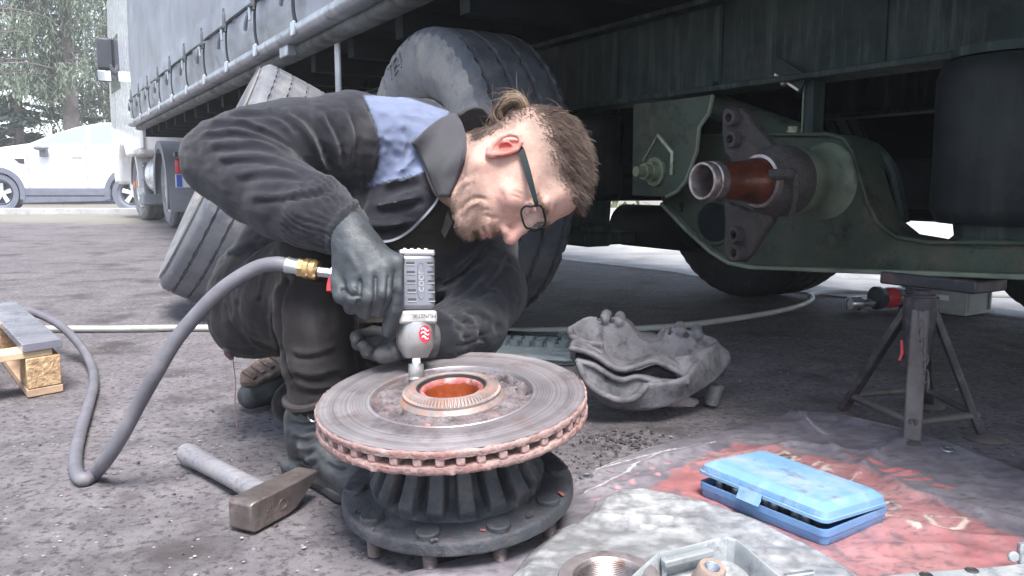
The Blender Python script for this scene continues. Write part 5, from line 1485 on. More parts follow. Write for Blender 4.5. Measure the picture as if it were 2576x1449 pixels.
# ------------------------------------------------------------------ crate and big wrench far right
mat('crate_grey', (0.36, 0.38, 0.38), 0.55, 0, 0.12, 10, dirt=((0.25, 0.26, 0.26), 0.4, 14), bump=0.15)
CR = thing('plastic_crate', 'small grey plastic crate standing behind the axle stand', 'crate', G(2425, 795))
def crate():
    a = G(2365, 792); b = G(2425, 796); c = G(2483, 788)
    e1 = nrm((c-b)*np.array([1,1,0])); e2 = np.array([-e1[1], e1[0], 0]); up = np.array([0,0,1.0])
    L1, L2, H = np.linalg.norm(c-b)*1.15, 0.30, 0.118
    o = b; R = np.stack([e1, e2, up], 1)
    def wall(c0, s, name='side_wall'): m = MB(); m.box(c0, s, R); return build(m, name, 'crate_grey', CR, world=True, bevel=0.003)
    ctr = o + e1*L1/2 + e2*L2/2
    wall(ctr - e2*L2/2 + up*H/2, (L1, 0.006, H)); wall(ctr + e2*L2/2 + up*H/2, (L1, 0.006, H)); wall(ctr - e1*L1/2 + up*H/2, (0.006, L2-0.007, H)); wall(ctr + e1*L1/2 + up*H/2, (0.006, L2-0.007, H))
    wall(ctr + up*0.008, (L1-0.014, L2-0.014, 0.006), 'floor')
    for z in (H-0.008, 0.010):
        wall(ctr - e2*(L2/2+0.006) + up*z, (L1+0.024, 0.010, 0.014), 'rim'); wall(ctr - e1*(L1/2+0.006) + up*z, (0.010, L2+0.003, 0.014), 'rim'); wall(ctr + e2*(L2/2+0.006) + up*z, (L1+0.024, 0.010, 0.014), 'rim'); wall(ctr + e1*(L1/2+0.006) + up*z, (0.010, L2+0.003, 0.014), 'rim')
    for t in (0.12, 0.88): wall(ctr - e2*(L2/2+0.006) + e1*(t-0.5)*L1 + up*H/2, (0.010, 0.008, H-0.03), 'rib')
    m = MB(); m.box(ctr - e1*(L1/2+0.004) - e2*0.05 + up*0.07, (0.003, 0.06, 0.022), R); build(m, 'label', 'plate_white', CR, world=True)
crate()
mat('wrench_red', (0.50, 0.04, 0.05), 0.35, 0, 0.15, 15)
BW = thing('long_impact_wrench', 'heavy impact wrench with long nose and big socket lying beyond the axle stand', 'impact wrench', G(2200, 757))
def bigwrench():
    a = G(2136, 764, 0.033); d = nrm(G(2285, 757, 0.033)-a); 
    m = MB(); m.lathe([(0.022, 0.0), (0.030, 0.0), (0.031, 0.003), (0.031, 0.055), (0.024, 0.062), (0.019, 0.066), (0.019, 0.13)], a, d, 24, caps=False); m.cyl(a+d*0.004, a+d*0.006, 0.0225, seg=20); build(m, 'socket', 'zinc', BW, world=True)
    m = MB(); m.lathe([(0.0, 0.125), (0.040, 0.126), (0.052, 0.135), (0.052, 0.155), (0.044, 0.165), (0.044, 0.175), (0.0, 0.176)], a+(0,0,0.02), d, 28, caps=False); build(m, 'collar', 'dark_plastic', BW, world=True)
    m = MB(); m.lathe([(0.0, 0.17), (0.036, 0.172), (0.045, 0.20), (0.048, 0.32), (0.035, 0.345), (0, 0.35)], a+(0,0,0.02), d, 24, caps=False); build(m, 'motor', 'zinc', BW, world=True)
    m = MB(); m.lathe([(0.040, 0.178), (0.0465, 0.20), (0.0465, 0.235), (0.04, 0.24)], a+(0,0,0.02), d, 24, caps=False); build(m, 'red_band', 'wrench_red', BW, world=True)
    m = MB(); p = a+d*0.27; m.box(p+np.array([0.03,-0.06,-0.005]), (0.04, 0.13, 0.04), np.array(Matrix.Rotation(0.5, 3, 'Z'))); build(m, 'grip', 'dark_plastic', BW, world=True, bevel=0.008)
bigwrench()
# ------------------------------------------------------------------ spare wheel leaning on the trailer side
mat('tyre_worn', (0.155, 0.16, 0.178), 0.6, 0, 0.25, 7, dirt=[((0.09, 0.10, 0.125), 0.45, 6), ((0.27, 0.265, 0.26), 0.3, 9)], bump=0.25, bscale=90)
def lean_wheel():
    c = P(618, 468, 3.52)
    a = nrm(-0.83*RGT + 0.40*UPV - 0.41*FWD)
    R_, W_ = 0.535, 0.34
    low = R_*math.sqrt(1-a[2]**2) + W_/2*abs(a[2])*0.8
    c[2] = low - 0.004
    root = thing('spare_wheel', 'worn dusty spare truck wheel leaning against the trailer behind the mechanic', 'wheel', (c[0], c[1], 0))
    t = tyre_mb(R_, W_, 0.288, 240, (-0.29, -0.10, 0.10, 0.29), 0.009, 0.010, 0.5, 60, shoulder=False)
    # local -x is the visible outer side, so map -x to the axis a
    u, w = perp(a)
    M3 = np.stack([-a, u, -w], 1)
    if np.linalg.det(M3) < 0: M3[:, 2] *= -1
    for mb, name, mt, sm in ((t, 'tyre', 'tyre_dusty', 50), (rim_mb(W=0.28), 'rim', 'rim_silver', 40)):
        mb.v = [tuple(M3 @ np.array(v) + c) for v in mb.v]
        o = build(mb, name, mt, root, world=True, smooth=sm)
        if name == 'tyre': tread_mat(o, mb, 'tyre_worn')
    pr = MB()
    # fine moulded rings on the sidewall
    for r in (0.475, 0.482, 0.489, 0.496):
        pts = [M3 @ np.array([-W_/2*0.975, r*math.cos(t_), r*math.sin(t_)]) + c for t_ in np.linspace(0, 2*math.pi, 97)[:-1]]
        m = MB(); m.tube(pts, 0.0022, 5, closed=True); build(m, 'sidewall_ring', 'tyre_dusty', root, world=True)
lean_wheel()

# ------------------------------------------------------------------ impact wrench held over the disc
mat('wr_body', (0.20, 0.205, 0.235), 0.42, 0.35, 0.12, 18, bump=0.2, bscale=150)
mat('wr_chrome', (0.70, 0.70, 0.73), 0.18, 0.9, 0.12, 18, bump=0.1)
mat('wr_clutch', (0.42, 0.41, 0.41), 0.38, 0.65, 0.15, 22, dirt=((0.30, 0.20, 0.12), 0.24, 26), bump=0.15)
mat('wr_band', (0.50, 0.49, 0.48), 0.45, 0.3, 0.12, 22, dirt=((0.30, 0.28, 0.27), 0.35, 30), bump=0.15)
mat('logo_red', (0.62, 0.03, 0.06), 0.35, 0, 0.05, 20, bump=0)
mat('logo_white', (0.75, 0.75, 0.75), 0.4, 0, 0.05, 20, bump=0)
mat('ink', (0.05, 0.05, 0.06), 0.6, 0, 0.1, 20, bump=0)
wo = P(1043, 634, 1.400); wd = nrm(P(1046, 895, 1.390) - wo)
wr_ = nrm(RGT - wd*(RGT @ wd)); wf = np.cross(wd, wr_)      # wf points towards the camera side
if wf @ FWD > 0: wf = -wf
yaw = math.radians(-16)
wr2 = wr_*math.cos(yaw) + wf*math.sin(yaw); wf2 = -wr_*math.sin(yaw) + wf*math.cos(yaw)
WR = thing('impact_wrench', 'grey air impact wrench with red oval badge held upright on the brake disc', 'impact wrench', G(1042, 955, 0.22))
def wrench():
    Rm = np.stack([wr2, wf2, wd], 1)
    q = lambda x, y, z: wo + wr2*x + wf2*y + wd*z
    m = MB(); m.box(q(0, 0, 0.054), (0.062, 0.060, 0.096), Rm); body = build(m, 'motor_housing', 'wr_body', WR, world=True, bevel=0.009, bseg=3)
    m = MB(); m.box(q(0, 0, 0.0035), (0.063, 0.061, 0.011), Rm); cap = build(m, 'end_cap', 'wr_chrome', WR, world=True, bevel=0.004, bseg=3)
    for k in range(4):
        m = MB(); m.box(q(-0.02+0.012*k, 0.0, -0.003), (0.007, 0.045, 0.003), Rm); build(m, 'cap_rib', 'wr_chrome', cap, world=True, bevel=0.001)
    for side, x in ((0, -0.0125), (1, 0.0215)):
        for k in range(5):
            m = MB(); m.box(q(x + 0.0006*k, 0.0302, 0.022 + 0.0155*k), (0.014 if side == 0 else 0.010, 0.0016, 0.0042), Rm); build(m, 'vent_slot', 'ink', body, world=True)
            m = MB(); m.box(q(x + 0.0006*k, 0.0305, 0.0252 + 0.0155*k), (0.015 if side == 0 else 0.011, 0.002, 0.0013), Rm); build(m, 'slot_lip', 'wr_band', body, world=True)
    # raised oval panel with worn moulded letters between the slots
    pts = [q(0.0055 + 0.0055*math.cos(t), 0.0302, 0.052 + (0.031 if abs(math.sin(t)) > 0 else 0)*math.copysign(abs(math.sin(t))**0.35, math.sin(t))) for t in np.linspace(0, 2*math.pi, 41)[:-1]]
    m = MB(); m.tube(pts, 0.0009, 5, closed=True); build(m, 'moulded_panel', 'wr_body', body, world=True)
    build(text_mb('COOL', 0.013, 0.0016, (q(0.0055, 0.0304, 0.053), -wd, wr2, wf2)), 'moulded_letters', 'wr_band', body, world=True, smooth=None)
    m = MB(); m.box(q(0.0, 0, 0.114), (0.066, 0.064, 0.023), Rm); band = build(m, 'band', 'wr_band', WR, world=True, bevel=0.005)
    build(text_mb('MUNSTIK', 0.0095, 0.0006, (q(0.010, 0.0322, 0.112), -wr2, wd, wf2)), 'handwriting', 'ink', band, world=True, smooth=None)
    m = MB(); m.lathe([(0.0, 0.122), (0.0325, 0.122), (0.0335, 0.128), (0.0330, 0.158), (0.0300, 0.166), (0.0215, 0.1815), (0.0200, 0.1835), (0.0, 0.184)], wo, wd, 40, caps=False); cl = build(m, 'clutch_housing', 'wr_clutch', WR, world=True, smooth=40)
    m = MB(); m.box(q(0, 0, 0.190), (0.0150, 0.0150, 0.020), Rm); build(m, 'anvil', 'wr_chrome', WR, world=True, bevel=0.0015)
    m = MB(); m.lathe([(0.009, 0.193), (0.0128, 0.193), (0.0136, 0.195), (0.0136, 0.214), (0.0128, 0.2155), (0.0128, 0.217), (0.0136, 0.2185), (0.0136, 0.2215), (0.0120, 0.2225), (0.0118, 0.240), (0.0, 0.240)], wo, wd, 32, caps=False); build(m, 'socket', 'wr_clutch', WR, world=True, smooth=30)
    # badge on the clutch housing (curved oval)
    def badge(fn, name, mt, lift):
        m = MB(); vs = []; n = 24; c = (0.35, 0.143)
        vs.append(wo + wd*c[1] + (wf2*math.cos(c[0]) + wr2*math.sin(c[0]))*(0.0335+lift))
        for k in range(n):
            t = 2*math.pi*k/n; a = c[0] + fn(t)[0]/0.0335; h = c[1] + fn(t)[1]
            vs.append(wo + wd*h + (wf2*math.cos(a) + wr2*math.sin(a))*(0.0335+lift))
        m.add(vs, [(0, 1+k, 1+(k+1) % n) for k in range(n)]); return build(m, name, mt, cl, world=True)
    bd = badge(lambda t: (0.0115*math.cos(t), 0.0150*math.sin(t)), 'badge', 'logo_red', 0.0004)
    for hc, w_ in ((-0.0075, 0.0078), (-0.0008, 0.0082), (0.0062, 0.0062)):
        pts = []
        for k in range(9):
            u = k/8-0.5; a = 0.35 + (u*2*w_)/0.0335; h = 0.143 + hc + 0.0032*math.sin(u*5.5) - 0.002*u
            pts.append(wo + wd*h + (wf2*math.cos(a) + wr2*math.sin(a))*(0.0338))
        m = MB(); m.tube(pts, [0.0004 + 0.0016*math.sin(math.pi*min(1, (k+0.6)/8.6)) for k in range(9)], 6); build(m, 'badge_stroke', 'logo_white', bd, world=True)
    # grip towards the hose, inlet, lever
    g0, g1 = P(1020, 694, 1.395), P(842, 688, 1.386)
    m = MB(); gp = [g0 + (g1-g0)*t for t in np.linspace(0, 1, 8)]; m.tube(gp, [0.020, 0.0175, 0.0165, 0.0165, 0.0165, 0.017, 0.0175, 0.017], 20); build(m, 'grip', 'wr_body', WR, world=True)
    gd = nrm(g1-g0)
    e0 = P(800, 683, 1.387)
    m = MB(); m.cyl(g1, e0, 0.0095, seg=6); m.lathe([(0.0135, 0.0), (0.0135, 0.010)], g1 - gd*0.004, gd, 6); inl = build(m, 'inlet', 'zinc', WR, world=True, bevel=0.0008)
    m = MB(); a = P(838, 700, 1.375); b = P(833, 734, 1.37); m.tube([a, (a+b)/2, b], [0.0085, 0.0095, 0.0085], 12); build(m, 'reverse_lever', 'wrench_red', WR, world=True)
wrench()
# ------------------------------------------------------------------ tarpaulin with red print
mat('tarp', (1, 1, 1), 0.34, 0, 0.2, 14, attr=True, bump=0.35, bscale=60, bdist=0.004, rvar=0.15)
mat('tarp_back', (1, 1, 1), 0.22, 0, 0.12, 20, attr=True, bump=0.5, bscale=45, bdist=0.004, rvar=0.15)
TARP_Z = 0.006
def g2(pts): return [tuple(G(x, y)[:2]) for x, y in pts]
def sheet(outline, step, zfun, colfun, name, matn, parent, th=0.0012):
    poly = g2(outline); pa = np.array(poly)
    xs = np.arange(pa[:,0].min()-step, pa[:,0].max()+step, step); ys = np.arange(pa[:,1].min()-step, pa[:,1].max()+step, step)
    X, Y = np.meshgrid(xs, ys, indexing='ij'); Q = np.stack([X.ravel(), Y.ravel()], 1)
    ins = in_poly(Q, poly)
    # snap a band of outside points onto the outline so the edge is clean
    d = seg_dist(Q, poly + [poly[0]])
    near = (~ins) & (d < step*1.05)
    for a, b in zip(poly, poly[1:] + [poly[0]]):
        a = np.asarray(a); b = np.asarray(b); ba = b-a
        t = np.clip(((Q-a) @ ba)/(ba @ ba+1e-12), 0, 1); c = a + t[:, None]*ba
        dd = np.linalg.norm(Q-c, axis=1); m = near & (dd <= d + 1e-9); Q[m] = c[m]
    ok = ins | near
    V = np.concatenate([Q, np.zeros((len(Q), 1))], 1)
    ed = seg_dist(Q, poly + [poly[0]])
    V[:, 2] = zfun(V, ed)
    nx, ny = X.shape; idx = np.arange(nx*ny).reshape(nx, ny)
    F = np.stack([idx[:-1,:-1], idx[1:,:-1], idx[1:,1:], idx[:-1,1:]], -1).reshape(-1, 4)
    F = F[ok[F].all(1)]
    used = np.unique(F); rm = np.full(len(V), -1); rm[used] = np.arange(len(used)); V = V[used]; F = rm[F]
    o = mesh_np(name, V, F, matn, parent, world=True, col=colfun(V))
    so = o.modifiers.new('thick', 'SOLIDIFY'); so.thickness = th; so.offset = -1
    return o
TP = thing('tarpaulin', 'dirty grey and red printed tarpaulin spread under the blue socket case', 'tarpaulin', G(2000, 1250))
crease = [g2(c) for c in ([(1480, 1260), (1700, 1200), (1990, 1130), (2200, 1160)], [(2010, 1060), (2100, 1150), (2300, 1260), (2576, 1330)], [(2230, 1400), (2400, 1395), (2576, 1440)], [(1500, 1205), (1620, 1180), (1770, 1135)], [(2300, 1110), (2210, 1150), (2150, 1215)], [(2250, 1330), (2420, 1370), (2600, 1385)])]
def tz(V, ed):
    z = 0.007 + 0.010*(fbm(V, 4.5, 3, 21)) * np.clip(ed/0.03, 0, 1)
    z += 0.006*(fbm(V*np.array([1, 2.4, 1]), 16, 3, 22)-0.4)*np.clip(ed/0.02, 0, 1)
    for c in crease:
        d = seg_dist(V[:, :2], c); z += 0.007*np.exp(-(d/0.012)**2)
    # stiff far edge stands up slightly
    e = seg_dist(V[:, :2], g2([(1990, 1052), (2110, 1060), (2260, 1096), (2400, 1141), (2576, 1211), (2800, 1310)]))
    z += 0.012*np.exp(-(e/0.03)**2)
    # pressed flat under the case
    cs = np.array(g2([(1760, 1250), (2075, 1378), (2203, 1300), (1890, 1190)]))
    inside = in_poly(V[:, :2], [tuple(c) for c in cs]); dd = seg_dist(V[:, :2], [tuple(c) for c in cs] + [tuple(cs[0])])
    k = np.where(inside, 1.0, np.exp(-(dd/0.02)**2)); z = z*(1-k) + np.minimum(z, 0.012)*k
    return np.maximum(z, 0.0055)
def tcol(V):
    Q = V[:, :2]
    n1 = fbm(V, 8, 4, 31); n2 = fbm(V, 40, 4, 32); n3 = fbm(V, 120, 3, 33); n4 = fbm(V*np.array([3.0, 0.8, 1]), 22, 3, 37)
    gr = np.array([0.125, 0.112, 0.135]); gr2 = np.array([0.27, 0.25, 0.275])
    C = gr + (gr2-gr)*np.clip((n1*0.6+n2*0.6-0.38)*2.2, 0, 1)[:, None]
    red = g2([(1640, 1248), (1700, 1205), (1760, 1165), (1850, 1128), (1960, 1140), (2060, 1165), (2150, 1185), (2260, 1240), (2400, 1300), (2600, 1400), (2640, 1470), (2150, 1470), (1900, 1320), (1700, 1262)])
    d = seg_dist(Q, red + [red[0]]); s = np.where(in_poly(Q, red), d, -d)
    rmask = np.clip((s + (n2-0.5)*0.045 + (n3-0.5)*0.03)/0.014 + 0.5, 0, 1)
    rc = np.array([0.36, 0.150, 0.155]); rc2 = np.array([0.43, 0.25, 0.25]); rd = np.array([0.21, 0.13, 0.14])
    RC = rc + (rc2-rc)*np.clip((n1-0.42)*3, 0, 1)[:, None]; RC = RC + (rd-RC)*(np.clip((n2-0.52)*5, 0, 1)*0.7)[:, None]
    C = C*(1-rmask[:, None]) + RC*rmask[:, None]
    # worn dark strip across the print and red specks outside it
    st = seg_dist(Q, g2([(2010, 1150), (2150, 1170), (2260, 1205), (2400, 1265), (2620, 1350)]))
    k = np.clip(1.2-st/0.022 + (n2-0.5)*2.2, 0, 1)*0.85
    C = C*(1-k[:, None]) + np.array([0.22, 0.20, 0.21])*k[:, None]
    for a, b in (((2140, 1165), (2165, 1180)), ((2180, 1180), (2215, 1185)), ((2215, 1200), (2262, 1198)), ((2240, 1212), (2305, 1205)), ((2285, 1225), (2330, 1220)), ((2350, 1238), (2385, 1245))):
        dd = seg_dist(Q, g2([a, b])); k = np.clip((0.010-dd+(n3-0.5)*0.014)/0.004, 0, 1); C = C*(1-k[:, None]) + np.array([0.56, 0.20, 0.21])*k[:, None]
    for x, y in ((1600, 1205), (1640, 1190), (1655, 1215), (1590, 1235), (1620, 1170), (1560, 1250), (1500, 1275), (1520, 1295), (1680, 1180), (1540, 1310), (1610, 1258), (1570, 1222)):
        dd = np.linalg.norm(Q-np.array(G(x, y)[:2]), axis=1); k = np.clip((0.008-dd+(n3-0.5)*0.010)/0.003, 0, 1); C = C*(1-k[:, None]) + np.array([0.52, 0.26, 0.28])*k[:, None]
    # cream lettering remains
    cr = np.array([0.66, 0.58, 0.50])
    strokes = [([(2210, 1305), (2262, 1328), (2306, 1348)], 0.0065), ([(2330, 1315), (2352, 1342), (2385, 1350), (2415, 1345), (2428, 1328)], 0.0055), ([(2330, 1315), (2380, 1318), (2428, 1322)], 0.004), ([(2215, 1290), (2240, 1278), (2262, 1292), (2240, 1300)], 0.004),
               ([(2045, 1188), (2062, 1178), (2082, 1186), (2066, 1197), (2045, 1204)], 0.0042), ([(2060, 1205), (2082, 1196), (2098, 1206)], 0.004), ([(1955, 1158), (1975, 1150), (1990, 1160)], 0.0045), ([(1965, 1168), (2000, 1165), (1985, 1178), (2012, 1172)], 0.004), ([(2130, 1230), (2165, 1212)], 0.002)]
    for st_, w in strokes:
        dd = seg_dist(Q, g2(st_)); k = np.clip((w-dd)/0.0018 + (n3-0.5)*1.6, 0, 1)*np.clip(n2*2.2-0.35, 0, 1); C = C*(1-k[:, None]) + cr*k[:, None]
    # pale scratches and dark grime
    for a, b in (((1465, 1203), (1640, 1130)), ((1470, 1262), (1660, 1150)), ((1660, 1150), (1800, 1125)), ((1500, 1190), (1700, 1140))):
        dd = seg_dist(Q, g2([a, b])); k = np.clip((0.0024-dd)/0.0012 + (n3-0.55)*2.5, 0, 1); C = C*(1-k[:, None]) + np.array([0.62, 0.60, 0.62])*k[:, None]
    n5 = fbm(V*np.array([1, 2.2, 1]), 90, 3, 61); k = np.clip((n5-0.60)*9, 0, 1)*0.7*np.clip(n1*2-0.4, 0, 1); C = C*(1-k[:, None]) + np.array([0.085, 0.070, 0.085])*k[:, None]
    k = np.clip((n4*n2-0.33)*9, 0, 1)*0.55; C = C*(1-k[:, None]) + np.array([0.13, 0.115, 0.135])*k[:, None]
    return C
o_t = sheet([(935, 1475), (1140, 1420), (1330, 1372), (1400, 1330), (1452, 1207), (1640, 1130), (1800, 1092), (1990, 1052), (2110, 1060), (2260, 1096), (2400, 1141), (2576, 1211), (2800, 1310), (2800, 1540), (935, 1540)], 0.0042, tz, tcol, 'tarp_sheet', 'tarp', TP)
def bz(V, ed):
    z = 0.022 + 0.010*fbm(V, 5, 3, 41) + 0.008*(fbm(V*np.array([1, 2, 1]), 18, 3, 42)-0.4)
    d = seg_dist(V[:, :2], g2([(1480, 1340), (1600, 1345), (1760, 1350)])); z += 0.006*np.exp(-(d/0.008)**2)
    return z*(0.55 + 0.45*np.clip(ed/0.02, 0, 1))
def bcol(V):
    n1 = fbm(V, 10, 4, 51); n2 = fbm(V, 55, 4, 52); n3 = fbm(V*np.array([2, 0.7, 1]), 60, 3, 53)
    C = np.array([0.20, 0.205, 0.215]) + (np.array([0.45, 0.46, 0.48])-np.array([0.20, 0.205, 0.215]))*np.clip((n1*0.5+n2*0.8-0.52)*2.6, 0, 1)[:, None]
    C = C + ((fbm(V*np.array([1.6, 0.8, 1]), 130, 3, 57)-0.5)*0.34)[:, None]*np.clip((n1-0.35)*3, 0.2, 1)[:, None]*0.6; C = np.clip(C, 0.06, 0.75)
    k = np.clip((0.36-n2*n3*1.6)*4, 0, 1)*np.clip((n3-0.5)*6, 0, 1); C = C*(1-k[:, None]) + np.array([0.16, 0.15, 0.165])*k[:, None]
    k = np.clip((n1-0.62)*6, 0, 1)*np.clip((n2-0.5)*5, 0, 1)*0.6; C = C*(1-k[:, None]) + np.array([0.62, 0.57, 0.48])*k[:, None]
    return C
o_b = sheet([(1290, 1475), (1330, 1420), (1400, 1355), (1475, 1330), (1500, 1285), (1545, 1260), (1620, 1252), (1720, 1272), (1850, 1312), (1960, 1360), (2060, 1410), (2150, 1462), (2200, 1540), (1290, 1540)], 0.0038, bz, bcol, 'folded_back', 'tarp_back', TP)
tag(o_b, 'pale mottled reverse side of the tarpaulin folded over')
for x, y in ((1475, 1214), (2381, 1148)):
    c = G(x, y); z = tz(np.array([[c[0], c[1], 0]]), np.array([0.02]))[0]
    m = MB(); m.lathe([(0.0065, -0.001), (0.0065, 0.002), (0.0095, 0.0035), (0.0135, 0.002), (0.0140, 0.0)], (c[0], c[1], z+0.001), (0, -0.15, 1), 24, caps=False); e = build(m, 'eyelet', 'zinc', TP, world=True, smooth=50)
    m = MB(); m.lathe([(0, 0), (0.0066, 0)], (c[0], c[1], z+0.0014), (0, -0.15, 1), 16, caps=False); build(m, 'eyelet_hole', 'rim_dark', e, world=True)

# ------------------------------------------------------------------ blue socket case
mat('case_blue', (0.15, 0.285, 0.52), 0.45, 0, 0.12, 12, dirt=[((0.28, 0.36, 0.48), 0.3, 18), ((0.10, 0.14, 0.24), 0.25, 30)], bump=0.25, bscale=220, bdist=0.0012)
mat('case_lid', (0.19, 0.355, 0.56), 0.42, 0, 0.10, 12, dirt=[((0.34, 0.42, 0.52), 0.45, 12), ((0.13, 0.15, 0.20), 0.26, 22)], bump=0.35, bscale=220, bdist=0.0012)
mat('case_inside', (0.02, 0.10, 0.30), 0.5, 0, 0.1, 12)
mat('socket_dark', (0.06, 0.06, 0.07), 0.35, 0.8, 0.2, 20)
zc0 = 0.012
cA, cB, cC = G(1757, 1247, zc0), G(2075, 1380, zc0), G(2204, 1303, zc0)
CASE = thing('socket_case', 'dirty light blue plastic socket case with its lid ajar on the tarpaulin', 'tool case', (cB[0], cB[1], zc0))
def case():
    e1 = nrm((cB-cA)*np.array([1,1,0])); e2 = nrm(np.cross((0,0,1), e1)); up = np.array([0,0,1.0])
    L1 = np.linalg.norm(cB-cA); L2 = abs((cC-cB) @ e2)
    o = cA + 0
    def rrect(L, W, r, n=4):
        pts = []
        for cx, cy, a0 in ((L-r, r, -math.pi/2), (L-r, W-r, 0), (r, W-r, math.pi/2), (r, r, math.pi)):
            for k in range(n+1): a = a0 + math.pi/2*k/n; pts.append((cx+r*math.cos(a), cy+r*math.sin(a)))
        return pts
    def loft(rings, fr, close=True):
        """rings: list of (inset, height); builds a skin over rounded rectangles"""
        O, A, B, C = fr; m = MB(); vs = []; n = None
        for ins, h in rings:
            pts = [(ins + x*(L1-2*ins)/L1, ins + y*(L2-2*ins)/L2) for x, y in rrect(L1, L2, 0.012)]
            n = len(pts); vs += [O + A*x + B*y + C*h for x, y in pts]
        fs = [(i*n+k, i*n+(k+1) % n, (i+1)*n+(k+1) % n, (i+1)*n+k) for i in range(len(rings)-1) for k in range(n)]
        fs.append(tuple(range(n))[::-1]); fs.append(tuple(range((len(rings)-1)*n, len(rings)*n)))
        m.add(vs, fs); return m
    hb, hl = 0.027, 0.025
    fr = (o, e1, e2, up)
    base = build(loft([(0.004, 0), (0.0015, 0.003), (0.0, hb*0.55), (0.0, hb*0.60), (-0.0015, hb*0.62), (-0.0015, hb), (0.003, hb), (0.0045, hb-0.012), (0.006, hb-0.013)], fr), 'base', 'case_blue', CASE, world=True, smooth=35)
    build(loft([(0.0046, hb-0.0118), (0.0047, hb-0.0114)], fr), 'insert', 'case_inside', base, world=True)
    # lid: hinged along the back edge, opened a little, higher at the left end
    th = math.radians(3.4); tw = math.radians(1.0)
    B2 = e2*math.cos(th) - up*math.sin(th); B2 = nrm(B2)
    A2 = nrm(e1*math.cos(tw) - up*math.sin(tw)); B2 = nrm(B2 - A2*(B2@A2)); C2 = np.cross(A2, B2)
    ol = o + e2*L2 + up*(hb+0.0035) - B2*L2 + up*0.002 - A2*0.002 
    frl = (ol, A2, B2, C2)
    lid = build(loft([(0.006, 0.004), (0.0, 0.0), (-0.002, 0.0), (-0.002, 0.005), (0.0, 0.006), (0.002, hl*0.62), (0.014, hl*0.95), (0.017, hl), (0.020, hl)], frl), 'lid', 'case_lid', CASE, world=True, smooth=30)
    # fine grip ribs along the lid's front side
    m = MB()
    for k in range(64):
        x = 0.02 + (L1-0.04)*k/63; p0 = ol + A2*x + B2*(-0.0004) + C2*0.0075; p1 = ol + A2*x + B2*0.0013 + C2*(hl*0.60)
        m.tube([p0, p1], 0.0009, 4)
    rb = build(m, 'grip_ribs', 'case_lid', lid, world=True); tag(rb, kind='stuff')
    # latch
    cx = L1*0.37
    m = MB(); O = ol + A2*cx
    sec = [(-0.002, 0.006), (-0.0045, 0.005), (-0.006, -0.004), (-0.012, -0.012), (-0.013, -0.0115), (-0.0075, -0.003), (-0.0035, 0.008)]
    m.prism([(a, b) for a, b in sec], (O, B2, C2, A2), 0, 0.046); build(m, 'latch', 'case_lid', CASE, world=True, bevel=0.0008)
    # sockets inside
    for k in range(11):
        p = o + e1*(0.03 + (L1-0.06)*k/10) + e2*(0.022) + up*(hb-0.012)
        r = 0.0085 + 0.0012*(k % 4)
        m = MB(); m.lathe([(r, 0), (r, 0.018), (r*0.75, 0.0185), (r*0.7, 0.008), (0, 0.008)], p, up, 14, caps=False); build(m, 'socket', 'zinc' if k % 3 != 1 else 'socket_dark', base, world=True, smooth=35)
case()

# ------------------------------------------------------------------ ring nut, grey tray with nut, lever bar at the lower edge
mat('ring_steel', (0.40, 0.355, 0.36), 0.4, 0.6, 0.2, 20, dirt=((0.25, 0.19, 0.18), 0.35, 26), bump=0.3)
mat('ring_inner', (0.34, 0.30, 0.29), 0.3, 0.75, 0.2, 20, dirt=((0.26, 0.15, 0.10), 0.3, 20), bump=0.1)
mat('tray_grey', (0.33, 0.355, 0.37), 0.5, 0.1, 0.15, 16, dirt=[((0.45, 0.46, 0.47), 0.35, 20), ((0.14, 0.15, 0.17), 0.28, 34)], bump=0.3)
c = G(1534, 1448, 0.055); RN = thing('ring_nut', 'worn steel ring nut with threaded bore at the lower edge of the tarpaulin', 'ring nut', (c[0], c[1], 0.03))
prof = [(0.0395, -0.028), (0.0395, -0.008)]
m = MB(); m.lathe([(0.047, -0.030), (0.066, -0.030), (0.0685, -0.026), (0.0685, -0.006), (0.066, -0.001), (0.060, 0.0), (0.049, 0.0), (0.0475, -0.002)], c, (0, -0.06, 1), 64, caps=False); rn = build(m, 'ring', 'ring_steel', RN, world=True, smooth=40)
pf = [(0.0475, -0.0015), (0.0445, -0.004)]
for q in range(9): pf += [(0.0445, -0.005-q*0.0026), (0.0432, -0.0063-q*0.0026)]
m = MB(); m.lathe(pf[::-1], c, (0, -0.06, 1), 64, caps=False); build(m, 'thread', 'ring_inner', rn, world=True, smooth=25)

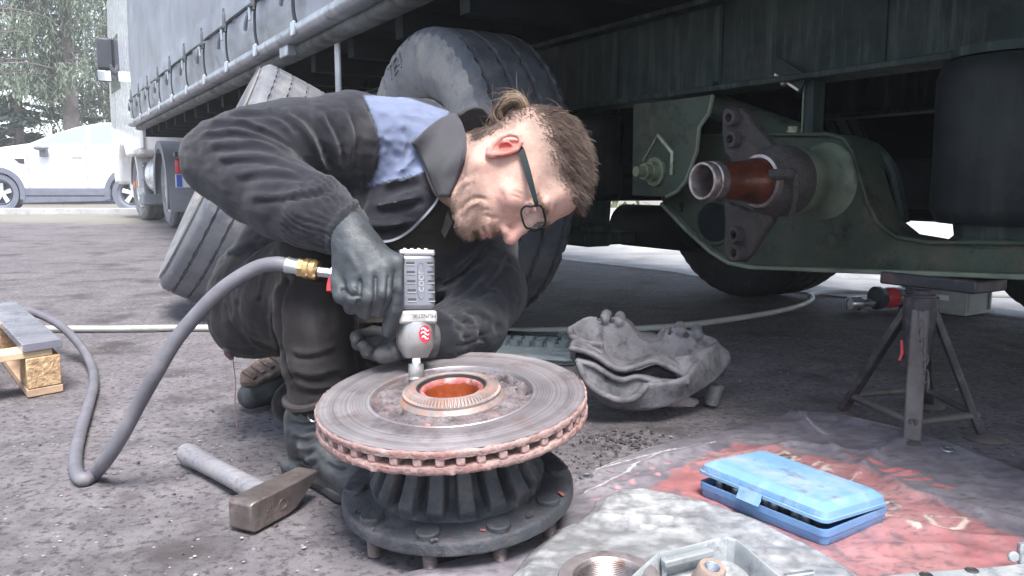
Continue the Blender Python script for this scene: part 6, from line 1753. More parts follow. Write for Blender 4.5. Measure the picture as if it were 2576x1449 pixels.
TG = thing('open_tool_tray', 'grey open metal tray lying beside the ring nut', 'tray', G(1800, 1440, 0.03))
def gtray():
    z = 0.058
    out = [G(x, y, z) for x, y in [(1652, 1394), (1720, 1377), (1800, 1357), (1828, 1352), (1852, 1358), (1880, 1380), (1920, 1415), (1975, 1462), (2040, 1540), (1560, 1540), (1590, 1450)]]
    cen = np.mean(np.array(out), 0)
    def ring(s, dz): return [cen + (p-cen)*s + np.array([0, 0, dz]) for p in out]
    R = [ring(1.0, -0.040), ring(1.02, 0.0), ring(0.985, 0.002), ring(0.955, -0.001), ring(0.935, -0.012), ring(0.90, -0.034), ring(0.02, -0.034)]
    n = len(out); vs = [p for r in R for p in r]
    fs = [(i*n+k, i*n+(k+1) % n, (i+1)*n+(k+1) % n, (i+1)*n+k)[::-1] for i in range(len(R)-1) for k in range(n)]
    m = MB(); m.add(vs, fs); t = build(m, 'tray_body', 'tray_grey', TG, world=True, bevel=0.003, smooth=30)
    m = MB(); a, b = G(1668, 1418, z-0.006), G(1790, 1388, z-0.006); d = b-a; m.box((a+b)/2, (np.linalg.norm(d), 0.012, 0.010), np.array(Matrix.Rotation(math.atan2(d[1], d[0]), 3, 'Z'))); build(m, 'inner_ledge', 'tray_grey', t, world=True, bevel=0.002)
    m = MB(); p = G(1668, 1432, z-0.02); m.box(p, (0.006, 0.02, 0.03)); build(m, 'divider', 'tray_grey', t, world=True)
gtray()
mat('nut_brown', (0.38, 0.29, 0.25), 0.55, 0.3, 0.2, 20, dirt=((0.27, 0.17, 0.13), 0.35, 30), bump=0.3)
c = G(1792, 1425, 0.062); NUT = thing('flange_nut', 'brownish flange nut standing in the grey tray', 'nut', (c[0], c[1], 0.03))
m = MB(); ax_ = nrm((0.12, -0.25, 1)); m.lathe([(0.0105, 0.0), (0.0165, 0.0), (0.0185, -0.003), (0.0195, -0.014), (0.022, -0.018), (0.0235, -0.030), (0.0, -0.030)], c, ax_, 40, caps=False); nb = build(m, 'nut_body', 'nut_brown', NUT, world=True, smooth=40)
pf = []
for q in range(8): pf += [(0.0108, -q*0.0022), (0.0098, -q*0.0022-0.0011)]
m = MB(); m.lathe(pf[::-1], c, ax_, 32, caps=False); build(m, 'nut_thread', 'zinc', nb, world=True, smooth=20)
m = MB(); m.lathe([(0, 0), (0.0105, 0)], c - ax_*0.018, ax_, 20, caps=False); build(m, 'nut_bottom', 'rim_dark', nb, world=True)

BAR = thing('steel_bar', 'flat grey steel bar with holes at the lower right corner', 'bar', G(2400, 1440, 0.02))
def bar():
    z = 0.030
    a, b, c_, d = G(2150, 1456, z), G(2300, 1438, z), G(2500, 1424, z), G(2640, 1408, z)
    lo = [p + np.array([0.01, -0.05, 0]) for p in (a, b, c_, d)]
    m = MB(); top = [a, b, c_, d] + lo[::-1]; n = 8
    vs = top + [p - np.array([0, 0, 0.012]) for p in top]
    m.add(vs, [tuple(range(n))[::-1], tuple(range(n, 2*n))] + [(i, (i+1) % n, n+(i+1) % n, n+i) for i in range(n)]); o = build(m, 'bar_body', 'tray_grey', BAR, world=True, bevel=0.003)
    for x, y in ((2330, 1446), (2445, 1434)):
        p = G(x, y, z+0.001); m = MB(); m.lathe([(0, 0), (0.006, 0.0), (0.0072, 0.0014), (0.009, 0.0)], p, (0,0,1), 18, caps=False); build(m, 'bar_hole', 'rim_dark', o, world=True)
    p = G(2570, 1412, z); m = MB(); m.box(p + (0.0, 0.0, 0.012), (0.012, 0.010, 0.030)); m.cyl(p + (-0.014, 0, 0.008), p+(-0.014, -0.006, 0.008), 0.008, seg=14); build(m, 'end_lug', 'tray_grey', o, world=True, bevel=0.002)
bar()
c0, c1 = G(1975, 1450, 0.04), G(2045, 1440, 0.04)
m = MB(); m.tube([c0, c1], 0.004, 8); o = build(m, 'wire_rod', 'zinc', None); tag(o, 'short bright steel rod end beside the folded tarpaulin', 'rod')
# ------------------------------------------------------------------ mechanic
mat('skin', (1, 1, 1), 0.62, 0, 0.12, 60, attr=True, bump=0.55, bscale=330, bdist=0.0016, sss=0.10, rvar=0.1, spec=0.32)
mat('fleece', (1, 1, 1), 0.95, 0, 0.08, 30, attr=True, bump=0.8, bscale=520, bdist=0.0026, sheen=0.22, spec=0.1, rvar=0.05)
mat('trouser', (1, 1, 1), 0.9, 0, 0.2, 12, attr=True, bump=0.6, bscale=420, bdist=0.002, spec=0.15, sheen=0.1)
mat('glove', (0.052, 0.060, 0.068), 0.52, 0, 0.18, 25, dirt=((0.034, 0.037, 0.042), 0.45, 30), bump=0.6, bscale=300, bdist=0.0012, spec=0.45)
mat('glove_dirty', (0.085, 0.082, 0.088), 0.6, 0, 0.3, 25, dirt=[((0.05, 0.045, 0.048), 0.45, 30), ((0.16, 0.15, 0.15), 0.3, 45)], bump=0.5, bscale=260, bdist=0.0015)
mat('boot_leather', (0.052, 0.056, 0.062), 0.5, 0, 0.3, 14, dirt=((0.115, 0.115, 0.118), 0.45, 18), bump=0.35, bscale=120)
mat('sole', (0.12, 0.085, 0.07), 0.8, 0, 0.3, 30, dirt=((0.3, 0.22, 0.18), 0.4, 40), bump=0.5)
mat('hair', (1, 1, 1), 0.45, 0, 0.1, 30, attr=True, bump=0, spec=0.4)
mat('frame_green', (0.006, 0.014, 0.016), 0.35, 0, 0.1, 30, bump=0, spec=0.25)
mat('frame_black', (0.006, 0.006, 0.008), 0.35, 0, 0.1, 30, bump=0, spec=0.25)
_lm = mat('lens', (0.9, 0.92, 0.95), 0.03, 0, 0.0, 30, bump=0, rvar=0.01)
_lm.node_tree.nodes['Principled BSDF'].inputs['Alpha'].default_value = 0.10
mat('zip_metal', (0.36, 0.37, 0.40), 0.4, 0.7, 0.15, 40, bump=0)
mat('zip_tape', (0.03, 0.03, 0.035), 0.9, 0, 0.15, 40, bump=0.2)
mat('scarf_blue', (0.05, 0.12, 0.42), 0.8, 0, 0.3, 40, dirt=((0.55, 0.55, 0.55), 0.3, 60), bump=0.3)

PER = thing('person', 'mechanic in dark fleece work jacket kneeling over the brake disc, hair tied in a bun', 'person', G(840, 1215))

# head frame
hf0 = 0.30*RGT - 0.954*UPV; hup = 0.954*RGT + 0.30*UPV; hr0 = -FWD
HT = math.radians(15)
hf = math.cos(HT)*hf0 + math.sin(HT)*hr0; hr = math.cos(HT)*hr0 - math.sin(HT)*hf0
HR = np.stack([hr, hf, hup])          # rows: right, forward, up
HO = P(1270, 395, 1.405) - 0.072*hr
def H(x, y, z): return HO + hr*x + hf*y + hup*z

NB = P(1108, 408, 1.66)               # base of the neck
RS, RE, RW = P(935, 375, 1.61), P(562, 402, 1.50), P(884, 588, 1.375)
LS, LE, LW = P(1120, 470, 1.86), P(1225, 735, 1.66), P(1095, 850, 1.485)

def sculpt(V, F, ridges, face=None):
    """push cloth in and out along fold lines; ridges = (polyline, amplitude, width in photo px)"""
    N = vnormals(V, F); pr = proj(V)
    view = V - CAMP; view /= np.linalg.norm(view, axis=1)[:, None]
    fac = np.clip(-(N*view).sum(1)*2.0+0.25, 0, 1)
    D = np.zeros(len(V))
    for poly, amp, w in ridges:
        pa = np.array(poly); bx = (pr[:, 0] > pa[:,0].min()-4*w) & (pr[:, 0] < pa[:,0].max()+4*w) & (pr[:, 1] > pa[:,1].min()-4*w) & (pr[:, 1] < pa[:,1].max()+4*w)
        ii = np.where(bx)[0]
        sp_ = [tuple(q) for q in spline([np.array(p, float) for p in poly], 4)]
        Q = pr[ii, :2]; d = seg_dist(Q, sp_)
        # fade at the ends
        e0 = np.linalg.norm(Q-np.array(poly[0]), axis=1); e1 = np.linalg.norm(Q-np.array(poly[-1]), axis=1)
        fade = np.clip(np.minimum(e0, e1)/(w*2.2), 0.15, 1)
        D[ii] += amp*np.exp(-(d/w)**2)*fade
    return V + N*(D*fac)[:, None]

def make_body():
    f = Field((-0.62, 1.22, 0.22), (0.22, 2.02, 0.80), 0.0027)
    e = lambda c, r, k=0.0, op='u': f.ell(H(*c), r, HR, k, op)
    # cranium and face
    e((0, -0.010, 0.058), (0.0765, 0.099, 0.086))
    e((0, 0.030, 0.010), (0.0665, 0.074, 0.080), 0.02)
    e((0, 0.050, -0.045), (0.050, 0.048, 0.055), 0.02)
    for s in (-1, 1):
        f.cone(H(0.056*s, -0.005, -0.045), H(0.022*s, 0.072, -0.100), 0.022, 0.019, 0.022)
        e((0.046*s, 0.062, -0.014), (0.023, 0.025, 0.017), 0.015)
        e((0.028*s, 0.093, 0.042), (0.026, 0.012, 0.009), 0.012)
    e((0, 0.083, -0.101), (0.021, 0.018, 0.015), 0.014)
    e((0, 0.084, 0.072), (0.050, 0.022, 0.035), 0.03)
    # eye hollows and lids
    for s in (-1, 1):
        e((0.034*s, 0.106, 0.017), (0.021, 0.020, 0.013), 0.010, 's')
        e((0.033*s, 0.0805, 0.016), (0.0145, 0.0145, 0.0135), 0.003)
        f.chain([(H(0.016*s, 0.094, 0.0105), 0.0022), (H(0.033*s, 0.0965, 0.0085), 0.0026), (H(0.048*s, 0.086, 0.0115), 0.0022)], 0.003)
        f.chain([(H(0.016*s, 0.094, 0.018), 0.0022), (H(0.033*s, 0.0968, 0.0225), 0.0030), (H(0.048*s, 0.087, 0.019), 0.0022)], 0.004)
    # nose
    f.chain([(H(0, 0.094, 0.030), 0.0085), (H(0, 0.108, -0.004), 0.0095), (H(0, 0.119, -0.029), 0.0125)], 0.010)
    e((0, 0.120, -0.034), (0.0125, 0.0125, 0.011), 0.008)
    for s in (-1, 1):
        e((0.0135*s, 0.108, -0.037), (0.0085, 0.0115, 0.0085), 0.006)
        e((0.0075*s, 0.113, -0.0465), (0.0042, 0.0075, 0.004), 0.003, 's')
    # mouth
    e((0, 0.090, -0.064), (0.030, 0.015, 0.020), 0.014)
    e((0, 0.1005, -0.0665), (0.022, 0.0075, 0.0052), 0.005)
    e((0, 0.0985, -0.0785), (0.019, 0.0080, 0.0062), 0.005)
    f.chain([(H(-0.024, 0.094, -0.0725), 0.0016), (H(-0.008, 0.1065, -0.0722), 0.0022), (H(0.008, 0.1065, -0.0722), 0.0022), (H(0.024, 0.094, -0.0725), 0.0018)], 0.003, 's')
    e((0, 0.097, -0.0895), (0.016, 0.006, 0.0045), 0.008, 's')
    # neck, throat folds
    f.cone(H(0, -0.022, -0.020), NB, 0.058, 0.060, 0.03)
    f.cone(H(0, 0.035, -0.075), NB + 0.02*hf, 0.034, 0.055, 0.03)
    # ears
    for s in (-1, 1):
        er = lambda x, y, z: H(s*(0.0735 + x), y - 0.012, z + 0.004)
        Re = np.stack([nrm(hr*s + 0.35*-hf), nrm(hf), hup]); Re[1] = nrm(Re[1] - Re[0]*(Re[1]@Re[0]))
        f.ell(er(0.006, -0.002, 0.000), (0.0062, 0.0165, 0.030), Re, 0.006)
        f.ell(er(0.0135, -0.001, 0.002), (0.0075, 0.0118, 0.0200), Re, 0.003, 's')
        hx = [(0.006, 0.012, 0.004), (0.0105, 0.011, 0.020), (0.014, 0.002, 0.0305), (0.0165, -0.010, 0.0290), (0.0185, -0.0175, 0.016), (0.0175, -0.0175, 0.000), (0.0135, -0.0125, -0.014), (0.009, -0.006, -0.025), (0.007, 0.001, -0.029), (0.005, 0.006, -0.022)]
        f.chain([(er(*p), r) for p, r in zip(hx, (0.0030, 0.0036, 0.0040, 0.0042, 0.0042, 0.0040, 0.0042, 0.0062, 0.0060, 0.0050))], 0.003)
        f.chain([(er(0.010, 0.002, 0.016), 0.0022), (er(0.0125, -0.008, 0.009), 0.0026), (er(0.0125, -0.010, -0.004), 0.0026), (er(0.009, -0.004, -0.013), 0.0028), (er(0.008, 0.006, -0.012), 0.003)], 0.003)
        f.ell(er(0.006, 0.0095, -0.004), (0.004, 0.004, 0.0065), Re, 0.003)
    # trunk and arms under the clothes keep the figure in one piece
    f.chain([(NB, 0.055), (P(980, 440, 1.76), 0.075), (P(830, 530, 1.78), 0.085), (P(700, 650, 1.80), 0.09)], 0.03)
    f.chain([(NB, 0.045), (P(945, 395, 1.66), 0.042), (RE, 0.036), (P(870, 580, 1.378), 0.029), (P(892, 600, 1.372), 0.030)], 0.03)
    f.chain([(NB, 0.045), (LS, 0.045), (LE, 0.036), (LW, 0.028)], 0.03)
    V, F = f.mesh()
    V = smooth_verts(V, F, 1, 0.35)
    V = sculpt(V, F, [([(1152, 535), (1166, 515), (1186, 501), (1208, 498), (1228, 505)], -0.0042, 5), ([(1160, 548), (1175, 524), (1192, 512), (1212, 509)], 0.0042, 6), ([(1140, 490), (1152, 462), (1166, 444)], -0.0038, 5), ([(1150, 505), (1165, 475), (1185, 462)], -0.0030, 5), ([(1152, 480), (1166, 458), (1180, 450)], 0.0025, 6),
                      ([(1262, 545), (1248, 548), (1230, 545), (1215, 538)], -0.0028, 5), ([(1330, 545), (1345, 525), (1352, 505)], -0.0016, 4), ([(1365, 560), (1380, 535), (1385, 505)], -0.0022, 4), ([(1385, 556), (1398, 532), (1400, 510)], -0.0020, 4), ([(1240, 470), (1262, 490), (1275, 520)], -0.0016, 9), ([(1312, 500), (1300, 495), (1285, 492)], -0.0020, 3), ([(1316, 492), (1302, 484), (1290, 480)], -0.0018, 3), ([(1200, 535), (1215, 528), (1235, 530)], -0.0020, 4), ([(1168, 470), (1190, 440), (1215, 430)], -0.0030, 12)])
    loc = (V - HO) @ HR.T
    x, y, z = loc[:, 0], loc[:, 1], loc[:, 2]
    n1 = fbm(loc, 60, 4, 1); n2 = fbm(loc, 300, 3, 2); n3 = fbm(loc, 26, 3, 3)
    C = np.array([0.53, 0.335, 0.275]) * (0.80 + 0.24*n1 + 0.16*n2)[:, None]
    def blend(mask, col):
        nonlocal C
        C = C*(1-mask[:, None]) + np.asarray(col)*mask[:, None]
    g = lambda c, r: np.exp(-(((x-c[0])/r[0])**2 + ((y-c[1])/r[1])**2 + ((z-c[2])/r[2])**2))
    blend(0.55*g((0, 0.12, -0.033), (0.02, 0.03, 0.02)), (0.66, 0.27, 0.25))
    blend(0.35*g((0.05, 0.07, -0.02), (0.03, 0.03, 0.025)), (0.66, 0.29, 0.26))
    ear = np.exp(-((np.abs(x)-0.085)/0.014)**4 - ((y+0.012)/0.022)**4 - ((z-0.004)/0.036)**4)
    blend(0.60*ear, (0.68, 0.24, 0.21))
    inner = np.exp(-((np.abs(x)-0.082)/0.0065)**2 - ((y+0.010)/0.013)**4 - ((z-0.008)/0.022)**4)
    blend(0.75*inner, (0.60, 0.07, 0.06))
    # beard shadow and moustache
    beard = np.clip((-0.048 - z - 0.35*(y-0.06)*(y > 0.06))/0.022 + 0.35, 0, 1) * np.clip((y+0.004)/0.03, 0, 1) * np.clip((z+0.150)/0.02, 0, 1)
    beard *= 1 - 0.85*g((0, 0.10, -0.073), (0.026, 0.02, 0.010))
    beard *= np.clip(0.35 + 1.3*n2, 0, 1)*np.clip(0.55+0.9*n3, 0, 1)
    blend(np.clip(beard*0.66, 0, 0.8), (0.25, 0.17, 0.135))
    mous = g((0, 0.103, -0.0555), (0.032, 0.014, 0.008)); blend(np.clip(mous*(0.4+1.0*n2), 0, 0.8), (0.27, 0.165, 0.11))
    chinb = g((0, 0.095, -0.092), (0.018, 0.016, 0.012)); blend(np.clip(chinb*(0.3+1.0*n2), 0, 0.7), (0.30, 0.19, 0.13))
    blend(0.75*g((0, 0.103, -0.0675), (0.020, 0.012, 0.0045)) + 0.75*g((0, 0.102, -0.078), (0.018, 0.012, 0.005)), (0.52, 0.19, 0.17))
    # brows
    for s in (-1, 1):
        br = np.exp(-(((x-0.034*s)/0.022)**4) - ((z-0.0405+0.25*np.abs(np.abs(x)-0.034))/0.0055)**2)*(y > 0.06); blend(np.clip(br*(0.35+0.9*n2), 0, 0.8), (0.20, 0.13, 0.09))
    # cropped hair shadow on the skull sides
    hm = np.clip((z - 0.050 + 0.02*n3 - 0.15*np.clip(y-0.06, 0, 1))/0.030, 0, 1)*np.clip((0.095-y)/0.02, 0, 1)*(y > -0.09)
    back = np.clip((-0.045-y)/0.025, 0, 1)*np.clip((z+0.075)/0.03, 0, 1)
    blend(np.clip(np.maximum(hm, back)*(0.5+0.7*n2), 0, 0.8), (0.22, 0.155, 0.125))
    blend(0.28*np.clip((n3-0.50)*5, 0, 1)*np.clip((n2-0.35)*3, 0, 1), (0.31, 0.205, 0.17))
    o = mesh_np('body', V, F, 'skin', PER, col=C)
    return V, F, loc
BODY = make_body()

def strands(name, roots, dirs, lens, rad, cols, parent, bend, seg=4, matn='hair'):
    n = len(roots); k = seg + 1
    t = np.linspace(0, 1, k)
    d = dirs/np.linalg.norm(dirs, axis=1)[:, None]
    pts = roots[:, None, :] + d[:, None, :]*(lens[:, None]*t[None, :])[:, :, None] + bend[:, None, :]*(t[None, :]**2*lens[:, None])[:, :, None]
    return ribbon(name, pts, rad, cols, parent, matn)
def ribbon(name, pts, rad, cols, parent, matn='hair'):
    n, k, _ = pts.shape
    tg = np.gradient(pts, axis=1); tg /= np.linalg.norm(tg, axis=2)[:, :, None]+1e-12
    a = np.cross(tg, np.array([0.31, 0.52, 0.79])); a /= np.linalg.norm(a, axis=2)[:, :, None]+1e-12
    b = np.cross(tg, a)
    w = (np.linspace(1, 0.25, k))[None, :, None]*(rad[:, None, None] if not np.isscalar(rad) else rad)
    vs = np.stack([pts + a*w, pts + (-0.5*a + 0.866*b)*w, pts + (-0.5*a - 0.866*b)*w], 2)       # n,k,3,3
    V = vs.reshape(-1, 3)
    base = (np.arange(n)[:, None]*k + np.arange(k-1)[None, :])*3
    F = []
    for s in range(3):
        s2 = (s+1) % 3
        F.append(np.stack([base+s, base+s2, base+3+s2, base+3+s], -1).reshape(-1, 4))
    return mesh_np(name, V, np.concatenate(F), matn, parent, col=np.repeat(cols, k*3, 0), smooth=180)

def make_hair():
    rs = np.random.RandomState(9)
    V, F, loc = BODY
    N = vnormals(V, F)
    x, y, z = loc.T
    dens = np.clip((z - 0.068 - 0.30*np.clip(y-0.05, 0, 1))/0.034, 0, 1)*(y > -0.12)*(y < 0.100)
    dens = np.maximum(dens, 0.9*np.clip((-0.050-y)/0.02, 0, 1)*np.clip((z+0.055)/0.02, 0, 1)*(np.linalg.norm(loc, axis=1) < 0.18))
    dens *= np.clip(1 - np.exp(-((np.abs(x)-0.085)/0.012)**2)*(z < 0.04), 0, 1)
    cand = np.where(dens > 0.02)[0]
    pick = cand[rs.rand(len(cand)) < dens[cand]*0.75]
    pick = np.concatenate([pick, pick[rs.rand(len(pick)) < 0.6]])
    rt = V[pick] + rs.randn(len(pick), 3)*0.0012; nn = N[pick]; l = loc[pick]
    hgt = np.clip((l[:, 2]-0.065)/0.05, 0, 1)
    ln = (0.004 + 0.019*hgt**1.2)*rs.uniform(0.5, 1.35, len(pick))
    bk = (l[:, 1] < -0.055) & (l[:, 2] < 0.075)
    # combing direction: up and forward on top; towards the bun at the back
    comb = np.outer(np.ones(len(pick)), hup*0.35 + hf*0.55) + nn*0.75 + rs.randn(len(pick), 3)*0.22
    bun = H(0.004, -0.118, 0.040) + 0.006*RGT - 0.016*UPV
    tb = bun - rt; tb /= np.linalg.norm(tb, axis=1)[:, None]
    comb[bk] = tb[bk]*1.0 + nn[bk]*0.25 + rs.randn(bk.sum(), 3)*0.10; ln[bk] = np.minimum(0.045, np.linalg.norm(bun-rt[bk], axis=1)*0.9)
    base = np.array([0.070, 0.041, 0.031]); lite = np.array([0.33, 0.245, 0.205])
    cl = fbm(l*np.array([1.0, 1.0, 0.45]), 170, 3, 77); cl2 = fbm(l, 45, 2, 78)
    ln = ln*(0.55 + 0.95*cl); comb = comb + np.outer((fbm(l, 90, 2, 71)-0.5)*0.9, hf) + np.outer((fbm(l, 90, 2, 73)-0.5)*0.9, hr)
    mixv = np.clip((cl-0.42)*3.0, 0, 1)*0.55 + 0.45*rs.rand(len(pick))**2.2 + 0.25*np.clip((0.095-l[:, 2])/0.03, 0, 1)*(1-bk)
    c = base + (lite-base)*np.clip(mixv*(0.5+cl2), 0, 1)[:, None]
    o = strands('hair', rt, comb, ln, 0.0006, c, PER, hf*0.35 + nn*-0.25)
    # bun: coiled strands round a dark core
    m = MB(); R3 = np.stack([hr, hf, hup], 1); m.ball(bun, (0.024, 0.020, 0.026), 18, 10, R3)
    core = build(m, 'bun_core', mat('hair_dark', (0.05, 0.03, 0.024), 0.7, 0, 0.3, 60), o, world=True)
    n = 1500; k = 9
    th0 = rs.rand(n)*6.283; rr = 0.030*np.sqrt(rs.uniform(0.25, 1.15, n)); off = rs.randn(n)*0.012; ph = rs.randn(n)*0.3
    span = rs.uniform(1.0, 3.2, n)
    pts = np.zeros((n, k, 3)); flyq = rs.rand(n) < 0.05
    for i in range(k):
        t = th0 + span*i/(k-1); rad = rr*(1 + 0.10*np.sin(3*t+ph))
        fly = np.where(flyq, 0.020*(i/(k-1))**2, 0)
        pts[:, i] = bun + np.outer(np.cos(t)*(rad+fly), hf)*1.0 + np.outer(np.sin(t)*(rad*1.12+fly), hup) + np.outer(off*(1-0.4*np.cos(t)) + 0.008*(np.sqrt(np.clip(1-(rr/0.034)**2, 0, 1))), hr)
    lite2 = np.array([0.50, 0.37, 0.26]); c = base + (lite2-base)*(rs.rand(n)**1.2)[:, None]
    ribbon('bun', pts, 0.0007, c, o)
    # stray hairs
    n = 90; rt = np.concatenate([bun + rs.randn(60, 3)*0.022, V[rs.choice(pick, 30)]]); d = rt - H(0, 0, 0.04); d /= np.linalg.norm(d, axis=1)[:, None]
    _sh = strands('stray_hair', rt, d + rs.randn(n, 3)*0.5, rs.uniform(0.015, 0.045, n), 0.00028, base + (lite2-base)*rs.rand(n, 1), o, rs.randn(n, 3)*0.5, seg=6); tag(_sh, kind='stuff')
    # stubble beard, moustache, brows as short hairs
    fm = np.exp(-((x)/0.032)**4 - ((z+0.0555)/0.007)**2)*(y > 0.08) + 0.9*np.exp(-((x)/0.018)**2 - ((z+0.094)/0.011)**2)*(y > 0.07)
    fm += 0.30*np.clip((-0.048-z)/0.02, 0, 1)*np.clip((y-0.01)/0.03, 0, 1)*(z > -0.125)*(z < -0.05)
    fm += 1.0*np.exp(-(((np.abs(x)-0.034)/0.021)**4) - ((z-0.041)/0.005)**2)*(y > 0.07)
    cand = np.where(fm > 0.04)[0]; pk = cand[rs.rand(len(cand)) < fm[cand]*0.8]
    strands('beard', V[pk], N[pk]*0.6 - hup*0.7 + rs.randn(len(pk), 3)*0.25, rs.uniform(0.003, 0.008, len(pk)), 0.0004, np.array([0.13, 0.085, 0.060]) + 0.22*rs.rand(len(pk), 1)**2*np.array([1, 0.8, 0.6]), PER, np.zeros((len(pk), 3)), seg=2)
make_hair()

def glasses():
    root = None
    def rim(s):
        c = (0.036*s, 0.121 if s > 0 else 0.108, 0.0165)
        pts = []
        for t in np.linspace(0, 2*math.pi, 37)[:-1]:
            ct, st = math.cos(t), math.sin(t)
            xx = 0.0275*math.copysign(abs(ct)**0.55, ct); zz = 0.0195*math.copysign(abs(st)**0.55, st)
            pts.append(H(c[0]+xx, c[1] - (0.42 if s > 0 else 0.12)*(abs(c[0]+xx)-0.012) - 0.004*(zz < 0), c[2]+zz))
        return pts
    for s in (1, -1):
        p = rim(s); m = MB(); m.tube(p, 0.0019, 8, closed=True); o = build(m, 'glasses' if root is None else 'rim', 'frame_black', PER if root is None else root, world=True)
        if root is None: root = o
        m = MB(); cen = np.mean(p, 0); m.add([cen] + list(p), [(0, 1+k, 1+(k+1) % len(p)) for k in range(len(p))]); build(m, 'lens', 'lens', root, world=True, smooth=180)
    m = MB(); m.tube(spline([H(0.010, 0.112, 0.022), H(0, 0.114, 0.026), H(-0.010, 0.112, 0.022)], 4), 0.0017, 8); build(m, 'bridge', 'frame_black', root, world=True)
    for s in (1, -1):
        a = [H(s*0.0625, 0.102, 0.0265), H(s*0.0700, 0.094, 0.0270), H(s*0.0765, 0.060, 0.0285), H(s*0.0795, 0.020, 0.0300), H(s*0.0800, 0.000, 0.030), H(s*0.0790, -0.012, 0.0260)]
        pts = spline(a, 5); m = MB()
        for i, (p, q) in enumerate(zip(pts[:-1], pts[1:])):
            u = i/len(pts); hh = 0.0026 + 0.0032*min(1, u*2.2)*(1 if u < 0.75 else max(0.3, 1-(u-0.75)*3)); d = nrm(q-p); w = nrm(np.cross(d, hup)); v = np.cross(w, d)
            m.hexa([p-w*.0011-v*hh, p+w*.0011-v*hh, p+w*.0011+v*hh, p-w*.0011+v*hh, q-w*.0011-v*hh, q+w*.0011-v*hh, q+w*.0011+v*hh, q-w*.0011+v*hh])
        build(m, 'temple', 'frame_green', root, world=True, smooth=60)
glasses()

# ------------------------------------------------------------------ clothes
def depth_at(V, x, y, rad=9):
    pr = proj(V); m = (np.abs(pr[:, 0]-x) < rad) & (np.abs(pr[:, 1]-y) < rad)
    if not m.any(): return None
    d = pr[m, 2]; return np.percentile(d[d < d.min()+0.03], 40)

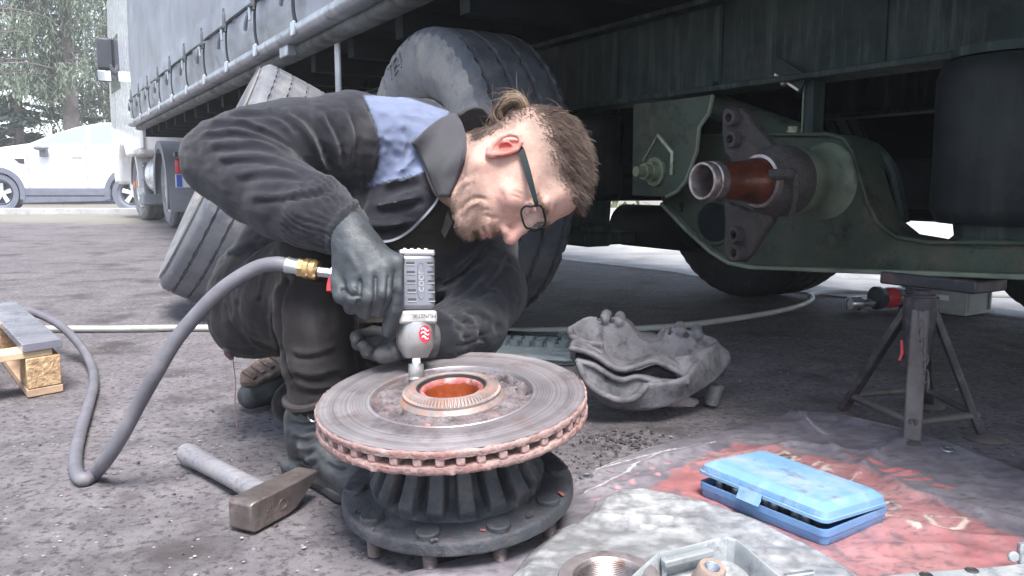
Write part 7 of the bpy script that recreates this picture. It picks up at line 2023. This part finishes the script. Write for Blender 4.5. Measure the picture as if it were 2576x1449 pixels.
def jacket():
    f = Field((-0.72, 1.18, 0.16), (0.34, 2.10, 0.82), 0.0046)
    bx = nrm(P(1060, 400, 1.72) - P(760, 580, 1.78)); by = nrm(UPV - bx*(UPV@bx)); bz = np.cross(bx, by); RB = np.stack([bx, by, bz])
    f.ell(P(975, 415, 1.75), (0.185, 0.118, 0.175), RB)
    f.ell(P(860, 470, 1.78), (0.20, 0.150, 0.175), RB, 0.05)
    f.ell(P(790, 585, 1.80), (0.135, 0.13, 0.155), RB, 0.05)
    # chest front hanging down over the lap
    f.chain([(P(1085, 440, 1.66), 0.070), (P(1045, 510, 1.64), 0.075), (P(985, 560, 1.64), 0.060)], 0.05)
    f.chain([(P(1130, 470, 1.80), 0.085), (P(1130, 560, 1.74), 0.08), (P(1060, 640, 1.68), 0.07)], 0.05)
    f.chain([(P(930, 560, 1.66), 0.08), (P(850, 640, 1.72), 0.10)], 0.05)
    f.chain([(P(1130, 560, 1.76), 0.08), (P(1110, 690, 1.72), 0.07), (P(1030, 760, 1.70), 0.06)], 0.04)
    # hem at the hip
    f.chain([(P(760, 640, 1.66), 0.045), (P(660, 625, 1.72), 0.045), (P(590, 680, 1.75), 0.035), (P(555, 735, 1.74), 0.022)], 0.03)
    # right sleeve
    f.chain([(P(965, 352, 1.63), 0.082), (P(880, 350, 1.60), 0.086), (P(740, 362, 1.555), 0.080), (P(640, 378, 1.52), 0.077), (RE, 0.073)], 0.035)
    f.chain([(RE, 0.073), (P(640, 455, 1.475), 0.073), (P(720, 505, 1.45), 0.070), (P(790, 535, 1.42), 0.062), (P(835, 560, 1.40), 0.052)], 0.022)
    f.chain([(P(835, 560, 1.40), 0.052), (P(872, 583, 1.385), 0.041)], 0.012)
    # left sleeve
    f.chain([(LS, 0.09), (P(1190, 600, 1.76), 0.088), (LE, 0.080)], 0.04)
    f.chain([(LE, 0.078), (P(1190, 815, 1.58), 0.064), (P(1120, 845, 1.51), 0.050), (LW, 0.042)], 0.03)
    # opening for the wrist and collar
    a, b = P(862, 577, 1.388), P(905, 606, 1.372); f.cone(a, b, 0.031, 0.036, 0.004, 's')
    a, b = P(1108, 848, 1.50), P(1060, 852, 1.46); f.cone(a, b, 0.033, 0.033, 0.004, 's')
    # collar: flared stand-up shell round the neck
    V0, F0 = f.mesh()
    V = V0; F = F0
    rid = []
    S = [[(515,308),(591,302),(652,320),(698,341),(727,368)], [(509,334),(591,327),(652,340),(701,362),(737,390)], [(520,366),(591,361),(652,360),(698,375),(745,404)], [(545,398),(622,394),(682,398),(737,418),(776,434)], [(580,442),(682,432),(743,436),(792,446)], [(630,496),(713,490),(774,482),(828,470)]]
    for i, s in enumerate(S): rid.append((s, (0.0062, 0.0050, 0.0068, 0.0052, 0.0060, 0.0045)[i], (9, 7, 10, 8, 12, 9)[i])); rid.append(([(x+3, y+13) for x, y in s], -0.0055, (7, 6, 8, 7, 9, 8)[i]))
    U = [[(660,268),(730,290),(770,332),(800,385),(829,428)], [(705,268),(765,308),(792,350),(815,398)], [(800,280),(830,330),(850,390),(852,430)], [(860,275),(882,340),(880,400),(868,440)], [(560,290),(640,282),(700,300),(738,335)]]
    for s in U: rid.append((s, 0.008, 9)); rid.append(([(x+15, y+4) for x, y in s], -0.008, 8))
    Tz = [[(880,395),(905,440),(900,500),(870,540)], [(955,470),(1000,455),(1060,440)], [(930,520),(1000,510),(1060,490)], [(900,560),(960,570),(1020,560)], [(940,330),(975,360),(1000,400)], [(1000,300),(1020,350),(1015,400)], [(985,440),(1020,420),(1050,380)]]
    for s in Tz: rid.append((s, 0.007, 10)); rid.append(([(x+10, y+14) for x, y in s], -0.007, 9))
    # stitched seam between sleeve and yoke
    rid.append(([(915,262),(940,300),(955,350),(955,400),(940,445),(920,480)], -0.008, 5)); rid.append(([(905,262),(930,300),(945,350),(945,400),(930,445)], 0.005, 7))
    # left sleeve folds
    for s in [[(1140,690),(1200,640),(1230,590)], [(1180,740),(1240,690),(1280,620)], [(1110,800),(1150,830),(1160,870)], [(1140,790),(1190,820),(1200,860)], [(1180,770),(1230,800),(1250,830)], [(1090,740),(1150,720),(1210,660)], [(560,640),(620,620),(680,610)], [(540,700),(590,660),(640,650)]]:
        rid.append((s, 0.007, 10)); rid.append(([(x+10, y+12) for x, y in s], -0.007, 9))
    V = sculpt(V, F, rid)
    pr = proj(V); N = vnormals(V, F)
    # gathered cuff ribs, running along the arm
    def ribs(V, a, b, lo, hi, cnt, amp):
        ax_ = nrm(b-a); L_ = np.linalg.norm(b-a); t = (V-a) @ ax_; rad = V - a - np.outer(t, ax_); dist = np.linalg.norm(rad, axis=1)
        u, w = perp(ax_); ang = np.arctan2(rad @ w, rad @ u) + 0.5*(fbm(V, 30, 2, 6)-0.5)
        k = np.clip((t-lo)/0.012, 0, 1)*np.clip((hi-t)/0.006, 0, 1)*(dist < 0.085)
        return V + rad/(dist[:, None]+1e-9)*(amp*k*(np.abs(np.sin(ang*cnt)) - 0.6) + 0.006*np.exp(-((t-hi+0.004)/0.008)**2)*(dist < 0.075)*(t < hi+0.01))[:, None]
    a, b = P(720, 505, 1.45), P(872, 583, 1.385)
    V = ribs(V, a, b, 0.055, np.linalg.norm(b-a)+0.01, 15, 0.0055)
    a, b = P(1190, 815, 1.58), LW
    V = ribs(V, a, b, 0.035, np.linalg.norm(b-a)+0.01, 13, 0.005)
    N = vnormals(V, F)
    V = V + N*((fbm(V, 8, 3, 8)-0.5)*0.014 + (np.abs(fbm(V*np.array([1.0, 1.0, 1.7]), 22, 3, 5)-0.5)*-0.012) + (fbm(V, 60, 2, 15)-0.5)*0.0022)[:, None]
    pr = proj(V); n1 = fbm(V, 14, 4, 2); n2 = fbm(V, 60, 3, 7)
    C = np.array([0.025, 0.0255, 0.033])*(0.7+0.6*n1)[:, None]
    dust = np.clip((n1-0.48)*4, 0, 1)*(pr[:, 0] > 780)*(pr[:, 1] < 440)*(pr[:, 0] < 970)
    C = C*(1-0.55*dust[:, None]) + np.array([0.085, 0.080, 0.080])*0.55*dust[:, None]
    blue = [(915, 240), (1010, 240), (1130, 280), (1118, 306), (1036, 356), (1062, 395), (1085, 425), (1040, 442), (985, 452), (925, 470), (948, 430), (957, 380), (950, 330), (936, 290)]
    ins = in_poly(pr[:, :2], blue); dd = seg_dist(pr[:, :2], blue + [blue[0]]); s = np.where(ins, dd, -dd)
    k = np.clip(s/3 + 0.5, 0, 1)
    bl = np.array([0.19, 0.225, 0.345])*(0.92+0.16*n1)[:, None]; stain = np.clip((n2-0.55)*4, 0, 1)*np.clip((n1-0.5)*4, 0, 1)*0.25
    bl = bl*(1-stain[:, None]) + np.array([0.10, 0.13, 0.25])*stain[:, None]
    C = C*(1-k[:, None]) + bl*k[:, None]
    inner = [(1112, 470), (1145, 520), (1165, 560), (1150, 640), (1080, 640), (975, 622), (1035, 590), (1070, 550), (1100, 515)]
    k = in_poly(pr[:, :2], inner).astype(float); C = C*(1-k[:, None]) + np.array([0.040, 0.036, 0.033])*k[:, None]
    jk = mesh_np('jacket', V, F, 'fleece', PER, col=C)
    return jk, V
JK, JV = jacket()

def collar():
    def loft(e0, e1, name, n=26, ns=14, bulge=0.0, colr=(0.060, 0.057, 0.066), wav=0.006, seed=3):
        a = np.array(spline([P(*q) for q in e0], 8)); b = np.array(spline([P(*q) for q in e1], 8))
        def res(c):
            t = np.linspace(0, len(c)-1, n); i0 = np.clip(np.floor(t).astype(int), 0, len(c)-2); f_ = (t-i0)[:, None]; return c[i0]*(1-f_) + c[i0+1]*f_
        a, b = res(a), res(b); V = []
        for i in range(n):
            for k in range(ns):
                q = k/(ns-1); V.append(a[i]*(1-q) + b[i]*q - FWD*bulge*math.sin(math.pi*q))
        V = np.array(V); V = V - FWD*((fbm(V, 22, 3, seed)-0.5)*wav*2)[:, None]
        idx = np.arange(n*ns).reshape(n, ns); F = np.stack([idx[:-1, :-1], idx[1:, :-1], idx[1:, 1:], idx[:-1, 1:]], -1).reshape(-1, 4)
        n1 = fbm(V, 40, 3, 2); C = np.array(colr)*(0.75+0.5*n1)[:, None]
        o = mesh_np(name, V, F, 'fleece', JK, col=C, smooth=180)
        so = o.modifiers.new('thick', 'SOLIDIFY'); so.thickness = 0.006; so.offset = 0
        return o
    def dep(Vs, pts, lift, fb):
        out = []
        for x, y in pts:
            d = depth_at(Vs, x, y, 7); fb = d if d is not None else fb
            out.append((x, y, fb - lift))
        return out
    e_out = dep(np.concatenate([JV, BODY[0]]), [(1034, 360), (1058, 394), (1074, 428), (1090, 465), (1104, 496)], 0.016, 1.59)
    e_in = [(1112, 298, 1.600), (1150, 290, 1.572)] + dep(BODY[0], [(1172, 345), (1168, 392), (1152, 445), (1130, 496)], 0.009, 1.54)
    loft(e_out, e_in, 'collar', bulge=0.010)
    loft([(1080, 335, 1.64), (1112, 335, 1.64), (1150, 350, 1.70), (1190, 362, 1.76), (1225, 364, 1.80)],
         [(1112, 299, 1.60), (1150, 290, 1.585), (1182, 272, 1.64), (1215, 274, 1.71), (1244, 312, 1.78)], 'collar_back', bulge=-0.01, colr=(0.035, 0.033, 0.036))
    # near-side lapel running down to the chest, built over the jacket surface
    def on_jacket(pts, lift):
        out = []
        last = 1.6
        for x, y in pts:
            d = depth_at(JV, x, y); d = last if d is None else d; last = d
            out.append(P(x, y, d - lift))
        return out
    zp = [(1040, 358), (1062, 388), (1082, 420), (1098, 452), (1106, 478), (1100, 505), (1080, 532), (1058, 556), (1036, 578), (1010, 596), (985, 606), (962, 609)]
    path = spline(on_jacket(zp, 0.006), 4)
    m = MB(); m.tube(path, 0.0042, 8); tp = build(m, 'zip_tape', 'zip_tape', JK, world=True)
    m = MB()
    L_ = 0; 
    for i in range(len(path)-1):
        for k in range(2):
            p = path[i] + (path[i+1]-path[i])*k/2; d = nrm(path[i+1]-path[i])
            m.box(p - FWD*0.0045, (0.0042, 0.0042, 0.0026), np.stack([nrm(np.cross(d, FWD)), -FWD, d], 1))
    z = build(m, 'zip_teeth', 'zip_metal', tp, world=True); tag(z, kind='stuff')
    zp2 = [(1115, 712), (1150, 690), (1185, 655), (1210, 625)]
    path = spline(on_jacket(zp2, 0.006), 5)
    m = MB(); m.tube(path, 0.0035, 6); build(m, 'zip_tape', 'zip_tape', JK, world=True)
    # patterned scarf edge at the neck
    pts = [P(1150, 372, 1.575), P(1140, 395, 1.565), P(1138, 425, 1.56), P(1132, 450, 1.565)]
    m = MB(); m.tube(spline(pts, 4), 0.011, 8); build(m, 'scarf', 'scarf_blue', JK, world=True)
    # shirt collar tip
    m = MB(); pts = [P(1118, 505, 1.60), P(1130, 540, 1.59), P(1138, 560, 1.58), P(1118, 600, 1.60), P(1100, 560, 1.61)]
    m.add(pts + [p + FWD*0.004 for p in pts], [(0,1,2,3,4), (9,8,7,6,5)] + [(i, 5+i, 5+(i+1) % 5, (i+1) % 5) for i in range(5)]); build(m, 'shirt_collar', mat('shirt', (0.16, 0.14, 0.12), 0.85, 0, 0.3, 30), JK, world=True)
collar()

def trousers():
    f = Field((-0.74, 1.20, 0.0), (0.05, 2.12, 0.62), 0.005)
    hip = P(682, 735, 1.80)
    f.ell(hip, (0.125, 0.15, 0.13))
    f.ell(P(650, 770, 1.76), (0.10, 0.12, 0.11), None, 0.04)
    knR = P(800, 668, 1.50)
    f.chain([(P(650, 780, 1.72), 0.105), (P(730, 735, 1.62), 0.098), (knR, 0.078)], 0.03)
    f.chain([(knR, 0.076), (P(796, 800, 1.50), 0.071), (P(806, 920, 1.50), 0.063), (P(806, 990, 1.50), 0.063)], 0.02)
    knL = G(1010, 985, 0.075)
    f.chain([(P(720, 760, 1.86), 0.10), (P(860, 840, 1.82), 0.09), (knL, 0.075)], 0.03)
    f.chain([(knL, 0.075), (G(860, 1010, 0.07), 0.066), (G(745, 1012, 0.075), 0.056)], 0.03)
    # lap between the thighs
    f.chain([(P(830, 760, 1.72), 0.09), (P(930, 820, 1.70), 0.085), (P(960, 900, 1.72), 0.08)], 0.03)
    # hollow the shin's hem for the boot
    f.cone(P(806, 985, 1.50), P(806, 1015, 1.50), 0.048, 0.052, 0.003, 's')
    V, F = f.mesh()
    rid = []
    for s in [[(720,700),(700,780),(712,880),(735,960)]]: rid.append((s, -0.012, 6)); rid.append(([(x-14, y) for x, y in s], 0.006, 9)); rid.append(([(x+13, y) for x, y in s], 0.006, 9))
    for s in [[(730,880),(780,890),(850,870)], [(735,930),(790,945),(860,925)], [(740,965),(800,980),(870,965)], [(640,640),(610,700),(590,770)], [(690,620),(665,690),(650,760)], [(560,750),(590,820),(650,880)], [(910,790),(950,785),(995,790)], [(905,815),(950,812),(1000,815)], [(900,842),(950,842),(985,840)], [(600,820),(660,860),(720,870)], [(760,700),(800,710),(850,700)]]:
        rid.append((s, 0.006, 8)); rid.append(([(x, y+11) for x, y in s], -0.006, 7))
    V = sculpt(V, F, rid)
    N = vnormals(V, F); V = V + N*((fbm(V, 9, 3, 18)-0.5)*0.016 - np.abs(fbm(V*np.array([1.4, 1.4, 0.8]), 20, 3, 19)-0.5)*0.014)[:, None]
    V[:, 2] = np.maximum(V[:, 2], 0.004)
    n1 = fbm(V, 10, 4, 12); n2 = fbm(V*np.array([1, 1, 0.25]), 45, 3, 17); pr = proj(V)
    C = np.array([0.024, 0.021, 0.022])*(0.7+0.6*n1)[:, None]
    k = np.clip((n2-0.50)*4, 0, 1)*np.clip((n1-0.4)*3, 0, 1)*0.5; C = C*(1-k[:, None]) + np.array([0.085, 0.085, 0.09])*k[:, None]
    t = mesh_np('trousers', V, F, 'trouser', PER, col=C)
    # hem roll
    m = MB(); c = P(806, 1000, 1.50); ring = [c + RGT*0.063*math.cos(a) + np.array([0, 0.060*math.sin(a), 0.010*math.cos(a*2+0.5) + 0.012*math.cos(a+0.6)]) for a in np.linspace(0, 2*math.pi, 33)[:-1]]
    m.tube(ring, 0.0075, 8, closed=True); h = build(m, 'trouser_hem', mat('hem_dark', (0.033, 0.028, 0.029), 0.9, 0, 0.3, 20, bump=0.3, bscale=300), t, world=True)
    # torn pocket edge with loose threads
    m = MB(); m.tube(spline([P(536, 765, 1.70), P(540, 790, 1.69), P(532, 810, 1.69), P(548, 830, 1.69), P(560, 855, 1.69), P(575, 885, 1.69), P(584, 905, 1.69)], 4), [0.006, 0.008, 0.009, 0.008, 0.007, 0.008, 0.010, 0.008, 0.007, 0.006, 0.007, 0.008, 0.007, 0.006, 0.006, 0.007, 0.008, 0.007, 0.007, 0.009, 0.010, 0.010, 0.008, 0.006, 0.004], 8)
    r = build(m, 'torn_edge', mat('torn', (0.16, 0.10, 0.10), 0.95, 0, 0.5, 60, bump=0.6), t, world=True)
    m = MB(); m.tube(spline([P(586, 905, 1.69), P(592, 960, 1.69), P(591, 1020, 1.69), P(596, 1075, 1.69)], 4), 0.0011, 5); build(m, 'loose_thread', mat('thread', (0.20, 0.11, 0.11), 0.9, 0, 0.2, 20), r, world=True)
trousers()

def boots():
    # right boot, flat on the ground, toe towards the camera's right
    heel, toe = G(772, 1188), G(905, 1248)
    d = nrm(toe-heel); up = np.array([0,0,1.0]); s = np.cross(up, d)
    lo = np.minimum(heel, toe)-0.10; hi = np.maximum(heel, toe)+0.12; hi[2] = 0.40; lo[2] = 0.0
    f = Field(lo, hi, 0.0036)
    top = P(806, 985, 1.50); ank = heel + d*0.030 + up*0.115
    f.chain([(np.array([top[0], top[1], top[2]])*0.55 + ank*0.45 + up*0.02, 0.050), (ank, 0.047)], 0.02)
    f.chain([(ank, 0.046), (heel + d*0.005 + up*0.055, 0.040)], 0.025)
    f.chain([(ank - up*0.02, 0.044), (heel + d*0.10 + up*0.062, 0.044), (heel + d*0.175 + up*0.045, 0.045), (toe - d*0.02 + up*0.040, 0.038)], 0.03)
    f.box(heel + d*0.10 + up*0.016, (0.27, 0.088, 0.030), np.stack([d, s, up]), 0.014, 0.008)
    f.cone(ank + up*0.10, ank + up*0.30, 0.045, 0.047, 0.004, 's')
    V, F = f.mesh(); V = smooth_verts(V, F, 1)
    rid = []
    for q in [[(728,1050),(765,1060),(800,1055)], [(730,1085),(765,1098),(800,1085)], [(740,1115),(770,1130),(800,1112)], [(745,1140),(775,1160),(800,1140)], [(752,1060),(745,1110),(760,1160)], [(820,1150),(850,1170),(880,1165)]]:
        rid.append((q, 0.006, 9)); rid.append(([(x, y+13) for x, y in q], -0.006, 8))
    V = sculpt(V, F, rid)
    V = V + vnormals(V, F)*((fbm(V, 22, 3, 4)-0.5)*0.006)[:, None]; V[:, 2] = np.maximum(V[:, 2], 0.003)
    b = mesh_np('boot', V, F, 'boot_leather', PER)
    outl = [(-0.045, 0.0), (-0.03, 0.040), (0.02, 0.043), (0.09, 0.040), (0.17, 0.050), (0.225, 0.036), (0.243, 0.0), (0.225, -0.036), (0.17, -0.050), (0.09, -0.040), (0.02, -0.043), (-0.03, -0.040)]
    m = MB(); m.prism(outl, (heel, d, s, up), 0.001, 0.020); build(m, 'sole', 'boot_leather', b, world=True, bevel=0.004)
    for x, y in ((768, 995), (776, 1012), (772, 1020), (785, 1018)):
        m = MB(); m.lathe([(0.0055, 0), (0.0045, 0.003), (0.002, 0.003)], P(x, y+3, 1.448), -FWD, 12); build(m, 'eyelet', 'zinc', b, world=True)
    m = MB(); c = P(788, 1043, 1.455); m.tube([c + RGT*0.009*math.cos(a) + UPV*0.012*math.sin(a) for a in np.linspace(0, 2*math.pi, 17)[:-1]], 0.0018, 6, closed=True); build(m, 'lace_ring', 'wr_chrome', b, world=True)
    # left boot, instep on the ground, sole turned up and back
    toe = G(600, 1038); heel = G(760, 1000); d = nrm((toe-heel)*np.array([1,1,0])); s = np.cross(up, d)
    f = Field(np.minimum(toe, heel)-np.array([0.08,0.1,0]), np.maximum(toe, heel)+np.array([0.08,0.12,0.2]), 0.0038)
    f.chain([(toe - d*0.035 + up*0.036, 0.033), (toe - d*0.09 + up*0.048, 0.043), (toe - d*0.17 + up*0.062, 0.046), (toe - d*0.25 + up*0.080, 0.044)], 0.02)
    V, F = f.mesh(); V = V + vnormals(V, F)*((fbm(V, 22, 3, 14)-0.5)*0.006)[:, None]; V[:, 2] = np.maximum(V[:, 2], 0.003)
    b2 = mesh_np('boot', V, F, 'boot_leather', PER)
    nrm_s = nrm(up*0.85 + d*0.35 + s*0.2); A = nrm(-d - nrm_s*(-d@nrm_s)); B = np.cross(nrm_s, A)
    m = MB(); m.prism([(0.0, 0.0), (0.02, 0.030), (0.07, 0.043), (0.14, 0.038), (0.22, 0.036), (0.26, 0.02), (0.26, -0.02), (0.22, -0.036), (0.14, -0.038), (0.07, -0.043), (0.02, -0.030)], (toe - d*0.012 + up*0.055, A, B, nrm_s), 0.010, 0.026); so = build(m, 'sole', 'sole', b2, world=True, bevel=0.004)
    for k in range(9):
        m = MB(); m.box(toe - d*0.012 + up*0.055 + A*(0.03+0.026*k) + nrm_s*0.029, (0.012, 0.05, 0.008), np.stack([A, B, nrm_s], 1)); build(m, 'tread_bar', 'sole', so, world=True)
boots()

# ------------------------------------------------------------------ gloved hands
def hands():
    f = Field(P(815, 880, 1.30)-np.array([0, 0.06, 0.0]), P(1040, 545, 1.48)+np.array([0.0, 0.06, 0.02]), 0.0023)
    # cuff and back of the hand
    f.chain([(P(876, 580, 1.378), 0.0355), (P(888, 606, 1.370), 0.0350), (P(905, 640, 1.362), 0.040)], 0.02)
    f.chain([(P(880, 640, 1.372), 0.036), (P(868, 690, 1.368), 0.032)], 0.02)
    ks = [(998, 664, 1.352), (966, 676, 1.336), (930, 690, 1.330), (896, 702, 1.334)]
    for x, y, d in ks: f.cone(P(905, 632, 1.366), P(x, y, d), 0.030, 0.0175, 0.016)
    # curled fingers
    fing = [[ks[0], (1003, 722, 1.345), (992, 778, 1.352), (976, 832, 1.366)],
            [ks[1], (962, 738, 1.322), (952, 778, 1.345), (958, 768, 1.385)],
            [ks[2], (926, 748, 1.318), (918, 782, 1.342), (924, 768, 1.382)],
            [ks[3], (890, 748, 1.322), (884, 772, 1.345), (892, 756, 1.38)]]
    rr = [(0.0170, 0.0148, 0.0138, 0.0120), (0.0172, 0.0155, 0.0142, 0.012), (0.0168, 0.0152, 0.0138, 0.012), (0.0158, 0.0140, 0.0128, 0.011)]
    for p, r in zip(fing, rr): f.chain([(P(*q), w) for q, w in zip(p, r)], 0.0035)
    # thumb over the back end of the grip
    f.chain([(P(866, 660, 1.366), 0.022), (P(850, 708, 1.352), 0.0175), (P(862, 742, 1.338), 0.0150), (P(890, 752, 1.330), 0.0125)], 0.006)
    V, F = f.mesh()
    rid = [([(852, 735), (866, 728), (880, 742), (905, 742)], -0.006, 5), ([(905, 700), (905, 740), (900, 770)], -0.004, 4), ([(944, 690), (944, 740), (936, 780)], -0.004, 4), ([(978, 690), (976, 735), (968, 775)], -0.004, 4), ([(880, 720), (900, 735), (915, 735)], 0.004, 6), ([(870, 620), (890, 660), (900, 690)], 0.003, 9)]
    V = sculpt(V, F, rid)
    pr = proj(V); N = vnormals(V, F)
    # knitted cuff bands
    a, b = P(876, 576, 1.378), P(896, 625, 1.366); ax_ = nrm(b-a); t = (V-a) @ ax_
    V = V + N*(0.0007*np.sin(t*2*math.pi/0.0042)*(t < 0.036)*(t > -0.01) + (fbm(V, 60, 2, 3)-0.5)*0.0022)[:, None]
    mesh_np('glove', V, F, 'glove', PER)
    # left hand, palm up under the wrench nose
    f = Field(P(865, 935, 1.38)-np.array([0, 0.07, 0.0]), P(1125, 800, 1.56)+np.array([0, 0.07, 0.02]), 0.0024)
    f.chain([(P(1100, 850, 1.485), 0.034), (P(1065, 852, 1.465), 0.036), (P(1030, 856, 1.450), 0.032)], 0.02)
    for x, y, d in ((985, 845, 1.49), (975, 862, 1.465), (975, 876, 1.44)): f.cone(P(1040, 855, 1.455), P(x, y, d), 0.026, 0.0155, 0.016)
    L = [[(985, 845, 1.49), (940, 838, 1.48), (905, 845, 1.465), (893, 858, 1.45)], [(975, 862, 1.465), (930, 868, 1.445), (903, 862, 1.43), (896, 850, 1.42)], [(975, 876, 1.44), (945, 890, 1.42), (925, 884, 1.41), (915, 872, 1.405)], [(1010, 870, 1.42), (990, 885, 1.405), (968, 892, 1.395), (958, 893, 1.392)]]
    for q, r in zip(L, ((0.0150, 0.0135, 0.0125, 0.0112), (0.0152, 0.0140, 0.0132, 0.0118), (0.0150, 0.0135, 0.0125, 0.011), (0.0185, 0.0165, 0.0160, 0.0130))): f.chain([(P(*p), w) for p, w in zip(q, r)], 0.0035)
    V, F = f.mesh(); V = V + vnormals(V, F)*((fbm(V, 60, 2, 3)-0.5)*0.003)[:, None]
    mesh_np('glove', V, F, 'glove_dirty', PER)
hands()
# ------------------------------------------------------------------ haze volume added to pale the distant trees and car
def haze():
    m = bpy.data.materials.new('haze'); m.use_nodes = True
    nt = m.node_tree; N = nt.nodes
    for n in list(N): N.remove(n)
    out = N.new('ShaderNodeOutputMaterial'); v = N.new('ShaderNodeVolumePrincipled')
    v.inputs['Color'].default_value = (0.93, 0.95, 0.97, 1); v.inputs['Density'].default_value = 0.0034; v.inputs['Anisotropy'].default_value = 0.2
    nt.links.new(v.outputs['Volume'], out.inputs['Volume'])
    o = build(MB().box((0, 0, 6.6), (124, 124, 15.2)), 'haze', m, None, smooth=None)
    tag(o, kind='stuff')
haze()
SC.cycles.volume_bounces = 1
